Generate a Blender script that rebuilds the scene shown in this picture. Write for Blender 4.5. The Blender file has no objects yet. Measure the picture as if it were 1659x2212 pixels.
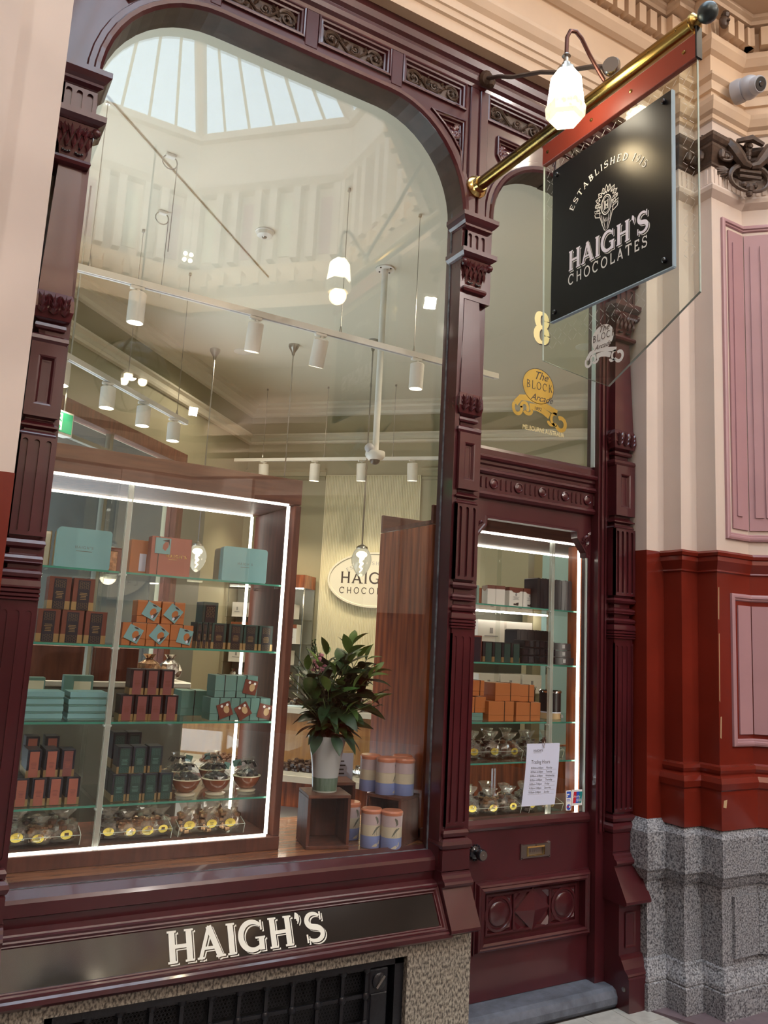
import bpy, math, random
from mathutils import Vector, Matrix, noise
from mathutils.geometry import tessellate_polygon
pi, sin, cos, rad = math.pi, math.sin, math.cos, math.radians
rnd = random.Random(7)
sc = bpy.context.scene
COL = sc.collection

# ---------------------------------------------------------------- camera
yaw, pit, rol, FPX = rad(29.85), rad(9.12), rad(2.95), 1740.0
fwd = Vector((sin(yaw) * cos(pit), cos(yaw) * cos(pit), sin(pit)))
rgt = Vector((cos(yaw), -sin(yaw), 0.0))
dwn = fwd.cross(rgt)
r2 = rgt * cos(rol) - dwn * sin(rol)
d2 = rgt * sin(rol) + dwn * cos(rol)
cam = bpy.data.objects.new('camera', bpy.data.cameras.new('camera'))
COL.objects.link(cam)
cam.matrix_world = Matrix(((r2.x, -d2.x, -fwd.x, 0.0), (r2.y, -d2.y, -fwd.y, -3.2), (r2.z, -d2.z, -fwd.z, 1.6), (0, 0, 0, 1)))
cam.data.sensor_fit = 'HORIZONTAL'
cam.data.sensor_width = 36.0
cam.data.lens = 36.0 * FPX / 1659.0
cam.data.clip_start = 0.02
sc.camera = cam

# ---------------------------------------------------------------- sky and exposure
world = bpy.data.worlds.new('overcast_sky')
sc.world = world
world.use_nodes = True
wn = world.node_tree.nodes['Background']
wn.inputs['Color'].default_value = (0.74, 0.87, 1.0, 1)
wn.inputs['Strength'].default_value = 6.5
sc.view_settings.view_transform = 'Standard'
sc.view_settings.look = 'None'
sc.view_settings.exposure = 0.0
sc.view_settings.gamma = 1.0
sc.view_settings.use_curve_mapping = False
sc.cycles.transparent_max_bounces = 32
sc.cycles.max_bounces = 10
sc.cycles.diffuse_bounces = 4
sc.cycles.glossy_bounces = 4
sc.cycles.sample_clamp_indirect = 4.0
sc.cycles.blur_glossy = 0.5

# light levels (each lamp's light is made in that lamp's builder)
W_FLOOD, W_COURT, W_SIGNLAMP, W_SPOT, W_PEND, E_LED = 13.0, 90.0, 2.5, 62.0, 4.0, 4.6

# ---------------------------------------------------------------- mesh helpers
class MB:
    def __init__(s):
        s.v, s.f, s.m, s.sm = [], [], [], []
    def add(s, vs, fs, m=0, smooth=False):
        b = len(s.v)
        s.v += [tuple(p) for p in vs]
        for f in fs:
            s.f.append(tuple(b + i for i in f)); s.m.append(m); s.sm.append(smooth)
        return s
    def box(s, x0, x1, y0, y1, z0, z1, b=0.0, m=0):
        if x0 > x1: x0, x1 = x1, x0
        if y0 > y1: y0, y1 = y1, y0
        if z0 > z1: z0, z1 = z1, z0
        if b <= 0:
            vs = [(x, y, z) for z in (z0, z1) for y in (y0, y1) for x in (x0, x1)]
            return s.add(vs, [(0, 2, 3, 1), (4, 5, 7, 6), (0, 1, 5, 4), (2, 6, 7, 3), (0, 4, 6, 2), (1, 3, 7, 5)], m)
        b = min(b, (x1 - x0) * .45, (y1 - y0) * .45, (z1 - z0) * .45)
        vs, ix = [], {}
        for i, (X, sx) in enumerate(((x0, 1), (x1, -1))):
            for j, (Y, sy) in enumerate(((y0, 1), (y1, -1))):
                for k, (Z, sz) in enumerate(((z0, 1), (z1, -1))):
                    for a in range(3):
                        ix[i, j, k, a] = len(vs)
                        vs.append((X + (b * sx if a != 0 else 0), Y + (b * sy if a != 1 else 0), Z + (b * sz if a != 2 else 0)))
        F = []
        g = lambda i, j, k, a: ix[i, j, k, a]
        F += [(g(0,0,0,0), g(0,0,1,0), g(0,1,1,0), g(0,1,0,0)), (g(1,0,0,0), g(1,1,0,0), g(1,1,1,0), g(1,0,1,0))]
        F += [(g(0,0,0,1), g(1,0,0,1), g(1,0,1,1), g(0,0,1,1)), (g(0,1,0,1), g(0,1,1,1), g(1,1,1,1), g(1,1,0,1))]
        F += [(g(0,0,0,2), g(0,1,0,2), g(1,1,0,2), g(1,0,0,2)), (g(0,0,1,2), g(1,0,1,2), g(1,1,1,2), g(0,1,1,2))]
        for i in (0, 1):
            for j in (0, 1):
                F.append((g(i,j,0,0), g(i,j,1,0), g(i,j,1,1), g(i,j,0,1)))
                F.append((g(i,0,j,0), g(i,1,j,0), g(i,1,j,2), g(i,0,j,2)))
                F.append((g(0,i,j,1), g(1,i,j,1), g(1,i,j,2), g(0,i,j,2)))
                for k in (0, 1):
                    F.append((g(i,j,k,0), g(i,j,k,1), g(i,j,k,2)))
        return s.add(vs, F, m)
    def loft(s, rings, closed=True, cap=True, m=0, smooth=False):
        n = len(rings[0]); b = []
        vs = [p for r in rings for p in r]
        for i in range(len(rings) - 1):
            for j in range(n if closed else n - 1):
                k = (j + 1) % n
                b.append((i * n + j, i * n + k, (i + 1) * n + k, (i + 1) * n + j))
        s.add(vs, b, m, smooth)
        if cap and closed:
            o = len(s.v) - len(vs)
            s.f += [tuple(o + j for j in reversed(range(n))), tuple(o + (len(rings) - 1) * n + j for j in range(n))]
            s.m += [m, m]; s.sm += [False, False]
        return s
    def lathe(s, prof, o=(0, 0, 0), ax=(0, 0, 1), n=16, m=0, smooth=True):
        ax = Vector(ax).normalized(); o = Vector(o)
        u = ax.orthogonal().normalized(); w = ax.cross(u)
        rings = [[o + ax * h + (u * cos(2 * pi * i / n) + w * sin(2 * pi * i / n)) * max(r, 1e-4) for i in range(n)] for r, h in prof]
        return s.loft(rings, True, True, m, smooth)
    def tube(s, pts, r, n=8, m=0, smooth=True):
        pts = [Vector(p) for p in pts]
        rr = r if isinstance(r, (list, tuple)) else [r] * len(pts)
        t0 = (pts[1] - pts[0]).normalized(); u = t0.orthogonal().normalized(); rings = []
        for i, p in enumerate(pts):
            t = (pts[min(i + 1, len(pts) - 1)] - pts[max(i - 1, 0)]).normalized()
            u = (u - t * u.dot(t)).normalized(); w = t.cross(u)
            rings.append([p + (u * cos(2 * pi * k / n) + w * sin(2 * pi * k / n)) * rr[i] for k in range(n)])
        return s.loft(rings, True, True, m, smooth)
    def ball(s, c, r, n=12, m=0, sq=(1, 1, 1)):
        k = n // 2; c = Vector(c); rings = []
        for i in range(k + 1):
            a = -pi / 2 + pi * i / k
            q = max(cos(a), .02)
            rings.append([c + Vector((q * cos(2 * pi * j / n) * sq[0], q * sin(2 * pi * j / n) * sq[1], sin(a) * sq[2])) * r for j in range(n)])
        return s.loft(rings, True, True, m, True)
    def plate(s, outer, holes, fmap, a, b, m=0):
        """flat plate with holes: 2-D outline -> fmap(p, q, h) at heights a and b"""
        loops = [list(outer)] + [list(h) for h in holes]
        tri = tessellate_polygon([[Vector((p[0], p[1], 0)) for p in L] for L in loops])
        flat = [p for L in loops for p in L]; n = len(flat)
        vs = [fmap(p[0], p[1], a) for p in flat] + [fmap(p[0], p[1], b) for p in flat]
        fs = [t for t in tri] + [tuple(n + i for i in reversed(t)) for t in tri]
        o = 0
        for L in loops:
            k = len(L)
            fs += [(o + i, o + (i + 1) % k, n + o + (i + 1) % k, n + o + i) for i in range(k)]
            o += k
        return s.add(vs, fs, m)
    def ribbon(s, path, prof, fmap, closed=False, m=0, smooth=False):
        """sweep a profile [(offset, height)] along a 2-D path with mitred corners"""
        n = len(path); nr = []
        P = [Vector(p) for p in path]
        for i in range(n):
            a = P[i - 1] if (closed or i > 0) else None
            c = P[(i + 1) % n] if (closed or i < n - 1) else None
            d1 = (P[i] - a).normalized() if a is not None else None
            d2 = (c - P[i]).normalized() if c is not None else None
            if d1 is None: d1 = d2
            if d2 is None: d2 = d1
            n1, n2 = Vector((d1.y, -d1.x)), Vector((d2.y, -d2.x))
            mm = n1 + n2
            mm = mm / max(mm.dot(n1), .2)
            nr.append(mm)
        rings = [[fmap(*(P[i] + nr[i] * d), h) for d, h in prof] for i in range(n)]
        if closed: rings.append(rings[0])
        return s.loft(rings, False, False, m, smooth)
    def tf(s, M):
        s.v = [tuple(M @ Vector(p)) for p in s.v]; return s
    def join(s, o, M=None, m=None):
        b = len(s.v)
        s.v += [tuple(M @ Vector(p)) for p in o.v] if M is not None else list(o.v)
        s.f += [tuple(b + i for i in f) for f in o.f]
        s.m += list(o.m) if m is None else [m] * len(o.m)
        s.sm += list(o.sm); return s

FX = lambda p, q, h: (p, h, q)        # facade drawing: (x, z) at depth y
PL = lambda p, q, h: (p, q, h)        # plan drawing: (x, y) at height z
SX = lambda p, q, h: (h, p, q)        # side drawing: (y, z) at x

def obj(name, mb, mat, parent=None, angle=35, **kw):
    me = bpy.data.meshes.new(name)
    me.from_pydata(mb.v, [], mb.f)
    for mt in (mat if isinstance(mat, (list, tuple)) else [mat]):
        me.materials.append(mt)
    me.polygons.foreach_set('material_index', mb.m)
    me.polygons.foreach_set('use_smooth', mb.sm)
    me.update()
    import bmesh
    bm = bmesh.new(); bm.from_mesh(me)
    bmesh.ops.recalc_face_normals(bm, faces=bm.faces)
    bm.to_mesh(me); bm.free()
    if any(mb.sm):
        me.set_sharp_from_angle(angle=rad(angle))
    o = bpy.data.objects.new(name, me)
    COL.objects.link(o)
    if parent is not None:
        o.parent = parent
        q = parent.location if parent.parent is None else Vector((0, 0, 0))
        o.matrix_parent_inverse = Matrix.Translation(-q)
    for k, v in kw.items(): o[k] = v
    return o
def tag(o, label, cat, group=None, kind=None):
    o['label'] = label; o['category'] = cat
    if group: o['group'] = group
    if kind: o['kind'] = kind
    return o
def thing(name, label, cat, loc=(0, 0, 0), group=None, kind=None):
    o = bpy.data.objects.new(name, None)
    o.empty_display_size = .05
    o.location = loc; COL.objects.link(o)
    return tag(o, label, cat, group, kind)
def dup(root, loc=None, rz=None, label=None, scale=None):
    def cp(o, par):
        c = o.copy(); COL.objects.link(c); c.parent = par
        for ch in o.children: cp(ch, c)
        return c
    c = cp(root, None)
    if loc is not None: c.location = loc
    if rz is not None: c.rotation_euler = (0, 0, rz)
    if scale is not None: c.scale = scale
    if label: c['label'] = label
    return c
def lamp(name, kind, loc, power, color, parent=None, size=.1, spot=None, aim=None, blend=.5):
    d = bpy.data.lights.new(name, kind); d.energy = power; d.color = color
    if kind == 'AREA': d.size = size
    else: d.shadow_soft_size = size
    if kind == 'SPOT': d.spot_size = rad(spot); d.spot_blend = blend
    o = bpy.data.objects.new(name, d); COL.objects.link(o); o.location = loc
    if aim is not None:
        o.rotation_euler = (Vector(aim) - Vector(loc)).to_track_quat('-Z', 'Y').to_euler()
    if parent is not None:
        o.parent = parent; o.matrix_parent_inverse = Matrix.Translation(-parent.location)
    return o

# ---------------------------------------------------------------- materials
def newmat(name):
    m = bpy.data.materials.new(name); m.use_nodes = True
    nt = m.node_tree; b = nt.nodes['Principled BSDF']
    return m, nt, b
def pm(name, c, rough=.5, metal=0.0, var=0.0, vs=6.0, c2=None, st=(1, 1, 1), bump=0.0, bs=40.0, coat=0.0, emit=None, es=0.0, spec=.5, trans=0.0, thr=(.35, .65), detail=4.0, sss=0.0):
    m, nt, b = newmat(name); N, L = nt.nodes, nt.links
    c = tuple(c) + (1,)
    b.inputs['Base Color'].default_value = c
    b.inputs['Roughness'].default_value = rough
    b.inputs['Metallic'].default_value = metal
    b.inputs['Specular IOR Level'].default_value = spec
    b.inputs['Coat Weight'].default_value = coat
    b.inputs['Coat Roughness'].default_value = .06
    b.inputs['Transmission Weight'].default_value = trans
    if sss: b.inputs['Subsurface Weight'].default_value = sss
    if emit:
        b.inputs['Emission Color'].default_value = tuple(emit) + (1,)
        b.inputs['Emission Strength'].default_value = es
    tc = N.new('ShaderNodeTexCoord'); mp = N.new('ShaderNodeMapping')
    mp.inputs['Scale'].default_value = st
    L.new(tc.outputs['Object'], mp.inputs['Vector'])
    if var > 0 or c2 is not None:
        nz = N.new('ShaderNodeTexNoise'); nz.inputs['Scale'].default_value = vs; nz.inputs['Detail'].default_value = detail
        L.new(mp.outputs['Vector'], nz.inputs['Vector'])
        rp = N.new('ShaderNodeValToRGB')
        d = tuple(c2) + (1,) if c2 is not None else tuple(x * (1 - var) for x in c[:3]) + (1,)
        rp.color_ramp.elements[0].position = thr[0]; rp.color_ramp.elements[1].position = thr[1]
        rp.color_ramp.elements[0].color = d; rp.color_ramp.elements[1].color = c
        L.new(nz.outputs['Fac'], rp.inputs['Fac']); L.new(rp.outputs['Color'], b.inputs['Base Color'])
    if bump > 0:
        n2 = N.new('ShaderNodeTexNoise'); n2.inputs['Scale'].default_value = bs; n2.inputs['Detail'].default_value = 3
        L.new(mp.outputs['Vector'], n2.inputs['Vector'])
        bp = N.new('ShaderNodeBump'); bp.inputs['Strength'].default_value = bump; bp.inputs['Distance'].default_value = .01
        L.new(n2.outputs['Fac'], bp.inputs['Height']); L.new(bp.outputs['Normal'], b.inputs['Normal'])
    return m
def glassmat(name, tint=(1, 1, 1), f0=.04, rough=0.0, haze=0.0, hc=(.8, .8, .8), glow=None):
    """clear pane: Schlick mix of straight-through and mirror reflection"""
    m, nt, b = newmat(name); N, L = nt.nodes, nt.links
    N.remove(b); out = N['Material Output']
    g = N.new('ShaderNodeNewGeometry')
    d = N.new('ShaderNodeVectorMath'); d.operation = 'DOT_PRODUCT'
    L.new(g.outputs['Normal'], d.inputs[0]); L.new(g.outputs['Incoming'], d.inputs[1])
    def mt(op, a, bb):
        x = N.new('ShaderNodeMath'); x.operation = op
        for i, q in enumerate((a, bb)):
            if q is None: continue
            if isinstance(q, (int, float)): x.inputs[i].default_value = q
            else: L.new(q, x.inputs[i])
        return x.outputs[0]
    c = mt('ABSOLUTE', d.outputs['Value'], None)
    p = mt('POWER', mt('SUBTRACT', 1.0, c), 5.0)
    fr = mt('ADD', mt('MULTIPLY', p, 1 - f0), f0)
    tr = N.new('ShaderNodeBsdfTransparent'); tr.inputs['Color'].default_value = tuple(tint) + (1,)
    gl = N.new('ShaderNodeBsdfGlossy'); gl.inputs['Roughness'].default_value = rough
    mx = N.new('ShaderNodeMixShader')
    src = tr.outputs[0]
    if haze > 0:
        df = N.new('ShaderNodeBsdfDiffuse'); df.inputs['Color'].default_value = tuple(hc) + (1,)
        mh = N.new('ShaderNodeMixShader'); mh.inputs[0].default_value = haze
        L.new(tr.outputs[0], mh.inputs[1]); L.new(df.outputs[0], mh.inputs[2]); src = mh.outputs[0]
    if glow:
        em = N.new('ShaderNodeEmission'); em.inputs['Color'].default_value = tuple(glow[1]) + (1,); em.inputs['Strength'].default_value = glow[2]
        mg = N.new('ShaderNodeMixShader'); mg.inputs[0].default_value = glow[0]
        L.new(src, mg.inputs[1]); L.new(em.outputs[0], mg.inputs[2]); src = mg.outputs[0]
    L.new(fr, mx.inputs[0]); L.new(src, mx.inputs[1]); L.new(gl.outputs[0], mx.inputs[2])
    L.new(mx.outputs[0], out.inputs['Surface'])
    return m
def emat(name, c, s):
    m, nt, b = newmat(name)
    b.inputs['Base Color'].default_value = (.8, .8, .8, 1)
    b.inputs['Emission Color'].default_value = tuple(c) + (1,); b.inputs['Emission Strength'].default_value = s
    return m
def lin(r, g, b):
    f = lambda x: (x / 255 / 12.92) if x < 10.3 else ((x / 255 + .055) / 1.055) ** 2.4
    return (f(r), f(g), f(b))

M = {}
M['maroon'] = pm('maroon_gloss_paint', (.072, .011, .0145), .28, var=.25, vs=3, bump=.05, bs=14, coat=.6)
M['carving'] = pm('dark_bronze_brown_paint', (.10, .060, .040), .42, var=.45, vs=30, bump=.15, bs=60)
M['capital'] = pm('maroon_carved_paint', (.085, .016, .020), .22, var=.3, vs=14, coat=.35)
M['cream'] = pm('cream_wall_paint', (.68, .565, .48), .55, var=.06, vs=2.5, bump=.03, bs=9)
M['cream_warm_lit'] = pm('cream_paint_warm_lit', (.70, .52, .36), .55, var=.10, vs=3, bump=.03, bs=12)  # wall cream tinted warmer: lamp glow on the cornices is put into the colour
M['pink'] = pm('dusty_pink_paint', (.43, .245, .26), .38, var=.08, vs=4)
M['red'] = pm('oxide_red_gloss_paint', (.19, .021, .011), .24, var=.22, vs=2.2, coat=.3, bump=.03, bs=8)
M['granite'] = pm('speckled_grey_granite', (.40, .41, .43), .6, c2=(.055, .057, .066), vs=120, thr=(.36, .62), bump=.35, bs=90, detail=6)
M['granite_buff'] = pm('speckled_buff_granite', (.40, .36, .29), .65, c2=(.07, .062, .052), vs=120, st=(1, 1, .55), thr=(.38, .60), bump=.3, bs=90, detail=6)
M['iron'] = pm('black_painted_iron', (.012, .013, .017), .32, var=.3, vs=20, bump=.2, bs=70)
M['hole'] = pm('unlit_duct', (.006, .006, .007), .9)
M['bluestone'] = pm('bluestone_step', (.14, .16, .20), .55, var=.4, vs=14, bump=.25, bs=60)
M['tile_pale'] = pm('pale_mosaic_tile', (.52, .52, .48), .35, var=.2, vs=18)
M['tile_plum'] = pm('plum_grey_tile', (.20, .15, .17), .32, var=.25, vs=14)
M['tile_court'] = pm('court_floor_mosaic', (.20, .18, .17), .3, c2=(.09, .08, .08), vs=9, detail=6)
M['brass'] = pm('aged_brass', (.36, .245, .075), .24, 1.0, c2=(.07, .06, .04), vs=5, st=(1, 1, 1), thr=(.30, .55))
M['brass_bright'] = pm('polished_brass', (.78, .58, .22), .18, 1.0)
M['nickel'] = pm('dull_nickel', (.42, .40, .36), .28, 1.0)
M['chrome'] = pm('chrome', (.7, .7, .7), .1, 1.0)
M['knob'] = pm('black_door_knob', (.015, .016, .02), .12, coat=.6)
M['signblack'] = pm('satin_black_sign_board', (.007, .007, .008), .31, spec=.28)
M['fascia_black'] = pm('black_glass_fascia', (.012, .011, .010), .08, spec=.5)
M['white'] = pm('white_print', (.82, .82, .80), .5)
M['cream_print'] = pm('cream_print', (.80, .79, .68), .45)
M['lilac_print'] = pm('lilac_white_print', (.84, .82, .92), .5)
M['grey_print'] = pm('grey_print', (.30, .30, .31), .5)
M['dark_print'] = pm('dark_brown_print', (.045, .032, .028), .5)
M['gold_print'] = pm('gold_leaf', (.66, .50, .13), .26, .9, var=.3, vs=6)
M['pale_gold'] = pm('pale_gold_print', (.85, .74, .36), .35, .3)
M['frost'] = pm('frosted_etch', (.75, .74, .70), .6)
M['paper'] = pm('white_paper', (.66, .70, .86), .7)
M['glass'] = glassmat('shop_window_glass', (.985, .985, .965), .055)
M['glass_sign'] = glassmat('sign_blade_glass', (.93, .96, .92), .045)
M['glass_clear'] = glassmat('clear_acrylic', (.95, .97, .95), .05)
M['glass_shelf'] = glassmat('glass_shelf', (.93, .98, .95), .05)
M['cello'] = glassmat('crumpled_cellophane', (.96, .95, .92), .16, .09, .22, (.75, .72, .66))
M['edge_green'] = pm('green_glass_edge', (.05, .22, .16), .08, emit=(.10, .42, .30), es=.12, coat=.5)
M['edge_pale'] = pm('pale_glass_edge', (.55, .62, .58), .12, coat=.4)
M['wood'] = pm('mahogany_veneer', (.47, .135, .048), .25, c2=(.13, .035, .018), vs=5, st=(7, 7, .5), thr=(.30, .70), coat=.25, detail=8)
M['wood_h'] = pm('mahogany_veneer_across', (.175, .070, .042), .48, c2=(.085, .034, .024), vs=5, st=(.7, 7, 9), thr=(.30, .70), spec=.3, detail=8)
M['wood_d'] = pm('dark_mahogany', (.15, .052, .033), .45, c2=(.085, .030, .020), vs=6, st=(6, 6, .8), spec=.35)
M['wood_sill'] = pm('timber_platform', (.36, .15, .075), .25, c2=(.20, .075, .04), vs=4, st=(1, 8, 8), thr=(.35, .65), coat=.3)
M['oak'] = pm('honey_timber', (.45, .24, .10), .4, c2=(.33, .16, .07), vs=6, st=(6, 6, .7))
M['led'] = emat('led_strip_lit', (1.0, .95, .84), E_LED)
M['led_unit'] = emat('shelf_unit_light', (1, .93, .80), 30.0)
M['led_door'] = emat('door_case_led_strip', (1, .95, .84), 8.0)
M['putty'] = pm('grey_glazing_putty', (.17, .19, .21), .6, c2=(.06, .06, .07), vs=30)
M['acrylic'] = glassmat('frosted_edge_acrylic', (.95, .97, .95), .06, .05, .34, (.85, .86, .80))
M['cello2'] = glassmat('thin_clear_wrap', (.97, .97, .95), .10, .08, .05, (.75, .75, .72))
M['soffit'] = pm('brown_soffit_paint', (.075, .045, .032), .5, var=.4, vs=8)
M['olive'] = pm('olive_wall_paint', (.335, .32, .215), .6, var=.05, vs=3)
M['olive_d'] = pm('deep_olive_paint', (.27, .255, .155), .6, var=.05, vs=3)
M['ivory'] = pm('ivory_trim_paint', (.66, .63, .52), .5)
M['ceil'] = pm('ivory_ceiling_paint', (.70, .67, .55), .7)
M['rib'] = pm('ivory_ribbed_board', (.70, .66, .48), .5)
M['plastic'] = pm('white_plastic', (.74, .73, .68), .35)
M['plastic_g'] = pm('grey_white_plastic', (.45, .45, .48), .35)
M['black'] = pm('black_plastic', (.015, .015, .016), .3)
M['spotlit'] = emat('lit_spot_lens', (1, .86, .62), 26.0)
M['shade'] = pm('lit_opal_lamp_shade', (.9, .88, .8), .2, emit=(1, .88, .66), es=22.0)
M['shade_rim'] = pm('lit_etched_shade_rim', (.9, .85, .7), .3, emit=(1, .82, .55), es=1.0, c2=(.55, .40, .22), vs=42, thr=(.40, .5))
M['bulb'] = glassmat('lit_frosted_lamp_glass', (.9, .9, .8), .05, glow=(.62, (1, .93, .72), .62))
M['filament'] = emat('glowing_filament', (1, .88, .62), 9.0)
M['leaf'] = pm('glossy_green_leaf', (.060, .150, .040), .30, var=.5, vs=18, coat=.2)
M['leaf2'] = pm('deep_green_leaf', (.026, .070, .030), .34, var=.5, vs=18)
M['leaf3'] = pm('young_leaf', (.13, .24, .05), .35, var=.3, vs=18)
M['fern'] = pm('rosemary_green', (.050, .085, .045), .6, var=.4, vs=30)
M['stem'] = pm('green_stem', (.10, .16, .05), .5)
M['petal'] = pm('pink_petal', (.55, .22, .30), .5, var=.3, vs=40)
M['choc'] = pm('dark_chocolate', (.045, .020, .012), .35, var=.4, vs=60)
M['milk'] = pm('milk_chocolate', (.16, .075, .042), .4, var=.4, vs=60)
M['foil'] = pm('copper_foil', (.62, .40, .25), .22, .9, c2=(.30, .17, .10), vs=70)
M['foil_s'] = pm('silver_foil', (.65, .63, .60), .2, .9, c2=(.22, .20, .18), vs=60)
M['sticker'] = pm('gold_foil_sticker', (.85, .66, .14), .28, .6)
M['teal'] = pm('turquoise_card', (.21, .42, .44), .4, var=.05, vs=5)
M['teal_d'] = pm('sea_green_card', (.135, .28, .255), .45, var=.08, vs=5)
M['green_b'] = pm('bottle_green_card', (.020, .060, .052), .35)
M['black_b'] = pm('black_card', (.014, .014, .018), .35)
M['navy_b'] = pm('blue_black_card', (.012, .016, .028), .35)
M['brown_b'] = pm('chestnut_card', (.16, .045, .028), .4)
M['copper_b'] = pm('copper_pink_card', (.40, .130, .092), .38, var=.06, vs=12)
M['plum_b'] = pm('dusky_rose_card', (.22, .075, .070), .4, var=.06, vs=12)
M['orange_b'] = pm('burnt_orange_card', (.46, .155, .045), .45, var=.06, vs=5)
M['terra'] = pm('terracotta_card', (.38, .125, .085), .42)
M['gold_b'] = pm('gold_foil_band', (.45, .33, .16), .28, .7)
M['white_b'] = pm('white_card', (.78, .77, .73), .5)
M['tan_b'] = pm('tan_card', (.52, .36, .19), .5)
M['tin_lid'] = pm('salmon_tin_lid', (.60, .225, .130), .3, coat=.3)
M['tin_pink'] = pm('pale_mauve_tin', (.58, .47, .50), .35)
M['tin_cream'] = pm('pale_cream_tin', (.66, .60, .46), .35)
M['tin_blue'] = pm('periwinkle_tin', (.25, .33, .66), .35)
M['ceramic'] = pm('cream_ceramic', (.76, .70, .54), .25)
M['bowl'] = pm('brown_glazed_ceramic', (.25, .075, .035), .2, coat=.4)
M['vase'] = pm('frosted_vase_glass', (.62, .68, .72), .3, coat=.3, var=.10, vs=9)
M['water'] = pm('green_stems_seen_through_frosting', (.19, .27, .23), .3, c2=(.10, .18, .12), vs=24, st=(3, 3, .4), coat=.3)
M['exit_green'] = pm('exit_green', (.02, .28, .14), .4, emit=(.02, .40, .20), es=.45)
M['exit_white'] = pm('exit_white', (.8, .85, .8), .4, emit=(.75, .95, .85), es=.6)
M['blue_wall'] = pm('pale_blue_panel', (.42, .68, .76), .5)
M['blue_awn'] = pm('blue_awning_cloth', (.06, .16, .46), .6, c2=(.03, .09, .30), vs=3, st=(1, 1, 8))
M['street'] = pm('dark_street_wall', (.018, .024, .022), .8, var=.4, vs=2)
M['greycol'] = pm('grey_green_paint', (.16, .17, .14), .5)
M['card_blue'] = pm('card_blue_print', (.03, .10, .55), .4)
M['card_red'] = pm('card_red_print', (.55, .02, .04), .4)
M['card_teal'] = pm('card_teal_print', (.01, .22, .22), .4)
M['sky_pane'] = glassmat('skylight_glass', (.96, .98, 1.0), .04)
M['stone'] = pm('pale_counter_stone', (.60, .59, .53), .3, var=.12, vs=8)
M['marble'] = pm('pale_grey_counter_front', (.55, .56, .52), .3, var=.15, vs=4)

# ================================================================ ARCADE: pavement and the court behind the viewer
GZ = -0.10
# pavement: slab, pale strip tiles by the step, plum border tiles
fl = tag(obj('floor', MB().box(-6, 12, -14.5, 0.3, GZ - .15, GZ - .012), M['tile_court']), 'patterned stone paving of the arcade in front of the shop', 'floor', kind='structure')
def tilebox(p, z0=GZ - .012, z1=GZ):
    mb = MB(); q = Vector((sum(a for a, b in p) / len(p), sum(b for a, b in p) / len(p)))
    ins = [tuple(q + (Vector(a) - q) * .985) for a in p]
    return mb.plate(ins, [], PL, z0, z1)
for i in range(7):
    x = 2.02 + i * .19
    for j in range(2):
        y1 = -.15 - j * .17; y0 = y1 - .17
        cut = lambda y: 3.28 - (y + .11) * .45
        xa, xb = x, x + .19
        if xb > cut(y1) : xb = cut(y1)
        if xb - xa < .03: continue
        obj('pavement_tile', tilebox([(xa, y0), (min(x + .19, cut(y0)), y0), (xb, y1), (xa, y1)]), M['tile_pale'], fl)
for i in range(6):
    for j in range(6):
        x, y = 3.30 + j * .3 + max(0, (i - 1)) * .02, -.14 - i * .22
        if j == 0:
            obj('pavement_tile', tilebox([(3.285 - (y + .11) * .45 + .10, y - .22), (x + .3, y - .22), (x + .3, y), (3.285 - (y + .11) * .45, y)]), M['tile_plum'], fl)
        else:
            obj('pavement_tile', tilebox([(x, y - .22), (x + .3, y - .22), (x + .3, y), (x, y)]), M['tile_plum'], fl)

CX, CY, AP = 1.9, -6.0, 6.0
def octo(r, cx=CX, cy=CY):
    R = r / cos(pi / 8)
    return [(cx + R * cos(pi / 8 + i * pi / 4), cy + R * sin(pi / 8 + i * pi / 4)) for i in range(8)]
O6 = octo(AP)
RING_Z, SKY_Z = 6.72, 9.76
# seven court walls (the eighth side is the shopfront, between corners 1 and 2)
for i in range(8):
    a, b = Vector(O6[i]), Vector(O6[(i + 1) % 8])
    mid = (a + b) / 2
    if abs(mid.y) < .1: continue
    d = (b - a).normalized(); nrm = Vector((d.y, -d.x))
    if nrm.dot(mid - Vector((CX, CY))) < 0: nrm = -nrm
    def Q(s, o, z): return (*(mid + d * s + nrm * o), z)
    L2 = (b - a).length / 2
    w = obj('wall_court', MB().plate([(-L2, GZ), (L2, GZ), (L2, RING_Z), (-L2, RING_Z)], [], lambda p, q, h: Q(p, h, q), 0, .2), M['cream'])
    tag(w, 'cream arcade court wall facing the shopfront across the paving', 'wall', kind='structure')
    dd = obj('dado', MB().plate([(-L2, GZ), (L2, GZ), (L2, 2.1), (-L2, 2.1)], [], lambda p, q, h: Q(p, h, q), -.03, .02), M['red'], w)
    for s in (-1.45, 1.45):
        obj('pilaster', MB().plate([(s - .3, 2.1), (s + .3, 2.1), (s + .3, 4.5), (s - .3, 4.5)], [], lambda p, q, h: Q(p, h, q), -.12, .02), M['cream'], w)
    pr = [(-.02, 4.5), (.10, 4.55), (.10, 4.9), (.16, 5.0), (.16, 5.2), (.3, 5.3), (.34, 5.5), (.0, 5.6)]
    obj('cornice', MB().plate([(h, z) for h, z in pr], [], lambda p, q, h: Q(h, -p, q), -L2, L2), M['cream_warm_lit'], w)
    if True:
        g = obj('shop_window', MB().plate([(-1.12, .2), (1.12, .2), (1.12, 4.2), (-1.12, 4.2)], [], lambda p, q, h: Q(p, h, q), -.04, .01), M['wood_d'], w)
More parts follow.
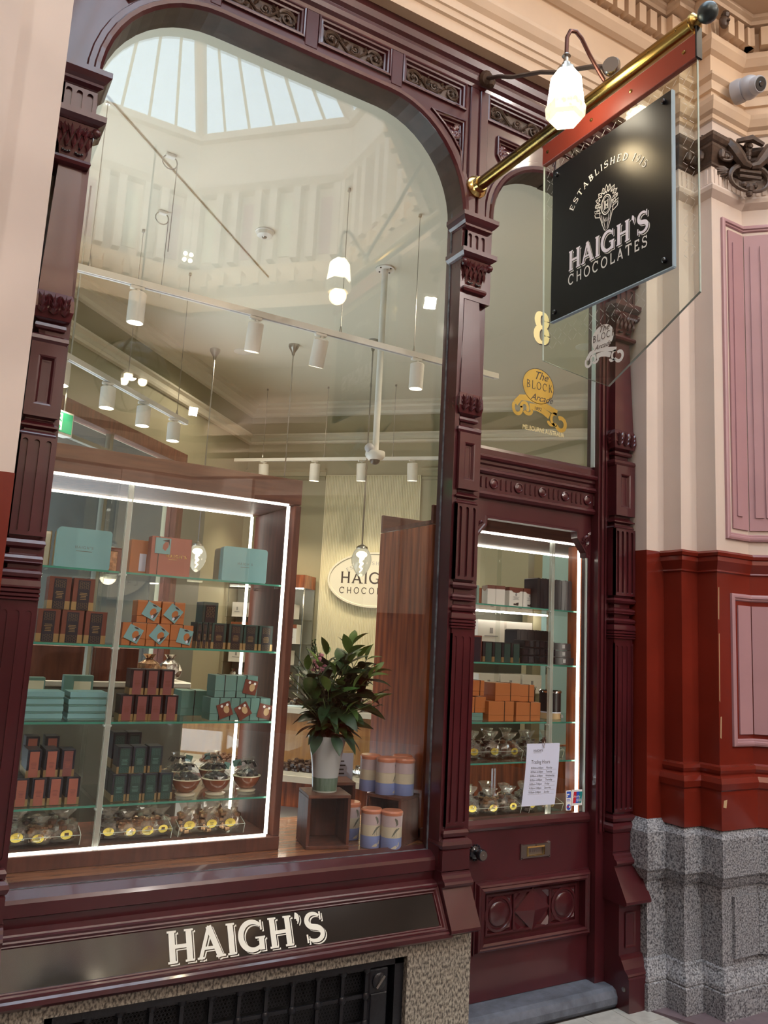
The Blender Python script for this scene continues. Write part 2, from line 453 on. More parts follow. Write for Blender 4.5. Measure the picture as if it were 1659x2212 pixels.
# ring ceiling with round well, bracketed cornice, drum with pilasters, skylight
R3 = octo(3.2)
ce = tag(obj('ceiling_court', MB().plate(octo(6.25), [list(reversed(R3)), [(-.6, -.75), (4.4, -.75), (4.4, -2.45), (-.6, -2.45)][::-1]], PL, RING_Z, RING_Z + .2), M['cream']), 'cream arcade ceiling with an open octagonal light well', 'ceiling', kind='structure')
rp = list(reversed(R3))
dr = obj('wall_drum', MB().ribbon(rp, [(0, RING_Z + .2), (0, SKY_Z)], PL, True), M['cream'])
dr.data.materials.clear(); dr.data.materials.append(M['cream'])
tag(dr, 'cream drum wall of the light well under the skylight', 'wall', kind='structure')
obj('well_cornice', MB().ribbon(rp, [(.0, RING_Z - .12), (.10, RING_Z - .10), (.12, RING_Z + .1), (.24, RING_Z + .22), (.26, RING_Z + .34), (.14, RING_Z + .4), (.10, RING_Z + .62), (.0, RING_Z + .66)], PL, True), M['cream_warm_lit'], dr)
obj('upper_cornice', MB().ribbon(rp, [(0, 8.60), (.10, 8.64), (.16, 8.74), (.16, 8.82), (0, 8.86)], PL, True), M['cream'], dr)
obj('skylight_kerb', MB().ribbon(rp, [(0, SKY_Z - .14), (.09, SKY_Z - .12), (.09, SKY_Z), (0, SKY_Z + .02)], PL, True), M['cream'], dr)
for i in range(8):
    a, b = Vector(R3[i]), Vector(R3[(i + 1) % 8]); d = (b - a).normalized(); L2 = (b - a).length
    inn = Vector((CX, CY)) - (a + b) / 2; inn.normalize()
    def Q(s, o, z): return (*(a + d * s + inn * o), z)
    for k in range(4):
        s = L2 * (k + .5) / 4
        for ds in (-.20, .20):
            obj('pilaster', MB().plate([(s + ds - .06, 7.4), (s + ds + .06, 7.4), (s + ds + .06, 8.6), (s + ds - .06, 8.6)], [], lambda p, q, h: Q(p, h, q), 0, .16), M['cream'], dr)
        obj('wall_panel', MB().plate([(s - .10, 7.5), (s + .10, 7.5), (s + .10, 8.45), (s - .10, 8.45)], [], lambda p, q, h: Q(p, h, q), 0, .02), M['pink'] if k % 2 else M['ceil'], dr)
    for k in range(9):
        s = L2 * (k + .5) / 9
        obj('bracket', MB().plate([(s - .05, 6.95), (s + .05, 6.95), (s + .05, 7.18), (s - .05, 7.18)], [], lambda p, q, h: Q(p, h, q), .05, .30), M['cream_warm_lit'], dr)
sk = thing('skylight', 'glazed octagonal skylight with cream ribs above the light well', 'skylight', (CX, CY, SKY_Z), kind='structure')
apex = Vector((CX, CY, 12.6)); K3 = octo(3.16)
for i in range(8):
    a, b = Vector((*K3[i], SKY_Z)), Vector((*K3[(i + 1) % 8], SKY_Z))
    ta, tb = a.lerp(apex, .93), b.lerp(apex, .93)
    obj('hip_rib', MB().tube([a, ta], .095, 6, 0, False), M['cream'], sk)
    for k in range(1, 6):
        t = k / 6
        obj('glazing_bar', MB().tube([a.lerp(b, t), ta.lerp(tb, t)], .026, 4, 0, False), M['ivory'], sk)
    up = Vector((0, 0, .02))
    obj('pane', MB().loft([[a, b, tb, ta], [a + up, b + up, tb + up, ta + up]], True, True), M['sky_pane'], sk)
obj('lantern_cap', MB().lathe([(.28, -.28), (.3, 0), (.05, .25)], apex, n=8), M['cream'], sk)

# flood lamps under the well cornice: housings with four lamps each, the last two added
def flood(name, loc, aim, label, power, col=(1, .92, .86), sz=.15):
    t = thing(name, label, 'floodlight', loc, 'court floodlights')
    q = (Vector(aim) - Vector(loc)).to_track_quat('-Z', 'Y').to_matrix().to_4x4()
    T = Matrix.Translation(loc) @ q
    obj('housing', MB().box(-sz * .62, sz * .62, -sz * .62, sz * .62, .02, .12, .01).tf(T), M['plastic'], t)
    for i in (-1, 1):
        for j in (-1, 1):
            obj('lens', MB().lathe([(sz * .2, 0), (sz * .22, .02)], (i * sz * .3, j * sz * .3, 0), n=12).tf(T), M['spotlit'], t)
    obj('bracket', MB().tube([(0, 0, .12), (0, 0, .34)], .02, 6).tf(T), M['plastic'], t)
    if power: lamp('court_flood_light', 'AREA', Vector(loc) + (Vector(aim) - Vector(loc)).normalized() * .03, power, col, t, sz, aim=aim)
flood('floodlight', (3.02, -8.55, 7.30), (2.5, 0, 2.0), 'white four-lens floodlight on the drum above the well cornice', 0)
flood('floodlight', (4.15, -11.5, 5.72), (2.6, -.2, 2.0), 'white four-lens floodlight on the far court wall', W_COURT * 2.2)
flood('floodlight', (5.6, -5.6, 6.2), (3.3, -.2, 1.5), 'white four-lens floodlight under the court ceiling, beside the diagonal wall', W_COURT * .9)
flood('floodlight', (-2.2, -6.5, 6.3), (2.2, -.9, 3.2), 'added four-lens fill light under the court ceiling on the left side', W_COURT * .75)  # added lamp, lights the sign face from the left
flood('floodlight', (4.75, -2.9, 6.5), (3.0, -.3, 4.7), 'added four-lens floodlight warming the cornice', W_FLOOD, (1, .86, .66))  # added lamp, gives the entablature its warm light

# hanging globe lantern of the court (seen mirrored in the shop window)
gl = thing('globe_lantern', 'large clear glass globe lantern with bronze hoops hanging in the court', 'lantern', (1.654, -5.0, 4.148))
gc = Vector((1.654, -5.0, 4.148))
obj('globe', MB().ball(gc, .36, 28), glassmat('globe_glass', (.95, .96, .98), .08, .05, .10, (.8, .8, .78)), gl)
for k in range(3):
    a = pi * k / 3
    obj('hoop', MB().tube([gc + Vector((cos(a) * cos(t), sin(a) * cos(t), sin(t))) * .372 for t in [2 * pi * i / 40 for i in range(41)]], .010, 6), M['carving'], gl)
obj('equator', MB().lathe([(.36, -.02), (.385, -.015), (.385, .02), (.36, .025)], gc, n=36), M['carving'], gl)
obj('rod', MB().tube([gc + Vector((0, 0, .36)), (gc.x, gc.y, RING_Z)], .012, 6), M['carving'], gl)
for k in range(3):
    a = 2 * pi * k / 3
    p = gc + Vector((cos(a) * .11, sin(a) * .11, -.04))
    obj('bulb', MB().ball(p, .048, 10), M['spotlit'], gl)
lamp('globe_light', 'POINT', gc, 14, (1, .85, .62), gl, .05)

# fill uplights added on the well cornice to brighten the drum
for x, y, lb in ((1.9, -3.05, 'near side'), (-.95, -6.0, 'left side')):
    t = thing('drum_fill_lamp', 'added fill light on the well cornice, ' + lb, 'light', (x, y, RING_Z + .70))
    obj('housing', MB().box(x - .12, x + .12, y - .06, y + .06, RING_Z + .64, RING_Z + .72, .01), M['plastic'], t)
    lamp('drum_fill_beam', 'AREA', (x, y, RING_Z + .74), 620, (1, .90, .74), t, .2, aim=(2.6, -9.2, 8.0))

rl = thing('rooflight', 'long glazed rooflight with cream bars in the court ceiling above the shopfront', 'skylight', (1.9, -1.6, RING_Z + .2), kind='structure')
for i in range(1, 9): obj('glazing_bar', MB().box(-.6 + i * .6, -.56 + i * .6, -2.45, -.75, RING_Z + .06, RING_Z + .16), M['ivory'], rl)
for i in range(8): obj('pane', MB().box(-.56 + i * .6 + .002, -.6 + (i + 1) * .6, -2.45, -.75, RING_Z + .10, RING_Z + .108) if i < 8 else None, M['sky_pane'], rl)
obj('kerb', MB().box(-.66, 4.46, -.75, -.69, RING_Z - .04, RING_Z + .24).box(-.66, 4.46, -2.51, -2.45, RING_Z - .04, RING_Z + .24).box(-.66, -.6, -2.45, -.75, RING_Z - .04, RING_Z + .24).box(4.4, 4.46, -2.45, -.75, RING_Z - .04, RING_Z + .24), M['ivory'], rl)

# ================================================================ SHOPFRONT JOINERY
def arc_open(x0, x1, zb, zt, rx, rz, n=12):
    """opening outline with rounded upper corners, from lower left over the top to lower right"""
    p = [(x0, zb)]
    p += [(x0 + rx - rx * cos(pi / 2 * i / n), zt - rz + rz * sin(pi / 2 * i / n)) for i in range(n + 1)]
    p += [(x1 - rx + rx * sin(pi / 2 * i / n), zt - rz + rz * cos(pi / 2 * i / n)) for i in range(n + 1)]
    p += [(x1, zb)]
    return p
WX0, WX1, WZ0, WZT = .386, 2.146, .68, 4.228
DX0, DX1 = 2.335, 3.135
warc = arc_open(WX0, WX1, 3.72, WZT, .46, .50)
darc = arc_open(DX0, DX1, 3.72, 4.150, .40, .36)
fascia = thing('trim_fascia', 'maroon carved timber fascia over the shop window and door', 'fascia', (1.8, -.1, 3.72), kind='structure')
outer = [(.24, 3.72)] + warc + darc + [(3.358, 3.72), (3.358, 4.60), (.24, 4.60)]
rects = [(.49, .76), (.85, 1.215), (1.308, 1.674), (1.764, 2.126), (2.285, 2.675), (2.765, 3.135)]
PZ0, PZ1 = 4.315, 4.44
holes = [[(a, PZ0), (a, PZ1), (b, PZ1), (b, PZ0)] for a, b in rects]
# spandrel openings beside the arch corners
def spandrel(xc, d, zt, rx, rz, cx, cz):
    k = [(cx + d * (rx + .075) * cos(t), cz + (rz + .075) * sin(t)) for t in [rad(14) + rad(50) * i / 6 for i in range(7)]]
    return k
sp1 = [(2.125, 4.205), (1.945, 4.205)]
c1 = [(WX1 - .46 + .535 * cos(t), WZT - .5 + .575 * sin(t)) for t in [rad(60 - 48 * i / 6) for i in range(7)]]
sp1 = [(2.128, 4.235), (2.128, c1[-1][1] + .06)] + [p for p in reversed(c1) if p[0] < 2.128 and p[1] < 4.235] 
c2 = [(WX0 + .46 - .535 * cos(t), WZT - .5 + .575 * sin(t)) for t in [rad(12 + 48 * i / 6) for i in range(7)]]
sp2 = [p for p in c2 if p[0] > .418 and p[1] < 4.235]
sp2 = [(.418, 4.235), (.418, sp2[0][1] + .04)] + sp2
c3 = [(DX0 + .40 - .475 * cos(t), 4.15 - .36 + .435 * sin(t)) for t in [rad(6 + 52 * i / 7) for i in range(8)]]
sp3 = [p for p in c3 if p[0] > 2.352 and p[1] < 4.20]
sp3 = [(2.352, 4.232), (2.352, sp3[0][1] + .05)] + sp3 + [(sp3[-1][0] + .05, 4.232)]
c4 = [(DX1 - .40 + .475 * cos(t), 4.15 - .36 + .435 * sin(t)) for t in [rad(58 - 52 * i / 7) for i in range(8)]]
sp4 = [p for p in c4 if p[0] < 3.12 and p[1] < 4.20]
sp4 = [(sp4[0][0] - .05, 4.232)] + sp4 + [(3.12, sp4[-1][1] + .05), (3.12, 4.232)]
sps = [sp1, sp2, sp3, sp4]
def orient(p, ccw):
    a = sum(p[i - 1][0] * p[i][1] - p[i][0] * p[i - 1][1] for i in range(len(p)))
    return p if (a > 0) == ccw else list(reversed(p))
obj('fascia_board', MB().plate(orient(outer, True), [orient(h, False) for h in holes + sps], FX, -.02, -.10), M['maroon'], fascia)
obj('backing', MB().box(.25, 3.35, -.075, -.06, 4.24, 4.6), M['carving'], fascia)
bk = [(2.05, 3.9), (2.14, 3.9), (2.14, 4.25), (1.8, 4.25), (1.95, 4.15)]
for cpts in ([(1.90, 4.24), (2.02, 4.12), (2.09, 3.98), (2.14, 3.98), (2.14, 4.24)], [(.41, 4.24), (.41, 3.98), (.45, 3.98), (.53, 4.12), (.65, 4.24)], [(2.345, 4.24), (2.345, 3.98), (2.40, 4.06), (2.5, 4.16), (2.6, 4.24)], [(3.13, 4.24), (2.87, 4.24), (2.97, 4.16), (3.07, 4.06), (3.13, 3.98)]):
    obj('spandrel_backing', MB().plate(orient(cpts, True), [], FX, -.06, -.075), M['capital'], fascia)
# arch mouldings
amp = [(-.001, -.055), (-.001, -.104), (.010, -.116), (.026, -.118), (.032, -.110), (.052, -.110), (.058, -.101)]
obj('arch_moulding', MB().ribbon(warc, [(-d, h) for d, h in amp], FX, smooth=False), M['maroon'], fascia, 20)
obj('arch_moulding', MB().ribbon(darc, [(-d, h) for d, h in amp], FX), M['maroon'], fascia, 20)
pf = [(-.012, -.10), (-.012, -.112), (-.004, -.114), (0, -.108), (.008, -.106), (.012, -.092), (.020, -.09), (.024, -.076)]
for a, b in rects:
    obj('panel_frame', MB().ribbon([(a, PZ0), (a, PZ1), (b, PZ1), (b, PZ0)], pf, FX, True), M['maroon'], fascia)
for p in sps:
    obj('spandrel_frame', MB().ribbon(orient(p, False), [(d * .8, h) for d, h in pf], FX, True), M['maroon'], fascia)
# carved scroll reliefs, one per frieze panel
def spiral(cx, cz, r, turns, a0, sgn, n=22):
    return [(cx + r * (1 - .85 * i / n) * cos(a0 + sgn * turns * 2 * pi * i / n), cz + r * (1 - .85 * i / n) * sin(a0 + sgn * turns * 2 * pi * i / n)) for i in range(n + 1)]
def leafblob(mb, x, z, a, l, w, y):
    c, s = cos(a), sin(a)
    P = lambda u, v, h: (x + u * c - v * s, y - h, z + u * s + v * c)
    mb.add([P(0, 0, .004), P(l * .45, w, .003), P(l, 0, .008), P(l * .45, -w, .003), P(l * .5, 0, .014)], [(0, 1, 4), (1, 2, 4), (2, 3, 4), (3, 0, 4)], 0, True)
for a, b in rects:
    mb = MB(); w = b - a; zc = (PZ0 + PZ1) / 2; R = random.Random(int(a * 100))
    for cx, sg, a0 in ((a + w * .18, 1, pi * .1), (a + w * .82, -1, pi * .9), (a + w * .52, 1, pi * 1.2)):
        pts = spiral(cx, zc + R.uniform(-.006, .006), .046 if cx != a + w * .52 else .030, 1.6, a0, sg)
        mb.tube([(x, -.082, z) for x, z in pts], [.0075 - .004 * i / len(pts) for i in range(len(pts))], 5)
        mb.ball((cx, -.084, zc), .009, 8)
    wv = [(a + w * (.05 + .9 * i / 20), zc + .034 * sin(i / 20 * pi * 3.0)) for i in range(21)]
    mb.tube([(x, -.080, z) for x, z in wv], .0055, 5)
    for i in range(30):
        x, z = a + w * R.uniform(.05, .95), zc + R.uniform(-.046, .046)
        leafblob(mb, x, z, R.uniform(0, 2 * pi), R.uniform(.022, .040), R.uniform(.006, .011), -.076)
    obj('carved_scroll', mb, M['carving'], fascia, 60)
for p in sps:
    mb = MB(); R = random.Random(len(p))
    cx = sum(q[0] for q in p) / len(p); cz = sum(q[1] for q in p) / len(p)
    far = max(p, key=lambda q: (q[0] - cx) ** 2 + (q[1] - cz) ** 2)
    for i in range(9):
        q = p[(i * 2) % len(p)]; t = R.uniform(.25, .7)
        x, z = cx + (q[0] - cx) * t, cz + (q[1] - cz) * t
        for k in range(5):
            leafblob(mb, x, z, R.uniform(0, 6.3), .042, .017, -.080)
    obj('carved_leaves', mb, M['capital'], fascia, 60)
# crown moulding, central post strips
crown = [(-.09, 4.452), (-.108, 4.455), (-.112, 4.472), (-.128, 4.484), (-.134, 4.505), (-.134, 4.522), (-.15, 4.535), (-.158, 4.565), (-.158, 4.60), (-.09, 4.60)]
obj('crown_moulding', MB().plate(crown, [], SX, .24, 3.358), M['maroon'], fascia)
for x0, x1 in ((2.163, 2.214), (2.226, 2.277), (1.228, 1.294), (1.687, 1.751), (.785, .835), (2.69, 2.75)):
    obj('post_strip', MB().box(x0, x1, -.113, -.095, PZ0 - .05 if x0 not in (2.163, 2.226) else 3.722, 4.452, .004), M['maroon'], fascia)
obj('post_core', MB().box(2.15, 2.333, -.098, .0, 3.3, 3.72), M['maroon'], fascia)

# big shop window: pane, jambs, sill platform
w1 = thing('window_1', 'tall plate glass shop window with rounded upper corners in maroon frame', 'window', (1.27, 0, WZ0), kind='structure')
wpane = [(WX0, WZ0)] + warc[1:-1] + [(WX1, WZ0)]
obj('pane', MB().plate(orient(wpane, True), [], FX, -.006, .002), M['glass'], w1)
obj('jamb', MB().box(WX1, 2.172, -.10, .03, WZ0 - .05, 3.72), M['maroon'], w1)
obj('jamb', MB().box(.30, WX0, -.10, .03, WZ0 - .05, 3.72), M['maroon'], w1)
obj('glazing_bead', MB().box(WX1 - .005, WX1 + .001, -.014, -.006, WZ0, 3.78), M['putty'], w1)
obj('reveal', MB().ribbon(warc, [(.0015, -.101), (.0015, .03), (-.03, .03)], FX), M['soffit'], w1)

# apron and raking name board under the window
ap = thing('stall_board', 'maroon moulded stall board with black glass name panel under the shop window', 'sign board', (1.2, -.1, .38), kind='structure')
prof = [(0.02, .70), (-.006, .684), (-.036, .690), (-.074, .668), (-.079, .655), (-.079, .612), (-.068, .606), (-.062, .572), (-.09, .562), (-.098, .548), (-.098, .54), (.02, .54)]
obj('sill_moulding', MB().plate(prof, [], SX, .05, 2.155), M['maroon'], ap)
# raking plane from (y -.088, z .548) down to (y -.186, z .40)
P0, P1 = Vector((-.088, .552)), Vector((-.186, .385))
du = (P1 - P0); LN = du.length; du.normalize(); dn = Vector((-du.y * -1, du.x * -1)) if False else Vector((du.y, -du.x))
if dn.x > 0: dn = -dn
def RK(x, s, h): return (x, P0.x + du.x * s + dn.x * h, P0.y + du.y * s + dn.y * h)
obj('name_panel', MB().plate([(.05, .01), (2.14, .01), (2.14, LN - .01), (.05, LN - .01)], [], RK, -.012, -.002), M['fascia_black'], ap)
fr = [(0, -.012), (0, .012), (.008, .018), (.014, .012), (.020, .012), (.026, .004), (.030, .004), (.034, -.004)]
obj('panel_frame', MB().ribbon([(.36, .0), (.36, LN), (2.152, LN), (2.152, .0)], fr, RK, True), M['maroon'], ap)
obj('panel_frame', MB().box(.05, .36, -.21, -.10, .375, .56), M['maroon'], ap)
obj('base_moulding', MB().plate([(-.12, .405), (-.19, .40), (-.204, .388), (-.204, .372), (-.192, .360), (-.16, .352), (-.12, .352)], [], SX, .05, 2.165), M['maroon'], ap)
obj('backing', MB().plate([(.02, .545), (-.085, .545), (-.178, .38), (.02, .38)], [], SX, .05, 2.14), M['maroon'], ap)

# granite plinth round the vent, iron grille
pl = tag(obj('granite_plinth', MB().box(-.2, .55, -.15, .1, GZ, .355).box(1.975, 2.302, -.15, .1, GZ, .355).box(.55, 1.975, -.15, .1, .305, .355), M['granite_buff']), 'speckled buff granite plinth framing the vent under the name board', 'plinth', kind='structure')
gr = thing('vent_grille', 'black iron vent grille with bosses and mesh, let into the granite plinth', 'grille', (1.2, -.1, GZ))
obj('duct', MB().box(.55, 1.975, -.02, .0, GZ, .305), M['hole'], gr)
obj('frame', MB().box(.552, 1.973, -.125, -.10, .272, .303).box(.552, .58, -.125, -.03, GZ, .3).box(1.93, 1.973, -.125, -.03, GZ, .3), M['iron'], gr)
for i in range(11):
    x = .70 + i * .1105
    obj('bar', MB().box(x - .007, x + .007, -.112, -.098, GZ, .28), M['iron'], gr)
for z in (.265, .162, .058):
    obj('rail', MB().box(.56, 1.80, -.108, -.100, z - .007, z + .007), M['iron'], gr)
    for i in range(11):
        obj('boss', MB().ball((.70 + i * .1105, -.112, z), .017, 10, sq=(1, .6, 1)), M['iron'], gr)
mesh = MB()
for i in range(10):
    for z0 in (.172, .068):
        for a in range(7):
            for b in range(6):
                x = .708 + i * .1105 + .0075 + a * .0142 + (b % 2) * .0071; z = z0 + .008 + b * .0135
                hx = [(x + .0075 * cos(pi / 6 + k * pi / 3), z + .0075 * sin(pi / 6 + k * pi / 3)) for k in range(6)]
                hi = [(x + .0056 * cos(pi / 6 + k * pi / 3), z + .0056 * sin(pi / 6 + k * pi / 3)) for k in range(6)]
                mesh.add([(p[0], -.085, p[1]) for p in hx] + [(p[0], -.085, p[1]) for p in hi], [(k, (k + 1) % 6, 6 + (k + 1) % 6, 6 + k) for k in range(6)])
obj('wire_mesh', mesh, M['iron'], gr, kind='stuff')
cp = obj('cover_plate', MB().box(1.812, 1.905, -.118, -.10, .03, .262, .006).box(1.82, 1.897, -.124, -.118, .038, .17, .003), M['iron'], gr)
obj('turn_key', MB().lathe([(.033, 0), (.033, .006), (.026, .010)], (1.86, -.118, .215), (0, -1, 0), 20), M['iron'], cp)
cp_slot = MB().box(-.028, .028, -.004, .004, -.005, .005); cp_slot.tf(Matrix.Translation((1.86, -.131, .215)) @ Matrix.Rotation(rad(-50), 4, 'Y'))
obj('key_slot', cp_slot, M['nickel'], cp)

# ---------------------------------------------------------------- columns
def stadium(x, z0, z1, r, n=6, pointed=False):
    p = [(x + r * cos(pi * i / n), z1 - r + r * sin(pi * i / n)) for i in range(n + 1)]
    p += [(x - r * cos(pi * i / n), z0 + r - r * sin(pi * i / n)) for i in range(n + 1)]
    return p
def column(name, label, x0, x1, yf, foot, kind='structure'):
    t = thing(name, label, 'column', ((x0 + x1) / 2, 0, GZ), kind=kind)
    yb = .0
    def shell(nm, prof, mat=M['maroon'], sub=None):
        path = [(x0, yb), (x0, yf), (x1, yf), (x1, yb)]
        mb = MB().ribbon(path, [(o, z) for o, z in prof], PL)
        for o, z in (prof[0], prof[-1]):
            mb.add([(x0 - o, yb, z), (x0 - o, yf - o, z), (x1 + o, yf - o, z), (x1 + o, yb, z)], [(0, 1, 2, 3)])
        return obj(nm, mb, mat, sub or t)
    w = x1 - x0
    ca = shell('capital', [(.048, 3.730), (.048, 3.708), (.034, 3.690), (.022, 3.680), (.024, 3.668), (.006, 3.660), (-.004, 3.650), (-.004, 3.545)])
    def flutes(nm, z0, z1, n, off, depth, r, par, left=2, pointed=False):
        """skin with sunk flutes on the front and the left face"""
        hs = [stadium(x0 + w * (i + .5) / n, z0 + .012, z1 - .012, r) for i in range(n)]
        obj(nm, MB().plate([(x0 - off, z0), (x1 + off, z0), (x1 + off, z1), (x0 - off, z1)], [orient(h, False) for h in hs], FX, yf - off, yf - off + depth), M['maroon'], par)
        d = yb - yf
        hs = [stadium(yf + d * (i + .6) / (left + .2), z0 + .012, z1 - .012, r) for i in range(left)]
        obj(nm, MB().plate([(yf - off, z0), (yb, z0), (yb, z1), (yf - off, z1)], [orient(h, False) for h in hs], SX, x0 - off, x0 - off + depth), M['maroon'], par)
    flutes('fluting', 3.545, 3.652, 3, .006, .010, .0115, ca)
    ab = shell('abacus', [(-.004, 3.545), (.045, 3.541), (.045, 3.518), (.030, 3.506), (.020, 3.50)])
    bell = shell('acanthus_bell', [(.016, 3.50), (.004, 3.45), (-.008, 3.40), (-.014, 3.362)], M['capital'])
    mb = MB()
    for cx, dx in ((x0 - .014, -1), (x1 + .014, 1)):
        mb.tube([(cx + dx * .012 * sin(a) * (1 - a / 12), yf - .014 + .006 * sin(a), 3.478 + .020 * cos(a) * (1 - a / 14)) for a in [i * .5 for i in range(16)]], .0075, 6)
        mb.ball((cx + dx * .004, yf - .020, 3.476), .017, 8)
    for i in range(9):
        x = x0 + w * (i + .5) / 9
        leafblob(mb, x, 3.395 + (i % 2) * .035, pi / 2, .062, .010, yf - .004 - (i % 2) * .008)
        leafblob(mb, x, 3.45, pi / 2 + (.5 if i < 4 else -.5), .038, .009, yf - .014)
    for i in range(4):
        y = yf + .012 + i * .022
        mb.add([(x0 - .004, y - .009, 3.40), (x0 - .004, y + .009, 3.40), (x0 - .022, y, 3.485), (x0 - .014, y, 3.43)], [(0, 2, 3), (1, 3, 2), (0, 3, 1)], 0, True)
    obj('carved_leaves', mb, M['capital'], bell, 60)
    for sx in (.3, .7):
        x = x0 + w * sx; e = MB()
        for k in range(4): e.ball((x - .012 + k * .008, yf + .003, 3.385 - .003 * (k in (1, 2))), .0052, 6)
        e.ball((x, yf + .002, 3.405), .0045, 6)
        obj('bead', e, M['black'], bell)
    shell('necking', [(-.010, 3.362), (.008, 3.357), (.011, 3.346), (.006, 3.334), (-.014, 3.328)])
    shell('shaft', [(-.016, 3.33), (.0, 2.81)])
    obj('edge_strip', MB().box(x0 - .016, x0 - .003, yf + .055, yb, 2.80, 3.34), M['maroon'], t)
    band = shell('leaf_band', [(.002, 2.812), (.010, 2.79), (.012, 2.745), (.004, 2.71), (-.018, 2.700)], M['capital'])
    mb = MB()
    for i in range(3):
        x = x0 + w * (i + .5) / 3
        for k in range(3):
            for s in (-1, 1):
                leafblob(mb, x, 2.722 + k * .022, pi / 2 + s * .5, .036, .008, yf - .012)
        leafblob(mb, x, 2.72, pi / 2, .085, .008, yf - .014)
        if i < 2: leafblob(mb, x + w / 6, 2.80, -pi / 2, .05, .012, yf - .010)
    for i in range(2):
        y = yf + .03 + i * .045
        for k in range(3):
            mb.add([(x0 - .012, y - .016, 2.745 + k * .02), (x0 - .012, y + .016, 2.745 + k * .02), (x0 - .018, y, 2.73 + k * .02), (x0 - .024, y, 2.75 + k * .02)], [(0, 2, 3), (1, 3, 2)], 0, True)
    obj('carved_leaves', mb, M['capital'], band, 60)
    shell('ring_moulding', [(-.018, 2.700), (-.006, 2.692), (-.004, 2.680), (-.008, 2.672), (-.020, 2.668), (-.022, 2.655), (-.004, 2.648), (.007, 2.640), (.009, 2.626), (.002, 2.613), (-.004, 2.611)])
    bx = shell('block', [(-.004, 2.612), (-.004, 2.336)])
    rc = [(x0 + w * .24, 2.38), (x0 + w * .24, 2.565), (x0 + w * .76, 2.565), (x0 + w * .76, 2.38)]
    obj('block_face', MB().plate([(x0, 2.336), (x1, 2.336), (x1, 2.612), (x0, 2.612)], [rc], FX, yf - .012, yf + .002), M['maroon'], bx)
    obj('sunk_panel', MB().ribbon(rc, [(0, yf - .012), (.006, yf - .010), (.014, yf + .002), (.02, yf + .002)], FX, True), M['maroon'], bx)
    obj('lower_moulding', (lambda m: m)(MB().box(x0 + .012, x1 - .012, yf + .012, yb, 2.285, 2.34)), M['maroon'], t)
    shell('bevel_ring', [(-.012, 2.328), (-.010, 2.320), (.006, 2.306), (.006, 2.300), (-.012, 2.292)])
    dm = shell('drum', [(-.004, 2.284), (.004, 2.272), (-.002, 2.260), (-.002, 1.905), (-.010, 1.894)])
    flutes('fluting', 1.905, 2.264, 3 if w < .13 else 4, .008, .012, .0095 if w < .13 else .0085, dm, 1)
    shell('waist_mouldings', [(-.012, 1.896), (.006, 1.890), (.011, 1.878), (.006, 1.866), (-.014, 1.858), (-.014, 1.842), (.004, 1.834), (.008, 1.824), (.004, 1.814), (.008, 1.810), (-.014, 1.802), (-.014, 1.790), (.004, 1.782), (.010, 1.772), (.006, 1.760), (-.004, 1.756), (.008, 1.748), (.010, 1.728), (.010, 1.722), (.002, 1.719), (.010, 1.716), (.010, 1.706), (.002, 1.703), (.010, 1.700), (.010, 1.692), (.002, 1.689), (.009, 1.686), (.009, 1.680), (-.002, 1.676)])
    lw = shell('lower_shaft', [(-.002, 1.678), (-.008, .790)])
    flutes('fluting', .80, 1.655, 3 if w < .13 else 4, .001, .008, .011, lw, 1)
    shell('base_moulding', [(-.010, .790), (.004, .784), (.010, .772), (.006, .756), (-.004, .751), (.006, .748), (.018, .738), (.022, .724), (.016, .708), (.008, .703), (.014, .698), (.014, .612)])
    con = [(0, .615), (yf - .014, .615), (yf - .014, .604), (yf - .022, .598), (yf - .026, .586), (yf - .040, .576), (yf - .044, .566), (yf - .040, .556), (yf - .026, .552), (yf - .026, .545), (-.216, .400), (-.216, .388), (-.206, .380), (0, .380)]
    obj('console', MB().plate(con, [], SX, x0 - .016, x1 + .018), M['maroon'], t)
    if foot:
        ft = [(0, .382), (yf - .046, .382), (yf - .046, .140), (yf - .058, .134), (yf - .062, .122), (-.182, .108), (-.194, .085), (-.212, .070), (-.218, .062), (-.214, .056), (-.222, .050), (-.222, GZ), (0, GZ)]
        fo = obj('foot', MB().plate(ft, [], SX, x0 - .004, x1 + .006), M['maroon'], t)
        rc = [(x0 + .035, .17), (x0 + .035, .335), (x1 - .035, .335), (x1 - .035, .17)]
        obj('sunk_panel', MB().ribbon(rc, [(0, yf - .052), (.006, yf - .050), (.012, yf - .045), (.018, yf - .045)], FX, True), M['maroon'], fo)
        obj('hook_plate', MB().lathe([(.012, 0), (.012, .004), (.006, .006)], (x0 - .004, -.19, .0), (-1, 0, 0), 10), M['nickel'], fo)
    return t
column('column', 'maroon carved column between the shop window and the door', 2.165, 2.285, -.11, False)
column('column', 'maroon carved column at the left end of the shop window', .258, .375, -.12, False)
column('column', 'maroon carved column right of the door, beside the red wall', 3.205, 3.345, -.11, True)
obj('jamb_core', MB().box(.258, .375, -.118, -.06, .35, .70), M['maroon'], w1)

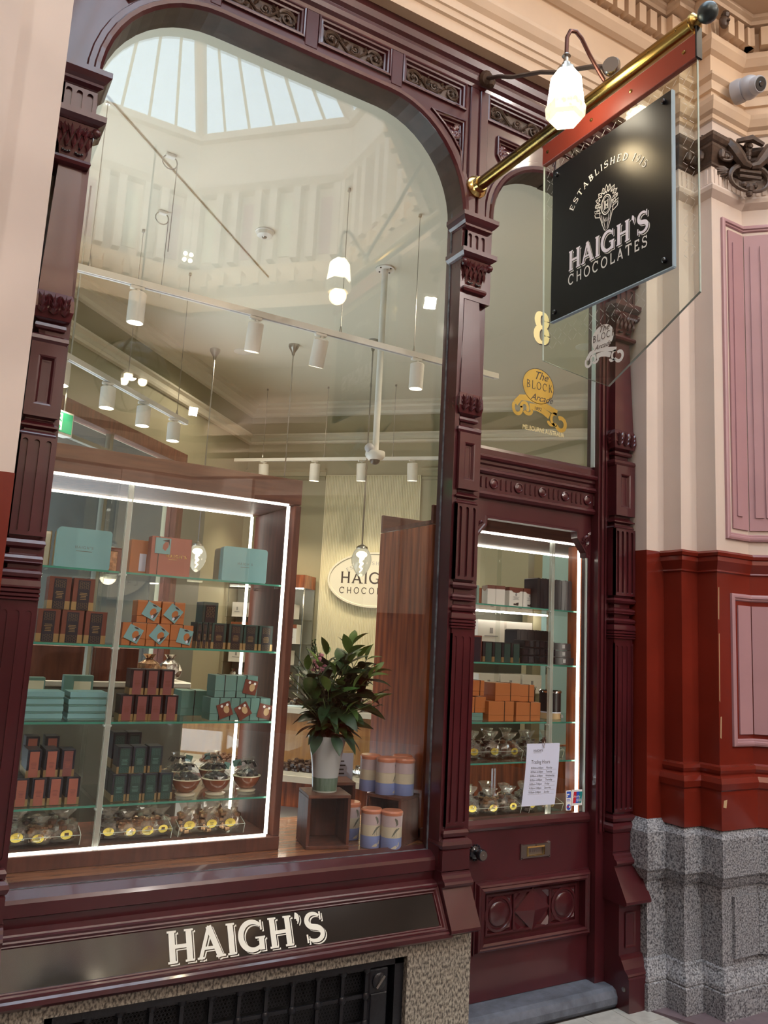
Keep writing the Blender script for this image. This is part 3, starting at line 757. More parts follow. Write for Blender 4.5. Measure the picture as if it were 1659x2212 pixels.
# ---------------------------------------------------------------- doorway: transom light, carved rail, door
w2 = thing('window_2', 'arched transom window over the door with gilt number and emblem', 'window', (2.73, 0, 2.6), kind='structure')
dp = [(DX0, 2.59)] + darc[1:-1] + [(DX1, 2.59)]
obj('pane', MB().plate(orient(dp, True), [], FX, -.004, .004), M['glass'], w2)
obj('jamb', MB().box(3.135, 3.215, -.06, .03, -.02, 3.74).box(3.150, 3.165, -.072, -.058, .7, 3.74).box(3.180, 3.190, -.068, -.058, .7, 3.74), M['maroon'], w2)
obj('jamb', MB().box(2.28, DX0, -.06, .03, -.02, 3.74), M['maroon'], w2)
obj('glazing_bead', MB().box(3.128, 3.135, -.03, -.004, 2.60, 3.80), M['edge_pale'], w2)
obj('reveal', MB().ribbon(darc, [(.0015, -.101), (.0015, .03), (-.03, .03)], FX), M['soffit'], w2)
tr = thing('trim_transom', 'maroon transom rail carved with discs and bars between door and transom window', 'rail', (2.73, 0, 2.33), kind='structure')
rail = [(.03, 2.602), (-.012, 2.600), (-.030, 2.580), (-.030, 2.552), (-.050, 2.545), (-.054, 2.535), (-.050, 2.524), (-.036, 2.518), (-.036, 2.505), (-.024, 2.498), (-.024, 2.484), (-.040, 2.476), (-.044, 2.464), (-.036, 2.454), (-.022, 2.450), (-.022, 2.368), (-.034, 2.362), (-.038, 2.350), (-.030, 2.336), (.0, 2.330), (.03, 2.330)]
obj('rail', MB().plate(rail, [], SX, 2.28, 3.21), M['maroon'], tr)
xs = 2.372
for k, c in enumerate('iioiiioiiioiiioiiioiii'):
    if c == 'i':
        obj('carved_bar', MB().box(xs - .0055, xs + .0055, -.029, -.02, 2.382, 2.440, .004), M['maroon'], tr); xs += .0335
    else:
        xs += .012
        d = obj('carved_disc', MB().lathe([(.026, 0), (.027, .008), (.021, .010), (.018, .006), (.010, .009)], (xs, -.021, 2.411), (0, -1, 0), 20), M['maroon'], tr); xs += .047

dr_ = thing('door_1', 'maroon half-glazed shop door with carved lower panel', 'door', (2.8, 0, -.01), kind='structure')
GX0, GX1, GZ0, GZ1 = 2.345, 3.112, .785, 2.235
ctl = [(GX0, GZ0), (GX0, 2.10), (GX0 + .014, 2.10), (GX0 + .016, 2.125), (GX0 + .05, 2.165), (GX0 + .08, 2.20), (GX0 + .085, GZ1), (GX1 - .085, GZ1), (GX1 - .08, 2.20), (GX1 - .05, 2.165), (GX1 - .016, 2.125), (GX1 - .014, 2.10), (GX1, 2.10), (GX1, GZ0)]
PX0, PX1, PZ_0, PZ_1 = 2.468, 3.098, .246, .468
obj('slab', MB().plate([(2.29, -.008), (3.25, -.008), (3.25, 2.335), (2.29, 2.335)], [orient(ctl, False), [(PX0, PZ_0), (PX0, PZ_1), (PX1, PZ_1), (PX1, PZ_0)]], FX, -.006, .038), M['maroon'], dr_)
obj('pane', MB().box(GX0, GX1, .008, .014, GZ0, GZ1), M['glass'], dr_)
obj('glazing_bead', MB().ribbon([(GX0, GZ0), (GX0, 2.10)] + ctl[2:-1] + [(GX1, GZ0)], [(.0, -.004), (.0, -.010), (-.008, -.010), (-.014, -.006)], FX), M['maroon'], dr_)
obj('glass_edge', MB().box(GX1 - .007, GX1, -.004, .006, GZ0, 2.1), M['edge_pale'], dr_)
obj('sill_bead', MB().plate([(.0, .790), (-.006, .790), (-.018, .772), (-.022, .756), (-.016, .744), (-.004, .738), (.0, .738)], [], SX, 2.345, 3.185), M['maroon'], dr_)
for s, xx in ((1, GX0), (-1, GX1)):
    mb = MB()
    for i in range(5): leafblob(mb, xx + s * (.0 + .004 * i) , 2.215 - i * .018, pi / 2 + .4 * (i % 3 - 1), .03, .012, -.008)
    for i in range(4): leafblob(mb, xx + s * .03, 2.21 - i * .012, pi * .3 * i, .028, .010, -.008)
    obj('carved_bracket', mb, M['capital'], dr_, 60)
pfr = [(0, -.004), (-.0, -.030), (-.010, -.036), (-.020, -.030), (-.026, -.034), (-.034, -.030), (-.042, -.014), (-.050, -.014), (-.050, -.004)]
obj('panel_moulding', MB().ribbon([(PX0, PZ_0), (PX0, PZ_1), (PX1, PZ_1), (PX1, PZ_0)], [(d, h) for d, h in pfr], FX, True), M['maroon'], dr_)
pn = obj('panel', MB().box(PX0, PX1, .012, .03, PZ_0, PZ_1), M['maroon'], dr_)
pz = (PZ_0 + PZ_1) / 2
obj('panel_border', MB().ribbon([(PX0 + .03, PZ_0 + .02), (PX0 + .03, PZ_1 - .02), (PX1 - .03, PZ_1 - .02), (PX1 - .03, PZ_0 + .02)], [(0, .012), (0, .0), (.010, .0), (.012, .012)], FX, True), M['maroon'], pn)
for xx in (2.575, 2.985):
    r = obj('roundel', MB().lathe([(.082, 0), (.082, .010), (.070, .012), (.066, .006), (.060, .006), (.056, .014), (.050, .016), (.002, .028)], (xx, .012, pz), (0, -1, 0), 32), M['maroon'], pn, 50)
    for a in range(4):
        b = pi / 4 + a * pi / 2
        cxx, czz = xx + .107 * cos(b), pz + .107 * sin(b)
        obj('corner_wedge', MB().add([(cxx, .010, czz), (cxx - .05 * (cos(b) > 0) + .05 * (cos(b) < 0), .010, czz), (cxx, .010, czz - .05 * (sin(b) > 0) + .05 * (sin(b) < 0)), (cxx - .012 * (1 if cos(b) > 0 else -1), -.002, czz - .012 * (1 if sin(b) > 0 else -1))], [(0, 1, 3), (1, 2, 3), (2, 0, 3)]), M['maroon'], pn)
dm_ = MB()
dd = .098
dm_.add([(2.78 - dd * 1.12, .0, pz), (2.78, .0, pz + dd), (2.78 + dd * 1.12, .0, pz), (2.78, .0, pz - dd), (2.78, -.020, pz)], [(0, 1, 4), (1, 2, 4), (2, 3, 4), (3, 0, 4)])
dm_.plate([(2.78 - dd * 1.12, pz), (2.78, pz + dd), (2.78 + dd * 1.12, pz), (2.78, pz - dd)], [], FX, .0, .012)
obj('diamond', dm_, M['maroon'], pn)
for a in range(4):
    sx_, sz_ = (1, 1, -1, -1)[a], (1, -1, 1, -1)[a]
    cxx, czz = 2.78 + sx_ * .115, pz + sz_ * .095
    obj('corner_wedge', MB().add([(cxx, .010, czz), (cxx - sx_ * .07, .010, czz), (cxx, .010, czz - sz_ * .06), (cxx - sx_ * .018, -.004, czz - sz_ * .016)], [(0, 1, 3), (1, 2, 3), (2, 0, 3)]), M['maroon'], pn)
for xx in (2.667, 2.893):
    obj('panel_bar', MB().box(xx - .005, xx + .005, .0, .012, PZ_0 + .02, PZ_1 - .02, .002), M['maroon'], pn)
ls = obj('letter_slot', MB().plate([(2.688, .592), (2.698, .598), (2.864, .598), (2.874, .592), (2.874, .666), (2.864, .660), (2.698, .660), (2.688, .666)], [orient([(2.73, .612), (2.83, .612), (2.83, .646), (2.73, .646)], False)], FX, -.016, -.006), M['nickel'], dr_)
obj('flap', MB().box(2.73, 2.83, -.009, -.006, .612, .646), M['nickel'], ls)
obj('slot_rim', MB().ribbon([(2.73, .612), (2.73, .646), (2.83, .646), (2.83, .612)], [(0, -.016), (0, -.022), (-.005, -.020), (-.006, -.016)], FX, True), M['brass_bright'], ls)
tb = MB()
for k in range(5): tb.box(2.742 + k * .012, 2.750 + k * .012, -.0105, -.009, .622, .636)
obj('embossed_word', tb, M['nickel'], ls)
for xx in (2.694, 2.781, 2.868):
    obj('screw', MB().lathe([(.003, 0), (.002, .002)], (xx, -.016, .600 if xx != 2.781 else .655), (0, -1, 0), 8), M['black'], ls)
kb = obj('door_knob', MB().lathe([(.030, 0), (.030, .006), (.024, .010), (.012, .014), (.011, .030), (.022, .034), (.027, .044), (.027, .058), (.024, .064)], (2.418, -.006, .648), (0, -1, 0), 24), M['knob'], dr_)
obj('knob_face', MB().lathe([(.0215, .063), (.0205, .067), (.005, .067), (.004, .070)], (2.418, -.006, .648), (0, -1, 0), 20), M['nickel'], kb)
sc_ = MB()
for k in range(14):
    a = 2 * pi * k / 14; sc_.ball((2.418 + .033 * cos(a), -.010, .648 + .033 * sin(a)), .006, 6)
obj('beaded_rose', sc_, M['knob'], kb)
st = tag(obj('door_step', MB().plate([(.05, GZ), (-.135, GZ), (-.148, GZ + .02), (-.150, GZ + .05), (-.138, -.022), (-.115, -.012), (.05, -.010)], [], SX, 2.303, 3.262), M['bluestone']), 'blue-grey stone doorstep with rounded nosing under the maroon door', 'step', kind='structure')

# ================================================================ WALLS BESIDE THE SHOPFRONT
PIER = [(3.36, .25), (3.36, -.19), (3.494, -.19), (3.494, -.305), (3.62, -.305), (3.62, -.427), (3.885, -.427), (4.75, -1.292)]
wr = obj('wall_right', MB().ribbon(PIER, [(0, 2.0), (0, 5.6)], PL), M['cream'])
tag(wr, 'stepped cream and oxide red arcade pier right of the shop door', 'wall', kind='structure')
obj('dado', MB().ribbon(PIER, [(.002, .70), (.002, 2.155), (0, 2.157)], PL), M['red'], wr)
P2 = PIER[2:]
obj('dado_cap', MB().ribbon([(3.494, -.16)] + P2[0:], [(.0, 2.165), (.030, 2.160), (.038, 2.148), (.034, 2.132), (.026, 2.128), (.030, 2.105), (.020, 2.085), (.008, 2.06), (.012, 2.052), (.002, 2.045)], PL), M['red'], wr, 20)
obj('dado_base', MB().ribbon([(3.494, -.16)] + P2, [(.002, 1.07), (.020, 1.062), (.024, 1.045), (.018, 1.03), (.012, 1.022), (.036, 1.010), (.046, .985), (.040, .955), (.030, .945), (.032, .93), (.032, .76)], PL), M['red'], wr, 20)
sf = MB()
for x, y, z, w, h in ((3.62, -.428, 1.96, .010, .16), (3.62, -.428, 1.72, .008, .34), (3.622, -.429, 1.30, .012, .10), (3.60, -.464, .90, .02, .03)):
    sf.add([(x - .002, y + .012, z), (x + w, y - .0045, z + .01), (x + w * .6, y - .0045, z - h), (x - .002, y + .008, z - h * .9)], [(0, 1, 2, 3)])
obj('worn_edge', sf, M['tan_b'], wr)
# pink sunk panels, upper fluted and lower plain, each folded round the bend of the pier
def bent(s):     # distance along the pier face from its left corner -> plan point
    L1 = 3.885 - 3.62
    if s <= L1: return Vector((3.62 + s, -.427)), Vector((0, -1))
    t = (s - L1) * cos(pi / 4)
    return Vector((3.885 + t, -.427 - t)), Vector((-cos(pi / 4), -cos(pi / 4)))
def BF(s, z, h):
    p, n = bent(s); L1 = .265
    if abs(s - L1) < 1e-6: n = Vector((-sin(pi / 8), -cos(pi / 8))) / cos(pi / 8)
    return (p.x + n.x * h, p.y + n.y * h, z)
for (s0, s1, z0, z1, flu) in ((.075, 1.0, 2.235, 4.075, True), (.10, 1.0, 1.16, 1.945, False)):
    pth = [(s0, z0), (s0, z1), (.265, z1), (s1, z1), (s1, z0), (.265, z0)]
    obj('panel_frame', MB().ribbon(pth, [(0, 0), (0, .014), (.010, .018), (.020, .018), (.024, .010), (.032, .010), (.038, .001)], BF, True), M['pink'], wr, 20)
    a = s0 + .055
    for q0, q1 in ((a, .258), (.272, s1 - .055)):
        mb = MB().plate([(q0, z0 + .06), (q1, z0 + .06), (q1, z1 - .06), (q0, z1 - .06)], [], BF, .001, .010)
        pn = obj('panel', mb, M['pink'], wr)
        if flu:
            n = 2 if q1 < .27 else 9; wd = .042
            for k in range(n):
                sc0 = q0 + .030 + k * (wd + .012)
                if sc0 + wd > q1 - .012: break
                obj('flute_ridge', MB().plate([(sc0, z0 + .13), (sc0 + wd, z0 + .13), (sc0 + wd, z1 - .13), (sc0, z1 - .13)], [], BF, .009, .017), M['pink'], pn)
        else:
            pass
# granite plinth of the pier: three moulded courses
gb = obj('granite_base', MB().ribbon(PIER, [(-.02, .782), (.004, .778), (.046, .722), (.048, .545), (.040, .535)], PL), M['granite'], wr)
obj('granite_course', MB().ribbon(PIER, [(.036, .536), (.030, .515), (.018, .49), (.006, .485), (.004, .12)], PL), M['granite'], wr)
obj('granite_course', MB().ribbon(PIER, [(.003, .121), (.014, .112), (.016, .10), (.034, .07), (.046, .045), (.048, .03), (.042, .026), (.052, .018), (.052, GZ)], PL), M['granite'], wr)
obj('granite_panel', MB().plate([(.07, .155), (.255, .155), (.255, .44), (.07, .44)], [], BF, .0, .022).plate([(.275, .155), (1.0, .155), (1.0, .44), (.275, .44)], [], BF, .0, .022), M['granite'], wr)
# capital of the pier: fluted necking, brown egg-and-dart, abacus
obj('necking_ledge', MB().ribbon(PIER, [(0, 4.175), (.012, 4.185), (.034, 4.205), (.040, 4.225), (.034, 4.24), (.014, 4.245), (.010, 4.36)], PL), M['cream'], wr, 20)
for seg in range(1, 7):
    a, b = Vector(PIER[seg]), Vector(PIER[seg + 1]); d = (b - a).normalized(); n = Vector((d.y, -d.x)); L_ = min((b - a).length, .9)
    k = max(2, int(L_ / .034))
    for i in range(k):
        s = L_ * (i + .5) / k
        q = lambda u, v, h: (a.x + d.x * u + n.x * h, a.y + d.y * u + n.y * h, v)
        obj('flute', MB().plate([(s - .010, 4.255), (s + .010, 4.255), (s + .010, 4.345), (s - .010, 4.345)], [], q, .008, .019), M['cream'], wr)
eg = obj('egg_and_dart', MB().ribbon(PIER, [(.010, 4.36), (.022, 4.365), (.022, 4.378), (.016, 4.384), (.03, 4.41), (.052, 4.46), (.050, 4.478), (.060, 4.485), (.072, 4.505), (.074, 4.525), (.02, 4.53)], PL), M['carving'], wr, 20)
for seg in range(1, 7):
    a, b = Vector(PIER[seg]), Vector(PIER[seg + 1]); d = (b - a).normalized(); n = Vector((d.y, -d.x)); L_ = min((b - a).length, .9)
    k = max(2, round(L_ / .062))
    for i in range(k):
        s = L_ * (i + .5) / k
        p = a + d * s + n * .046
        obj('egg', MB().ball((p.x, p.y, 4.43), .027, 8, sq=(.85, .85, 1.25)), M['carving'], eg)
ENT = [(-3.2, -.21), (3.494, -.21), (3.494, -.305), (3.62, -.305), (3.62, -.427), (3.885, -.427), (4.75, -1.292)]
obj('abacus', MB().ribbon(PIER, [(.05, 4.53), (.05, 4.60), (.056, 4.604)], PL), M['cream'], wr)
co = obj('trim_entablature', MB().ribbon(PIER[1:], [(.050, 4.60), (.064, 4.612), (.066, 4.635), (.085, 4.650), (.100, 4.69), (.104, 4.715), (.04, 4.72), (.04, 4.80), (.054, 4.805), (.054, 4.86), (.075, 4.88), (.078, 4.895), (.03, 4.90), (.03, 5.06)], PL), M['cream_warm_lit'])
tag(co, 'cream moulded entablature with dentils running over the shopfront and pier', 'cornice', kind='structure')
obj('architrave', MB().ribbon([(-3.2, -.215), (3.40, -.215)], [(-.13, 4.600), (.0, 4.600), (.004, 4.66), (.016, 4.668), (.020, 4.70), (.028, 4.706), (.028, 4.752), (.045, 4.775), (.060, 4.812), (.062, 4.832), (.012, 4.836), (.012, 5.04), (.03, 5.07)], PL), M['cream_warm_lit'], co)
obj('dentil_bed', MB().ribbon(ENT, [(-.02, 5.04), (.03, 5.045), (.055, 5.06), (.078, 5.10), (.080, 5.135), (.055, 5.14), (.055, 5.275)], PL), M['cream_warm_lit'], co)
obj('corona', MB().ribbon(ENT, [(.055, 5.272), (.125, 5.280), (.130, 5.30), (.148, 5.31), (.150, 5.33), (.30, 5.345), (.305, 5.44), (.32, 5.45), (.36, 5.52), (.37, 5.56), (.0, 5.58)], PL), M['cream_warm_lit'], co)
for seg in range(6):
    a, b = Vector(ENT[seg]), Vector(ENT[seg + 1]); d = (b - a).normalized(); n = Vector((d.y, -d.x))
    if seg == 0: a = Vector((1.2, -.21))
    L_ = (b - a).length + (.06 if seg in (1, 3) else 0)
    s = .045
    while s < L_ - .01:
        q = lambda u, v, h: (a.x + d.x * u + n.x * h, a.y + d.y * u + n.y * h, v)
        obj('dentil', MB().plate([(s - .027, 5.150), (s + .027, 5.150), (s + .027, 5.268), (s - .027, 5.268)], [], q, .05, .118), M['cream_warm_lit'], co)
        s += .088
hd = MB().ball((3.60, -.545, 5.20), .032, 10, sq=(1, .8, 1.3)).ball((3.60, -.555, 5.235), .026, 8).ball((3.60, -.575, 5.19), .010, 6)
obj('mask_ornament', hd, M['carving'], co)
obj('conduit', MB().tube([(3.40, -.25, 5.10), (3.41, -.27, 5.3), (3.42, -.36, 5.42), (3.42, -.5, 5.5)], .018, 6), M['cream_warm_lit'], co)
obj('conduit', MB().tube([(3.47, -.235, 5.12), (3.47, -.235, 4.5), (3.47, -.21, 4.40)], .014, 6), M['cream_warm_lit'], co)
up = tag(obj('wall_front', MB().box(-3.2, 8, -.2, .0, 4.605, 7.0).box(3.36, 9.5, .02, .09, GZ, 4.7), M['cream']), 'cream front wall above and beyond the shopfront', 'wall', kind='structure')
# carved acanthus bracket on the pier bend
bx = Vector((3.845, -.475, 4.385))
br = thing('carved_bracket', 'dark brown carved acanthus and scroll bracket on the cream pier capital', 'bracket', bx)
fw = Vector((-sin(pi / 8), -cos(pi / 8), 0)); rt = Vector((cos(pi / 8), -sin(pi / 8), 0)); upv = Vector((0, 0, 1))
def BK(u, v, h): return bx + rt * u * 1.32 + upv * (v * .76 + .045) + fw * h
def bk_tube(pts, r, n=7): return MB().tube([BK(*p) for p in pts], r, n)
for s in (-1, 1):
    obj('horn', bk_tube([(s * .105, .165, .03), (s * .098, .13, .05), (s * .078, .06, .07), (s * .052, -.01, .075), (s * .03, -.055, .07), (0, -.07, .07)], [.012, .026, .034, .034, .026, .018]), M['carving'], br)
    obj('volute', bk_tube([(s * (.115 + .046 * (1 - i / 26) * cos(i * .5)), -.01 + .046 * (1 - i / 26) * sin(i * .5), .06 + .012 * i / 26) for i in range(26)], [.011 - .006 * i / 26 for i in range(26)]), M['carving'], br)
    obj('volute_eye', MB().ball(BK(s * .115, -.01, .06), .020, 10), M['carving'], br)
    obj('scroll', bk_tube([(s * (.005 + .085 * cos(t)), -.155 + .105 * sin(t), .055) for t in [rad(80 - 17 * i) for i in range(11)]], [.020 - .0012 * i for i in range(11)]), M['carving'], br)
    lf = MB()
    for i in range(7):
        a0 = (rad(150) if s < 0 else rad(30)) + rad(18) * (i - 3)
        c = BK(s * (.150 + .005 * i), .125 + .006 * (i % 3), .035)
        e = BK(s * .150 + .075 * cos(a0), .125 + .06 * sin(a0), .045)
        lf.tube([c, c.lerp(e, .5) + fw * .012, e], [.006, .013, .003], 6)
    obj('acanthus_leaf', lf, M['carving'], br)
    lf2 = MB()
    for i in range(6):
        a0 = -pi / 2 + s * rad(15 + 20 * i)
        c = BK(s * .07, -.10, .03); e = BK(s * .07 + s * .09 * abs(cos(a0)) + s * .01, -.10 + .07 * sin(a0), .035)
        lf2.tube([c, c.lerp(e, .5) + fw * .012, e], [.006, .012, .003], 6)
    obj('acanthus_leaf', lf2, M['carving'], br)
hk = MB()
for i in range(5): hk.ball(BK(0, .12 - i * .036, .05), .026 - .003 * i, 8)
hk.ball(BK(0, .10, .068), .018, 8)
obj('husk_drop', hk, M['carving'], br)
obj('hood', MB().tube([BK(-.06, .125, .07), BK(0, .150, .085), BK(.06, .125, .07)], [.014, .020, .014], 8), M['carving'], br)
for k in range(2): obj('cross_bar', MB().tube([BK(-.05, -.105 - k * .045, .06), BK(.05, -.105 - k * .045, .06)], .012, 8), M['carving'], br)
obj('tip', MB().ball(BK(0, -.275, .05), .020, 8).ball(BK(.0, -.235, .052), .028, 8).ball(BK(-.025, -.21, .052), .018, 8).ball(BK(.025, -.21, .052), .018, 8), M['carving'], br)

# cream pier at the left edge of the picture
wl = obj('wall_left', MB().box(-3.2, .238, -.33, .0, 2.085, 4.61).box(-3.2, .075, -.44, -.33, 2.085, 4.61), M['cream'])
tag(wl, 'cream and oxide red arcade pier at the left of the shopfront', 'wall', kind='structure')
obj('dado', MB().box(-3.2, .240, -.332, .0, .35, 2.085).box(-3.2, .077, -.442, -.33, .35, 2.085), M['red'], wl)
obj('plinth', MB().box(-3.2, .0, -.36, .0, GZ, .35), M['granite'], wl)

# turret camera on the pier entablature
tc = Vector((3.735, -.565, 4.815))
cm = thing('security_camera', 'grey-white turret security camera on the cream cornice at the right edge', 'camera', tc)
ax = Vector((-.09, -.82, -.30)).normalized()
obj('base', MB().lathe([(.066, -.055), (.068, -.02), (.064, .0)], tc, (.2, -1, 0), 24), M['plastic_g'], cm)
obj('body', MB().ball(tc + Vector((.012, -.024, 0)), .066, 24), M['plastic_g'], cm)
hsg = obj('housing', MB().lathe([(.048, .0), (.047, .078), (.043, .086), (.038, .086)], tc + Vector((.012, -.024, 0)), ax, 24), M['plastic_g'], cm)
obj('front_glass', MB().lathe([(.0385, .0865), (.037, .089)], tc + Vector((.012, -.024, 0)), ax, 24), M['black'], cm)
obj('lens', MB().lathe([(.016, .089), (.013, .094), (.006, .094)], tc + Vector((.012, -.024, 0)), ax, 16), M['knob'], cm)
wi = tag(obj('hanging_wire', MB().tube([(3.858, -.63, 4.79), (3.99, -.76, 5.42)], .0018, 5), M['carving']), 'thin dark wire slanting up from the turret security camera', 'wire')

# ================================================================ HANGING SIGN
SXX = 2.215
hs = thing('hanging_sign', 'projecting glass blade sign with black name board hung from a brass pole', 'sign', (SXX, -.11, 3.9))
obj('pole', MB().tube([(SXX, -.115, 3.902), (SXX, -1.44, 3.898)], .031, 20), M['brass'], hs)
obj('wall_flange', MB().lathe([(.058, 0), (.058, .010), (.050, .018), (.040, .024), (.036, .045)], (SXX, -.112, 3.902), (0, -1, 0), 24), M['brass_bright'], hs)
obj('end_collar', MB().lathe([(.033, 0), (.036, .006), (.034, .014), (.020, .024), (.016, .032)], (SXX, -1.435, 3.898), (0, -1, 0), 20), M['brass'], hs)
obj('ball_finial', MB().ball((SXX, -1.500, 3.899), .037, 20), pm('dark_iron_ball', (.045, .060, .062), .35, .4), hs)
obj('clip', MB().box(SXX - .006, SXX + .006, -1.455, -1.44, 3.82, 3.87, .002), M['brass_bright'], hs)
rb = obj('clamp_bar', MB().box(SXX - .013, SXX + .013, -1.457, -.63, 3.745, 3.842, .002), pm('oxblood_metal_bar', (.19, .028, .015), .35), hs)
obj('end_plate', MB().box(SXX - .016, SXX + .016, -1.463, -1.455, 3.74, 3.87, .002), M['signblack'], hs)
for y in (-.665, -.935, -1.15, -1.405):
    obj('screw', MB().lathe([(.008, 0), (.007, .004), (.002, .006)], (SXX - .013, y, 3.795), (-1, 0, 0), 10), M['brass'], rb)
for y in (-.30, -.47, -.62, -.80, -1.02, -1.25, -1.38):
    obj('screw', MB().lathe([(.005, 0), (.004, .003)], (SXX - .030, y, 3.895), (-1, 0, 0), 8), M['brass'], hs)
gp = [(-.628, 3.748), (-.646, 2.826), (-.92, 2.672), (-1.03, 2.614), (-1.455, 2.846), (-1.455, 3.748)]
SG = lambda p, q, h: (h, p, q)
bl = obj('glass_blade', MB().plate(orient(gp, True), [], SG, SXX - .004, SXX + .004), M['glass_sign'], hs)
obj('blade_edge', MB().ribbon(orient(gp, False), [(.0, SXX - .0042), (.0, SXX + .0042), (.002, SXX + .0042), (.002, SXX - .0042)], SG, True), M['edge_pale'], bl)
# etched lattice bands of the blade
def lattice(u0, u1, z0, z1, n):
    mb = MB(); st = .030; R = random.Random(3)
    k0 = int((u1 - u0) / st); k1 = int((z1 - z0) / st)
    for i in range(k0):
        for j in range(k1):
            y, z = u0 + (i + .5) * st, z0 + (j + .5) * st
            dz = .010 if (i + j) % 2 else -.010
            mb.add([(SXX - .0047, y - .009, z - dz - .0009), (SXX - .0047, y + .009, z + dz - .0009), (SXX - .0047, y + .009, z + dz + .0009), (SXX - .0047, y - .009, z - dz + .0009)], [(0, 1, 2, 3)])
    return mb
et = lattice(-.71, -.635, 3.46, 3.73, 0)
et.join(lattice(-1.43, -.72, 3.69, 3.735, 0)); et.join(lattice(-1.445, -1.365, 2.98, 3.70, 0)); et.join(lattice(-1.22, -.66, 2.86, 2.96, 0))
obj('etched_lattice', et, M['frost'], bl, kind='stuff')
bd = obj('name_board', MB().box(SXX - .022, SXX - .006, -1.353, -.714, 2.974, 3.672), M['signblack'], hs)
obj('board_edge', MB().box(SXX - .022, SXX - .006, -1.358, -1.3532, 2.974, 3.672).box(SXX - .023, SXX - .006, -1.356, -.714, 2.970, 2.974), pm('pale_blue_acrylic_edge', (.42, .55, .66), .15), bd)
for y in (-.745, -1.322):
    for z in (3.008, 3.640):
        obj('standoff', MB().lathe([(.010, 0), (.010, .010), (.007, .013)], (SXX - .022, y, z), (-1, 0, 0), 14), M['knob'], bd)
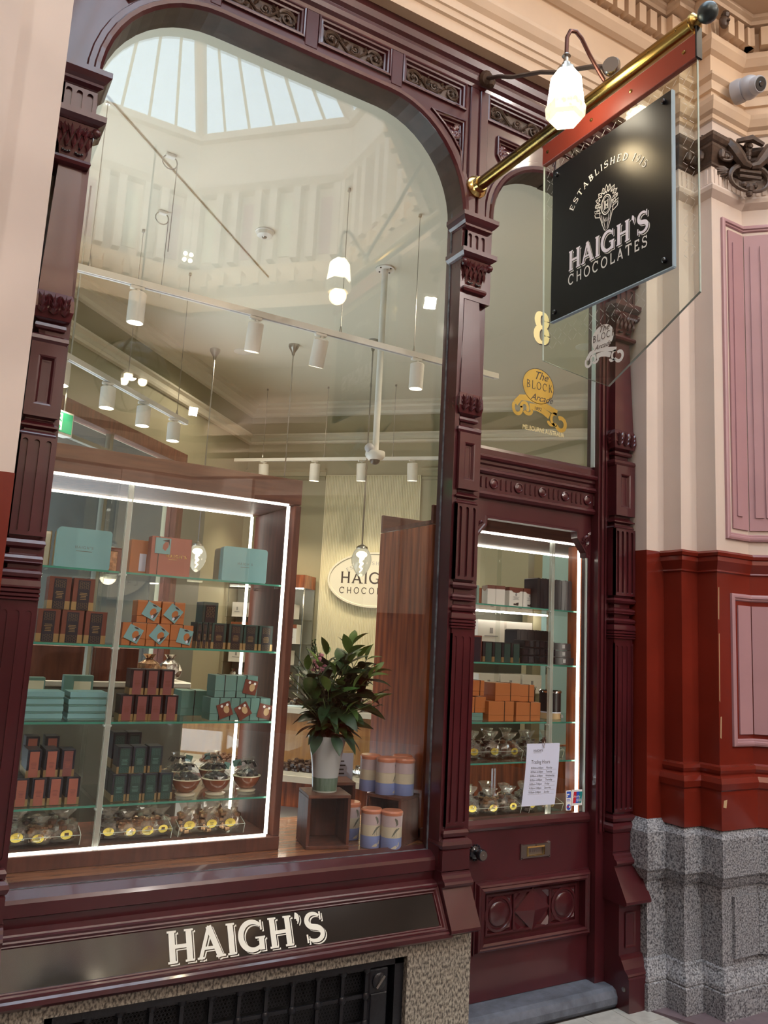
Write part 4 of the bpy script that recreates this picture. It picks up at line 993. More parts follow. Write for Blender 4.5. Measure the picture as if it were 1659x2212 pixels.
# serif lettering: stroked capitals made as flat shapes
def band(pts, ws):
    n = len(pts); L, R_ = [], []
    for i, p in enumerate(pts):
        a, b = Vector(pts[max(i - 1, 0)]), Vector(pts[min(i + 1, n - 1)])
        d = (b - a).normalized(); nn = Vector((-d.y, d.x)); w = ws[i] if isinstance(ws, (list, tuple)) else ws
        L.append(Vector(p) + nn * w / 2); R_.append(Vector(p) - nn * w / 2)
    return L, R_
def arcp(cx, cy, rx, ry, a0, a1, n=14):
    return [(cx + rx * cos(rad(a0 + (a1 - a0) * i / n)), cy + ry * sin(rad(a0 + (a1 - a0) * i / n))) for i in range(n + 1)]
def glyph(ch, t=.17, th=.10, sf=.05, sh=.055):
    """list of (points, width) strokes and the advance, letter height 1"""
    S = []
    def stem(x, z0=0, z1=1, w=t, a=True, b=True):
        S.append(([(x, z0), (x, z1)], w))
        if a and sf: S.append(([(x - w / 2 - sf, z0 + sh / 2), (x + w / 2 + sf, z0 + sh / 2)], sh))
        if b and sf: S.append(([(x - w / 2 - sf, z1 - sh / 2), (x + w / 2 + sf, z1 - sh / 2)], sh))
    c = ch.upper()
    if c == 'H': stem(.2); stem(.78); S.append(([(.2, .5), (.78, .5)], th)); adv = .98
    elif c == 'I': stem(.2); adv = .40
    elif c == 'A':
        S.append(([(.10, 0), (.46, 1)], th)); S.append(([(.44, 1), (.80, 0)], t)); S.append(([(.24, .32), (.68, .32)], th * .8))
        if sf: S.append(([(.0, sh / 2), (.24, sh / 2)], sh)); S.append(([(.64, sh / 2), (.98, sh / 2)], sh))
        adv = .96
    elif c in 'GC':
        S.append((arcp(.52, .5, .42, .45, 42, 318, 26), [th * .7] + [th + (t - th) * sin(pi * i / 24) for i in range(25)] + [th * .7]))
        S.append(([(.86, .66), (.86, .98)], sh))
        if c == 'G':
            S.append(([(.84, .02), (.84, .42)], t * .95)); S.append(([(.62, .42), (.98, .42)], sh))
        adv = 1.04
    elif c == 'S':
        p = arcp(.38, .73, .27, .225, 35, 262, 16) + arcp(.38, .27, .30, .225, 80, -145, 16)
        S.append((p, [th * .7 + (t - th * .7) * max(0, sin(pi * i / (len(p) - 1))) for i in range(len(p))]))
        S.append(([(.655, .72), (.655, 1.0)], sh)); S.append(([(.07, .0), (.07, .28)], sh)); adv = .78
    elif c == "'":
        S.append((arcp(.06, .80, .12, .16, 90, -50, 8), [t * 1.1, t * 1.1, t, t * .8, t * .6, t * .45, t * .3, t * .2, .02])); adv = .34
    elif c == 'O':
        S.append((arcp(.52, .5, .42, .45, 0, 360, 30), [th + (t - th) * abs(cos(2 * pi * i / 30)) for i in range(31)])); adv = 1.06
    elif c == 'L': stem(.2); S.append(([(.2, sh / 2), (.72, sh / 2)], max(sh, th))); S.append(([(.72, 0), (.72, .26)], sh)); adv = .80
    elif c == 'T': stem(.42, b=False); S.append(([(.02, 1 - th / 2), (.82, 1 - th / 2)], th)); S.append(([(.04, .76), (.04, 1)], sh)); S.append(([(.80, .76), (.80, 1)], sh)); adv = .86
    elif c == 'E':
        stem(.2); S.append(([(.2, 1 - th / 2), (.70, 1 - th / 2)], th)); S.append(([(.2, .52), (.58, .52)], th)); S.append(([(.2, th / 2), (.72, th / 2)], th)); S.append(([(.70, .76), (.70, 1)], sh)); S.append(([(.72, 0), (.72, .26)], sh)); adv = .82
    elif c in 'BDP':
        stem(.2)
        if c == 'D': S.append((arcp(.2, .5, .62, .45, 90, -90, 18), [th + (t - th) * sin(pi * i / 18) for i in range(19)])); adv = .98
        else:
            S.append((arcp(.2, .75, .46, .20, 90, -90, 12), [th + (t - th) * sin(pi * i / 12) for i in range(13)])); adv = .8
            if c == 'B': S.append((arcp(.2, .28, .52, .235, 90, -90, 12), [th + (t - th) * sin(pi * i / 12) for i in range(13)])); adv = .86
    elif c == 'K': stem(.2); S.append(([(.24, .45), (.74, .97)], th)); S.append(([(.40, .60), (.82, .02)], t)); adv = .9
    elif c == 'N': stem(.18, w=th); stem(.80, w=th); S.append(([(.14, .98), (.82, .02)], t)); adv = 1.0
    elif c == 'M': stem(.16, w=th); stem(.96, w=t); S.append(([(.16, .98), (.55, .02)], t)); S.append(([(.55, .02), (.94, .98)], th)); adv = 1.14
    elif c == 'U': stem(.18, .3, 1, a=False); stem(.78, .3, 1, w=th, a=False); S.append((arcp(.48, .32, .30, .28, 180, 360, 12), [t - (t - th) * i / 12 for i in range(13)])); adv = .98
    elif c == 'R': stem(.2); S.append((arcp(.2, .75, .46, .20, 90, -90, 12), [th + (t - th) * sin(pi * i / 12) for i in range(13)])); S.append(([(.42, .55), (.82, .02)], t)); adv = .9
    elif c == '1': stem(.24, b=False); S.append(([(.06, .82), (.24, .97)], th)); adv = .46
    elif c == '9': S.append((arcp(.34, .68, .26, .27, 0, 360, 18), th * 1.1)); S.append((arcp(.18, .62, .42, .60, 8, -78, 12), th * 1.2)); adv = .70
    elif c == '5': S.append(([(.56, .94), (.18, .94), (.14, .56)], th)); S.append((arcp(.28, .30, .32, .27, 118, -140, 16), [th + (t - th) * sin(pi * i / 16) for i in range(17)])); adv = .68
    elif c == '8': S.append((arcp(.32, .745, .215, .225, 0, 360, 20), [th + (t - th) * abs(cos(2 * pi * i / 20)) for i in range(21)])); S.append((arcp(.32, .265, .25, .245, 0, 360, 20), [th + (t - th) * abs(cos(2 * pi * i / 20)) for i in range(21)])); adv = .66
    else: adv = .4
    return S, adv
def lettering(text, h, fmap, hh, track=.06, **kw):
    """returns (mesh, width): flat letters of height h along +p, placed by fmap(p, q, depth)"""
    mb = MB(); x = 0
    for ch in text:
        S, adv = glyph(ch, **kw)
        for k, (pts, w) in enumerate(S):
            L, R_ = band(pts, w)
            n = len(L)
            vs = [fmap((x + q.x) * h, q.y * h, hh + k * 1e-5) for q in L] + [fmap((x + q.x) * h, q.y * h, hh + k * 1e-5) for q in R_]
            mb.add(vs, [(i, i + 1, n + i + 1, n + i) for i in range(n - 1)])
        x += adv + track
    return mb, (x - track) * h
def shaded_word(text, h, fm, hh, off, **kw):
    """inline letters with a thin drop-shade line, as sign painters do"""
    a, w = lettering(text, h, fm, hh, **kw)
    return a, w
def bform(text, size, fm, hh, align='LEFT', shear=0.0, space=1.0, offset=0.0):
    """text set in the built-in face, as a flat mesh"""
    cu = bpy.data.curves.new('lettering', 'FONT'); cu.body = text; cu.size = size; cu.align_x = align; cu.shear = shear; cu.space_character = space; cu.resolution_u = 3
    cu.offset = offset
    o = bpy.data.objects.new('lettering', cu); COL.objects.link(o)
    dg = bpy.context.evaluated_depsgraph_get(); e = o.evaluated_get(dg); me = e.to_mesh()
    mb = MB(); mb.add([fm(v.co.x, v.co.y, hh) for v in me.vertices], [tuple(p.vertices) for p in me.polygons])
    e.to_mesh_clear(); bpy.data.objects.remove(o); bpy.data.curves.remove(cu)
    return mb
SB = lambda p0, z0: (lambda p, q, h: (SXX - .0225 - h, p0 - p, z0 + q))
m1, wd = lettering("HAIGH'S", .088, SB(-.822, 3.164), .0012, track=.055, t=.20, th=.115, sf=.05, sh=.07)
k = .428 / wd
FMH = lambda p, q, h: (SXX - .0225 - h, -.820 - p * k, 3.160 + q)
m1, wd = lettering("HAIGH'S", .088, FMH, .0012, track=.055, t=.20, th=.115, sf=.05, sh=.07)
sh_, _ = lettering("HAIGH'S", .088, lambda p, q, h: (SXX - .0225 - h, -.826 - p * k, 3.152 + q), .0004, track=.055, t=.20, th=.115, sf=.05, sh=.07)
ms, _ = lettering("HAIGH'S", .088, lambda p, q, h: (SXX - .0225 - h, -.823 - p * k, 3.156 + q), .0008, track=.055, t=.20, th=.115, sf=.05, sh=.07)
obj('name_lettering', m1, M['lilac_print'], bd)
obj('lettering_shade', sh_, M['white'], bd)
obj('lettering_gap', ms, M['signblack'], bd)
tw = lettering('CHOCOLATES', .046, SB(0, 0), 0, track=.30, t=.15, th=.13, sf=0, sh=.12)[1]; k2 = .422 / tw
obj('lettering', lettering('CHOCOLATES', .046, lambda p, q, h: (SXX - .0225 - h, -.820 - p * k2, 3.098 + q), .0012, track=.30, t=.15, th=.13, sf=0, sh=.12)[0], M['white'], bd)
def arc_text(text, h, cy, cz, R_, total, fm, hh, **kw):
    adv = [glyph(c, **kw)[1] + .22 for c in text]; tot = sum(adv) - .22
    mb = MB(); x = 0
    for c, a in zip(text, adv):
        s = (x + (a - .22) / 2) / tot - .5
        th_ = s * total; ca, sa = cos(-th_), sin(-th_)
        px, pz = R_ * sin(th_), R_ * cos(th_)
        w2_ = (a - .22) / 2 * h
        f2 = lambda p, q, hd: fm(cy + px + (p - w2_) * ca - q * sa, cz + pz + (p - w2_) * sa + q * ca, hd)
        mb.join(lettering(c, h, f2, hh, **kw)[0]); x += a
    return mb
obj('arched_lettering', arc_text('ESTABLISHED 1915', .030, 0, 0, .235, rad(112), lambda p, q, h: (SXX - .0225 - h, -1.034 - p * .98, 3.290 + q * 1.0), .0012, t=.15, th=.08, sf=.05, sh=.05), M['white'], bd)
# pod crest with cartouche, ribbon and leaves
def crest(fm, s, h):
    mb = MB()
    def ln(pts, w): 
        L, R_ = band(pts, w); n = len(L)
        mb.add([fm(q.x * s, q.y * s, h) for q in L] + [fm(q.x * s, q.y * s, h) for q in R_], [(i, i + 1, n + i + 1, n + i) for i in range(n - 1)])
    for sg in (-1, 1):
        ln([(sg * .02, -1.0), (sg * .10, -.95), (sg * .22, -.66), (sg * .34, -.30), (sg * .38, .0)], .035)
        ln([(sg * .05, -.92), (sg * .12, -.6), (sg * .15, -.35)], .03)
        ln([(sg * .20, -.62), (sg * .24, -.4), (sg * .25, -.25)], .03)
        ln([(sg * .30, -.12), (sg * .62, -.02), (sg * .66, .10), (sg * .34, .02)], .035)
        ln([(sg * .34, .14), (sg * .60, .22), (sg * .62, .34), (sg * .32, .26)], .035)
        ln([(sg * .36, -.30), (sg * .60, -.20), (sg * .64, -.06)], .04)
        for i in range(5):
            a = rad(90 - sg * (18 + 26 * i)) if sg > 0 else rad(90 + 18 + 26 * i)
            bx_, by_ = .36 * cos(a), .34 + .30 * sin(a)
            tx, ty = .66 * cos(a) * .95, .34 + .62 * sin(a)
            nx, ny = -sin(a) * .10, cos(a) * .10
            ln([(bx_, by_), ((bx_ + tx) / 2 + nx, (by_ + ty) / 2 + ny), (tx, ty), ((bx_ + tx) / 2 - nx, (by_ + ty) / 2 - ny), (bx_, by_)], .035)
            ln([(bx_, by_), (tx * .96, ty * .98)], .02)
    ln([(0, .62), (-.09, .8), (0, 1.0), (.09, .8), (0, .62)], .045)
    ln(arcp(0, .12, .27, .42, 0, 360, 28), .045); ln(arcp(0, .12, .20, .34, 0, 360, 28), .025)
    ln([(-.09, -.08), (-.09, .32)], .045); ln([(.09, -.08), (.09, .32)], .045); ln([(-.09, .12), (.09, .12)], .04)
    ln(arcp(0, .20, .05, .08, 60, 300, 10), .03); ln(arcp(.0, .02, .05, .07, 0, 330, 10), .03)
    for i in range(4): ln([(-.14 + .09 * i, -.42 - .02 * i), (-.05 + .05 * i, -.62)], .025)
    return mb
obj('crest', crest(lambda p, q, h: (SXX - .0225 - h, -1.033 - p, 3.352 + q), .098, .0012), M['white'], bd)
# arcade badge etched on the blade, gilt one on the transom pane
def badge(fm, s, h, outline=False):
    disc = MB(); rib = MB()
    P = arcp(0, .42, .56, .50, 0, 360, 40)[:-1]
    disc.plate(P, [], lambda p, q, hh: fm(p * s, q * s, hh), h, h + .0003)
    def ln(pts, w, m=rib, hh=0):
        L, R_ = band(pts, w); n = len(L)
        m.add([fm(q.x * s, q.y * s, h + .0006 + hh) for q in L] + [fm(q.x * s, q.y * s, h + .0006 + hh) for q in R_], [(i, i + 1, n + i + 1, n + i) for i in range(n - 1)])
    ln([(-.80, -.22), (-.62, -.02), (-.3, .02), (0, -.02), (.35, -.12), (.70, -.22)], .17)
    ln([(-.30, -.22), (-.05, -.20), (.20, -.26), (.42, -.36)], .19)
    ln(arcp(-.72, -.32, .15, .18, 140, 380, 12), .10); ln(arcp(-.48, -.28, .12, .14, -40, 190, 10), .09); ln(arcp(-.36, -.34, .14, .10, 200, 380, 10), .09)
    ln(arcp(.62, -.42, .13, .16, 60, 300, 12), .09); ln(arcp(.84, -.52, .17, .18, 120, -160, 14), .12); ln(arcp(.50, -.50, .12, .10, 180, 330, 10), .09)
    return disc, rib
d_, r_ = badge(lambda p, q, h: (SXX - .0045 - h, -1.0 - p * .93, 2.775 + q * .95), .112, .0004)
obj('etched_badge', d_.join(r_), M['frost'], bl)
obj('badge_lettering', lettering('BLOCK', .028, lambda p, q, h: (SXX - .006 - h, -.948 - p * .80, 2.812 + q), .0004, track=.18, t=.12, th=.08, sf=.04, sh=.04)[0], M['carving'], bl)
SF_ = lambda y0, z0, sl=0.0: (lambda p, q, h: (SXX - .006 - h, y0 - p, z0 + q + sl * p))
obj('badge_script', bform('The', .036, SF_(-.978, 2.845), .0004, shear=.4).join(bform('Arcade', .030, SF_(-.958, 2.778), .0004, shear=.45)), M['carving'], bl)
# gilt number and badge on the transom pane
TB = lambda x0, z0, kx=1.0: (lambda p, q, h: (x0 + p * kx, -.0065 - h, z0 + q))
n8, w8 = lettering('8', .172, TB(2.712, 3.232, .82), .0006, t=.30, th=.10)
n8b, _ = lettering('8', .172, TB(2.718, 3.226, .82), .0002, t=.30, th=.10)
obj('number', n8, M['pale_gold'], w2); obj('number_shade', n8b, M['dark_print'], w2)
d_, r_ = badge(lambda p, q, h: (2.742 + p, -.0065 - h, 2.905 + q), .192, .0004)
bdg = obj('gilt_badge', d_, M['gold_print'], w2)
d3, r3 = badge(lambda p, q, h: (2.742 + p, -.0065 - h, 2.905 + q), .192, .0004)
obj('gilt_ribbon', r_, M['gold_print'], w2)
rim = MB()
L, R_ = band(arcp(0, .42, .56, .50, 0, 360, 40), .016)
rim.add([(2.742 + q.x * .192, -.0075, 2.905 + q.y * .192) for q in L] + [(2.742 + q.x * .192, -.0075, 2.905 + q.y * .192) for q in R_], [(i, i + 1, 42 + i, 41 + i) for i in range(40)])
obj('badge_outline', rim, M['dark_print'], w2)
blk = lettering('BLOCK', .044, TB(2.660, 2.966, .72), .0014, track=.26, t=.11, th=.06, sf=.05, sh=.04)
obj('badge_lettering', blk[0], M['dark_print'], w2)
obj('badge_script', bform('The', .062, TB(2.708, 3.024), .0014, shear=.4).join(bform('Arcade', .052, TB(2.690, 2.905), .0014, shear=.45)).join(bform('1892', .026, TB(2.715, 2.852), .0016, shear=.1)), M['dark_print'], w2)
obj('place_lettering', bform('MELBOURNE AUSTRALIA', .036, TB(2.640, 2.735, .72), .0006, shear=0), M['pale_gold'], w2)
# name on the raking board: cream letters with a cream shade line
FN = lambda x0, dz: (lambda p, q, h: RK(x0 + p, LN * .80 - q + dz, -.001 + h))
txt = dict(track=.05, t=.20, th=.12, sf=.055, sh=.065)
a0, wn_ = lettering("HAIGH'S", .108, FN(0, 0), 0, **txt); kx = .635 / wn_
FNk = lambda x0, dz: (lambda p, q, h: RK(x0 + p * kx, LN * .78 - q + dz, -.001 + h))
obj('name_lettering', lettering("HAIGH'S", .108, FNk(.945, 0), .0012, **txt)[0], M['cream_print'], ap)
obj('lettering_shade', lettering("HAIGH'S", .108, FNk(.953, .007), .0004, **txt)[0], M['cream_print'], ap)
obj('lettering_gap', lettering("HAIGH'S", .108, FNk(.949, .0035), .0008, **txt)[0], M['fascia_black'], ap)

# gooseneck lamp on the pole, stay rod with junction box
lp = thing('gooseneck_lamp', 'lit opal glass lamp on a bronze gooseneck above the brass pole', 'lamp', (SXX, -1.0, 3.93))
obj('arm', MB().tube([(SXX, -1.005, 3.925), (SXX - .03, -1.0, 3.96), (SXX - .09, -1.0, 4.02), (SXX - .135, -1.0, 4.075), (SXX - .165, -.999, 4.094), (SXX - .195, -.997, 4.085), (SXX - .210, -.995, 4.05), (SXX - .212, -.995, 3.96)], .0085, 10), pm('bronze_tube', (.10, .035, .025), .3, .6), lp)
LC = Vector((2.003, -.995, 0))
obj('arm_foot', MB().lathe([(.018, 0), (.014, .012)], (SXX, -1.01, 3.925), (-.3, .1, 1), 12), M['brass'], lp)
LZ = lambda z: 1.6 + (z - 1.6) * .903 + .002
obj('socket', MB().lathe([(r_ * .9, LZ(z)) for r_, z in ((.014, 4.225), (.020, 4.215), (.012, 4.205), (.012, 4.185), (.020, 4.178), (.024, 4.160), (.040, 4.150), (.046, 4.120))], LC, n=16), M['nickel'], lp)
def hexring(r, z, tw=0.0): return [(LC.x + r * .9 * cos(pi / 3 * k + tw), LC.y + r * .9 * sin(pi / 3 * k + tw), LZ(z)) for k in range(6)]
sh2 = obj('lamp_shade', MB().loft([hexring(.046, 4.134, .3), hexring(.066, 4.112, .3), hexring(.072, 4.06, .3), hexring(.080, 3.985, .3)], True, False), M['shade'], lp)
obj('shade_rim', MB().loft([hexring(.080, 3.985, .3), hexring(.089, 3.962, .3), hexring(.085, 3.915, .3), hexring(.070, 3.900, .3)], True, False), M['shade_rim'], lp)
lamp('gooseneck_light', 'POINT', (LC.x, LC.y, 3.655), W_SIGNLAMP, (1, .80, .50), lp, .05)
sr = thing('stay_rod', 'thin dark conduit with round junction box running from fascia to brass pole', 'conduit', (2.23, -.13, 4.5))
p0, p1 = Vector((2.232, -.14, 4.505)), Vector((2.200, -1.045, 3.975))
obj('tube', MB().tube([p0.lerp(p1, i / 8) + Vector((0, .0, .006 * sin(i * 2.1))) for i in range(9)], .0105, 8), pm('tarnished_pipe', (.09, .07, .06), .4, .4), sr)
obj('fixing', MB().lathe([(.036, -.02), (.040, .0), (.030, .02)], p0, (p1 - p0), 12).ball(p0 + Vector((.02, -.01, -.02)), .03, 8), M['carving'], sr)
jb = obj('junction_box', MB().lathe([(.036, -.016), (.038, 0), (.032, .012)], p1, (-.8, -.55, -.1), 20), M['nickel'], sr)

# ================================================================ SHOP INTERIOR (room turned 45 degrees to the shopfront)
U, V = Vector((.70711, .70711, 0)), Vector((.70711, -.70711, 0))
CN = Vector((3.43, 6.27, 0)); ZC = 4.45
def BW(s, h, z): p = CN + V * s - U * h; return (p.x, p.y, z)          # along the back wall, h out of the wall
def LW(s, h, z): p = CN - U * s + V * h; return (p.x, p.y, z)          # along the left wall
def KP(K, s, z): p = Vector((K / 2, K / 2, 0)) + V * s; return (p.x, p.y, z)
FB = lambda p, q, h: BW(p, h, q)
FL = lambda p, q, h: LW(p, h, q)
shp = [(-3.2, .02), (-2.9, -.0), (CN.x, CN.y), (9.6, .1), (9.6, .02)]
tag(obj('floor_shop', MB().plate(orient([(-3.2, .05), (-2.8, .05), (3.43, 6.3), (9.6, .1), (9.6, .05)], True), [], PL, -.12, -.02), M['wood_d']), 'dark timber floor inside the chocolate shop', 'floor', kind='structure')
ci = tag(obj('ceiling', MB().plate(orient([(-3.4, .0), (3.43, 6.6), (9.8, .2), (9.8, .0)], True), [], PL, ZC, ZC + .12), M['ceil']), 'ivory ceiling of the shop interior', 'ceiling', kind='structure')
ta, tb = Vector((.55, 1.04)), Vector((2.15, 2.62))
obj('cable_trunking', MB().tube([(ta.x, ta.y, ZC - .008), (tb.x, tb.y, ZC - .008)], .0075, 4), M['ceil'], ci)
wb = tag(obj('wall_back', MB().plate([(-.1, -.1), (8.8, -.1), (8.8, ZC), (-.1, ZC)], [], FB, -.12, 0), M['olive']), 'olive back wall of the shop with ivory mouldings', 'wall', kind='structure')
crn = [(0, ZC), (.17, ZC), (.165, ZC - .03), (.12, ZC - .045), (.11, ZC - .07), (.06, ZC - .10), (.045, ZC - .13), (.02, ZC - .14), (0, ZC - .15)]
obj('ceiling_cornice', MB().plate(crn, [], lambda p, q, h: BW(h, p, q), 0, 8.6), M['ivory'], wb)
obj('frieze', MB().plate([(0, 4.07), (8.6, 4.07), (8.6, 4.31), (0, 4.31)], [], FB, 0, .015), M['olive_d'], wb)
obj('picture_moulding', MB().plate([(0, 3.96), (.04, 3.965), (.05, 3.99), (.035, 4.0), (.035, 4.04), (.07, 4.06), (.07, 4.08), (0, 4.085)], [], lambda p, q, h: BW(h, p, q), 0, 8.6), M['ivory'], wb)
obj('rail_moulding', MB().plate([(0, 3.50), (.03, 3.51), (.035, 3.54), (.02, 3.55), (.02, 3.60), (.045, 3.62), (.045, 3.64), (0, 3.645)], [], lambda p, q, h: BW(h, p, q), 0, 1.05), M['olive'], wb)
obj('rail_moulding', MB().plate([(0, 3.50), (.03, 3.51), (.035, 3.54), (.02, 3.55), (.02, 3.60), (.045, 3.62), (.045, 3.64), (0, 3.645)], [], lambda p, q, h: BW(h, p, q), 2.25, 8.6), M['olive'], wb)
wL = tag(obj('wall_side', MB().plate(orient([(-.1, -.1), (1.72, -.1), (1.72, 3.34), (8.9, 3.34), (8.9, ZC), (-.1, ZC)], True), [], FL, -.12, 0), M['olive']), 'olive side wall of the shop above a timber framed window', 'wall', kind='structure')
obj('ceiling_cornice', MB().plate(crn, [], lambda p, q, h: LW(h, p, q), 0, 8.6), M['ivory'], wL)
obj('frieze', MB().plate([(0, 4.07), (8.6, 4.07), (8.6, 4.31), (0, 4.31)], [], FL, 0, .015), M['olive_d'], wL)
obj('picture_moulding', MB().plate([(0, 3.96), (.04, 3.965), (.05, 3.99), (.035, 4.0), (.035, 4.04), (.07, 4.06), (.07, 4.08), (0, 4.085)], [], lambda p, q, h: LW(h, p, q), 0, 8.6), M['ivory'], wL)
obj('pier_cover', MB().plate([(1.05, 0), (1.55, 0), (1.55, 3.3), (1.05, 3.3)], [], FL, 0, .02), M['greycol'], wL)
tag(obj('wall_inner', MB().box(-3.3, -2.7, -.3, .6, GZ, ZC).box(9.4, 9.7, -.1, .4, GZ, ZC).box(-3.3, 9.7, -.02, .06, 4.24, 4.62).box(3.36, 9.7, .091, .11, -.1, 4.3).box(-3.3, .30, .03, .08, -.1, 4.3), M['ceil']), 'ivory inner face of the shopfront wall', 'wall', kind='structure')
# side window towards the street: dark timber frame, glazing bars, awning and street beyond
w3 = thing('window_3', 'side window of the shop with brown timber frame looking onto a dark street', 'window', LW(4.2, 0, 0), kind='structure')
obj('lintel', MB().plate([(1.62, 3.32), (8.8, 3.32), (8.8, 3.44), (1.62, 3.44)], [], FL, -.06, .06), M['wood_d'], w3)
obj('post', MB().plate([(1.62, 0), (1.74, 0), (1.74, 3.32), (1.62, 3.32)], [], FL, -.06, .06), M['wood_d'], w3)
for z in (3.14, 2.98): obj('glazing_bar', MB().plate([(1.74, z), (8.6, z), (8.6, z + .035), (1.74, z + .035)], [], FL, -.03, .02), M['greycol'], w3)
for s in (2.9, 4.3, 5.7): obj('mullion', MB().plate([(s, 0), (s + .05, 0), (s + .05, 3.32), (s, 3.32)], [], FL, -.03, .02), M['greycol'], w3)
obj('pane', MB().plate([(1.74, .1), (8.6, .1), (8.6, 3.32), (1.74, 3.32)], [], FL, -.012, -.006), M['glass'], w3)
sw = tag(obj('wall_street', MB().plate([(-2, -.1), (10, -.1), (10, 6.2), (-2, 6.2)], [], FL, -3.6, -3.4).plate([(-2, -.1), (-2.2, -.1), (-2.2, 6.2), (-2, 6.2)], [], FL, -3.4, 0).plate([(10, -.1), (10.2, -.1), (10.2, 6.2), (10, 6.2)], [], FL, -3.4, 0), M['street']), 'dark street facade beyond the side window', 'wall', kind='structure')
aw = obj('street_awning', MB().plate([(1.9, 2.55), (2.9, 2.55), (3.25, 3.28), (1.9, 3.28)], [], FL, -1.6, -1.56), M['blue_awn'])
tag(aw, 'blue awning of a shop across the street, seen through the side window', 'awning')
cb = thing('display_case', 'dark cabinet with pale counter standing behind the left glass shelves', 'cabinet', (.55, 1.3, 0))
obj('body', MB().box(.20, 1.32, 1.12, 1.6, -.02, 1.30, .01), M['greycol'], cb)
obj('top', MB().box(.18, 1.34, 1.10, 1.62, 1.30, 1.33, .005), M['stone'], cb)
obj('burgundy_box', MB().box(.50, .78, 1.105, 1.12, 1.32, 1.50, .004).box(.82, 1.05, 1.105, 1.12, 1.33, 1.50, .004), M['wood_d'], cb)  # timber blocks stand in for two clear boxes with burgundy contents

# ribbed board with the oval shop sign
rb_ = thing('ribbed_board', 'tall ivory ribbed board on the back wall behind the oval sign', 'wall panel', BW(1.65, 0, .9))
obj('board', MB().plate([(1.06, .85), (2.24, .85), (2.24, 3.56), (1.06, 3.56)], [], FB, .001, .03), M['rib'], rb_)
ribs = MB()
for i in range(59):
    s = 1.07 + i * .0197
    ribs.add([BW(s, .03, .86), BW(s + .006, .040, .86), BW(s + .013, .030, .86), BW(s, .03, 3.55), BW(s + .006, .040, 3.55), BW(s + .013, .030, 3.55)], [(0, 1, 4, 3), (1, 2, 5, 4)])
obj('ribs', ribs, M['rib'], rb_, kind='stuff')
ov = thing('oval_sign', 'oval ivory shop sign on the ribbed board', 'sign', BW(1.73, .05, 2.30))
EL = [(1.73 + .555 * cos(2 * pi * i / 56), 2.30 + .325 * sin(2 * pi * i / 56)) for i in range(56)]
obj('plaque', MB().plate(EL, [], FB, .045, .075), M['ivory'], ov)
obj('plaque_rim', MB().ribbon(EL, [(0, .07), (0, .085), (-.02, .085), (-.025, .075)], FB, True), M['ivory'], ov)
tk = dict(track=.06, t=.15, th=.12, sf=.02, sh=.06)
a_, w_ = lettering("HAIGH'S", .135, lambda p, q, h: BW(p, h, q), 0, **tk); k3 = .82 / w_
obj('name_lettering', lettering("HAIGH'S", .135, lambda p, q, h: BW(1.325 + p * k3, .0765 + h, 2.255 + q), 0, **tk)[0], M['dark_print'], ov)
tk2 = dict(track=.34, t=.13, th=.12, sf=0, sh=.10)
a_, w_ = lettering('CHOCOLATES', .075, lambda p, q, h: BW(p, h, q), 0, **tk2); k4 = .82 / w_
obj('lettering', lettering('CHOCOLATES', .075, lambda p, q, h: BW(1.325 + p * k4, .0765 + h, 2.135 + q), 0, **tk2)[0], M['dark_print'], ov)
obj('arched_lettering', arc_text('ESTABLISHED 1915', .042, 0, 0, .62, rad(62), lambda p, q, h: BW(1.73 + p, h, 1.855 + q), .0765, t=.14, th=.08, sf=.04, sh=.05), M['grey_print'], ov)

# track lights
def track(name, label, a, b, z, n_rod, rods):
    a, b = Vector(a), Vector(b); d = (b - a).normalized(); nn = Vector((-d.y, d.x)); L_ = (b - a).length
    t = thing(name, label, 'track', (a.x, a.y, z), 'ceiling light tracks')
    q = lambda p, w, h: (a.x + d.x * h + nn.x * p, a.y + d.y * h + nn.y * p, w)
    obj('rail', MB().plate([(-.018, z), (.018, z), (.018, z + .036), (-.018, z + .036)], [], q, 0, L_), M['plastic'], t)
    obj('slot', MB().plate([(-.006, z - .002), (.006, z - .002), (.006, z + .001), (-.006, z + .001)], [], q, .03, L_ - .03), M['plastic_g'], t)
    for r in rods:
        p = a + d * r
        obj('suspension_cable', MB().tube([(p.x, p.y, z + .034), (p.x, p.y, ZC - .012)], .0028, 5), M['nickel'], t)
        obj('cable_grip', MB().lathe([(.009, 0), (.009, .02), (.004, .045)], (p.x, p.y, z + .034), n=10).lathe([(.012, 0), (.010, .02)], (p.x, p.y, ZC - .02), n=10), M['nickel'], t)
    return t, a, d
def spotlight(p, z, label, tilt=(0, 0), power=1.0, r=.046, h=.175, head=None):
    t = thing('track_spotlight', label, 'spotlight', (p[0], p[1], z), 'track spotlights')
    ax = Vector((tilt[0], tilt[1], -1)).normalized()
    o = Vector((p[0], p[1], z - .03))
    obj('adaptor', MB().box(p[0] - .045, p[0] + .03, p[1] - .014, p[1] + .014, z - .018, z, .003).tube([(p[0], p[1], z - .015), (p[0], p[1], z - .05)], .011, 8), M['plastic'], t)
    obj('can', MB().lathe([(.03, 0), (r - .006, .004), (r, .010), (r, h), (r - .004, h), (r - .008, h - .02), (.004, h - .028)], o, ax, 20), M['plastic'], t, 40)
    obj('lens', MB().lathe([(r - .010, h - .018), (r - .010, h - .014), (.003, h - .012)], o, ax, 18), M['spotlit'], t)
    e = o + ax * (h + .01)
    lamp('spot_beam', 'SPOT', e, W_SPOT * power, (1, .84, .62), t, .035, spot=95, aim=e + ax, blend=.7)
    return t
track('lighting_track', 'long white lighting track hung on cables close behind the shop window', (.45, 1.1), (3.32, 1.1), 3.44, 3, (.14, 1.64, 2.18, 2.74))
nmz = ('first', 'second', 'third', 'fourth')
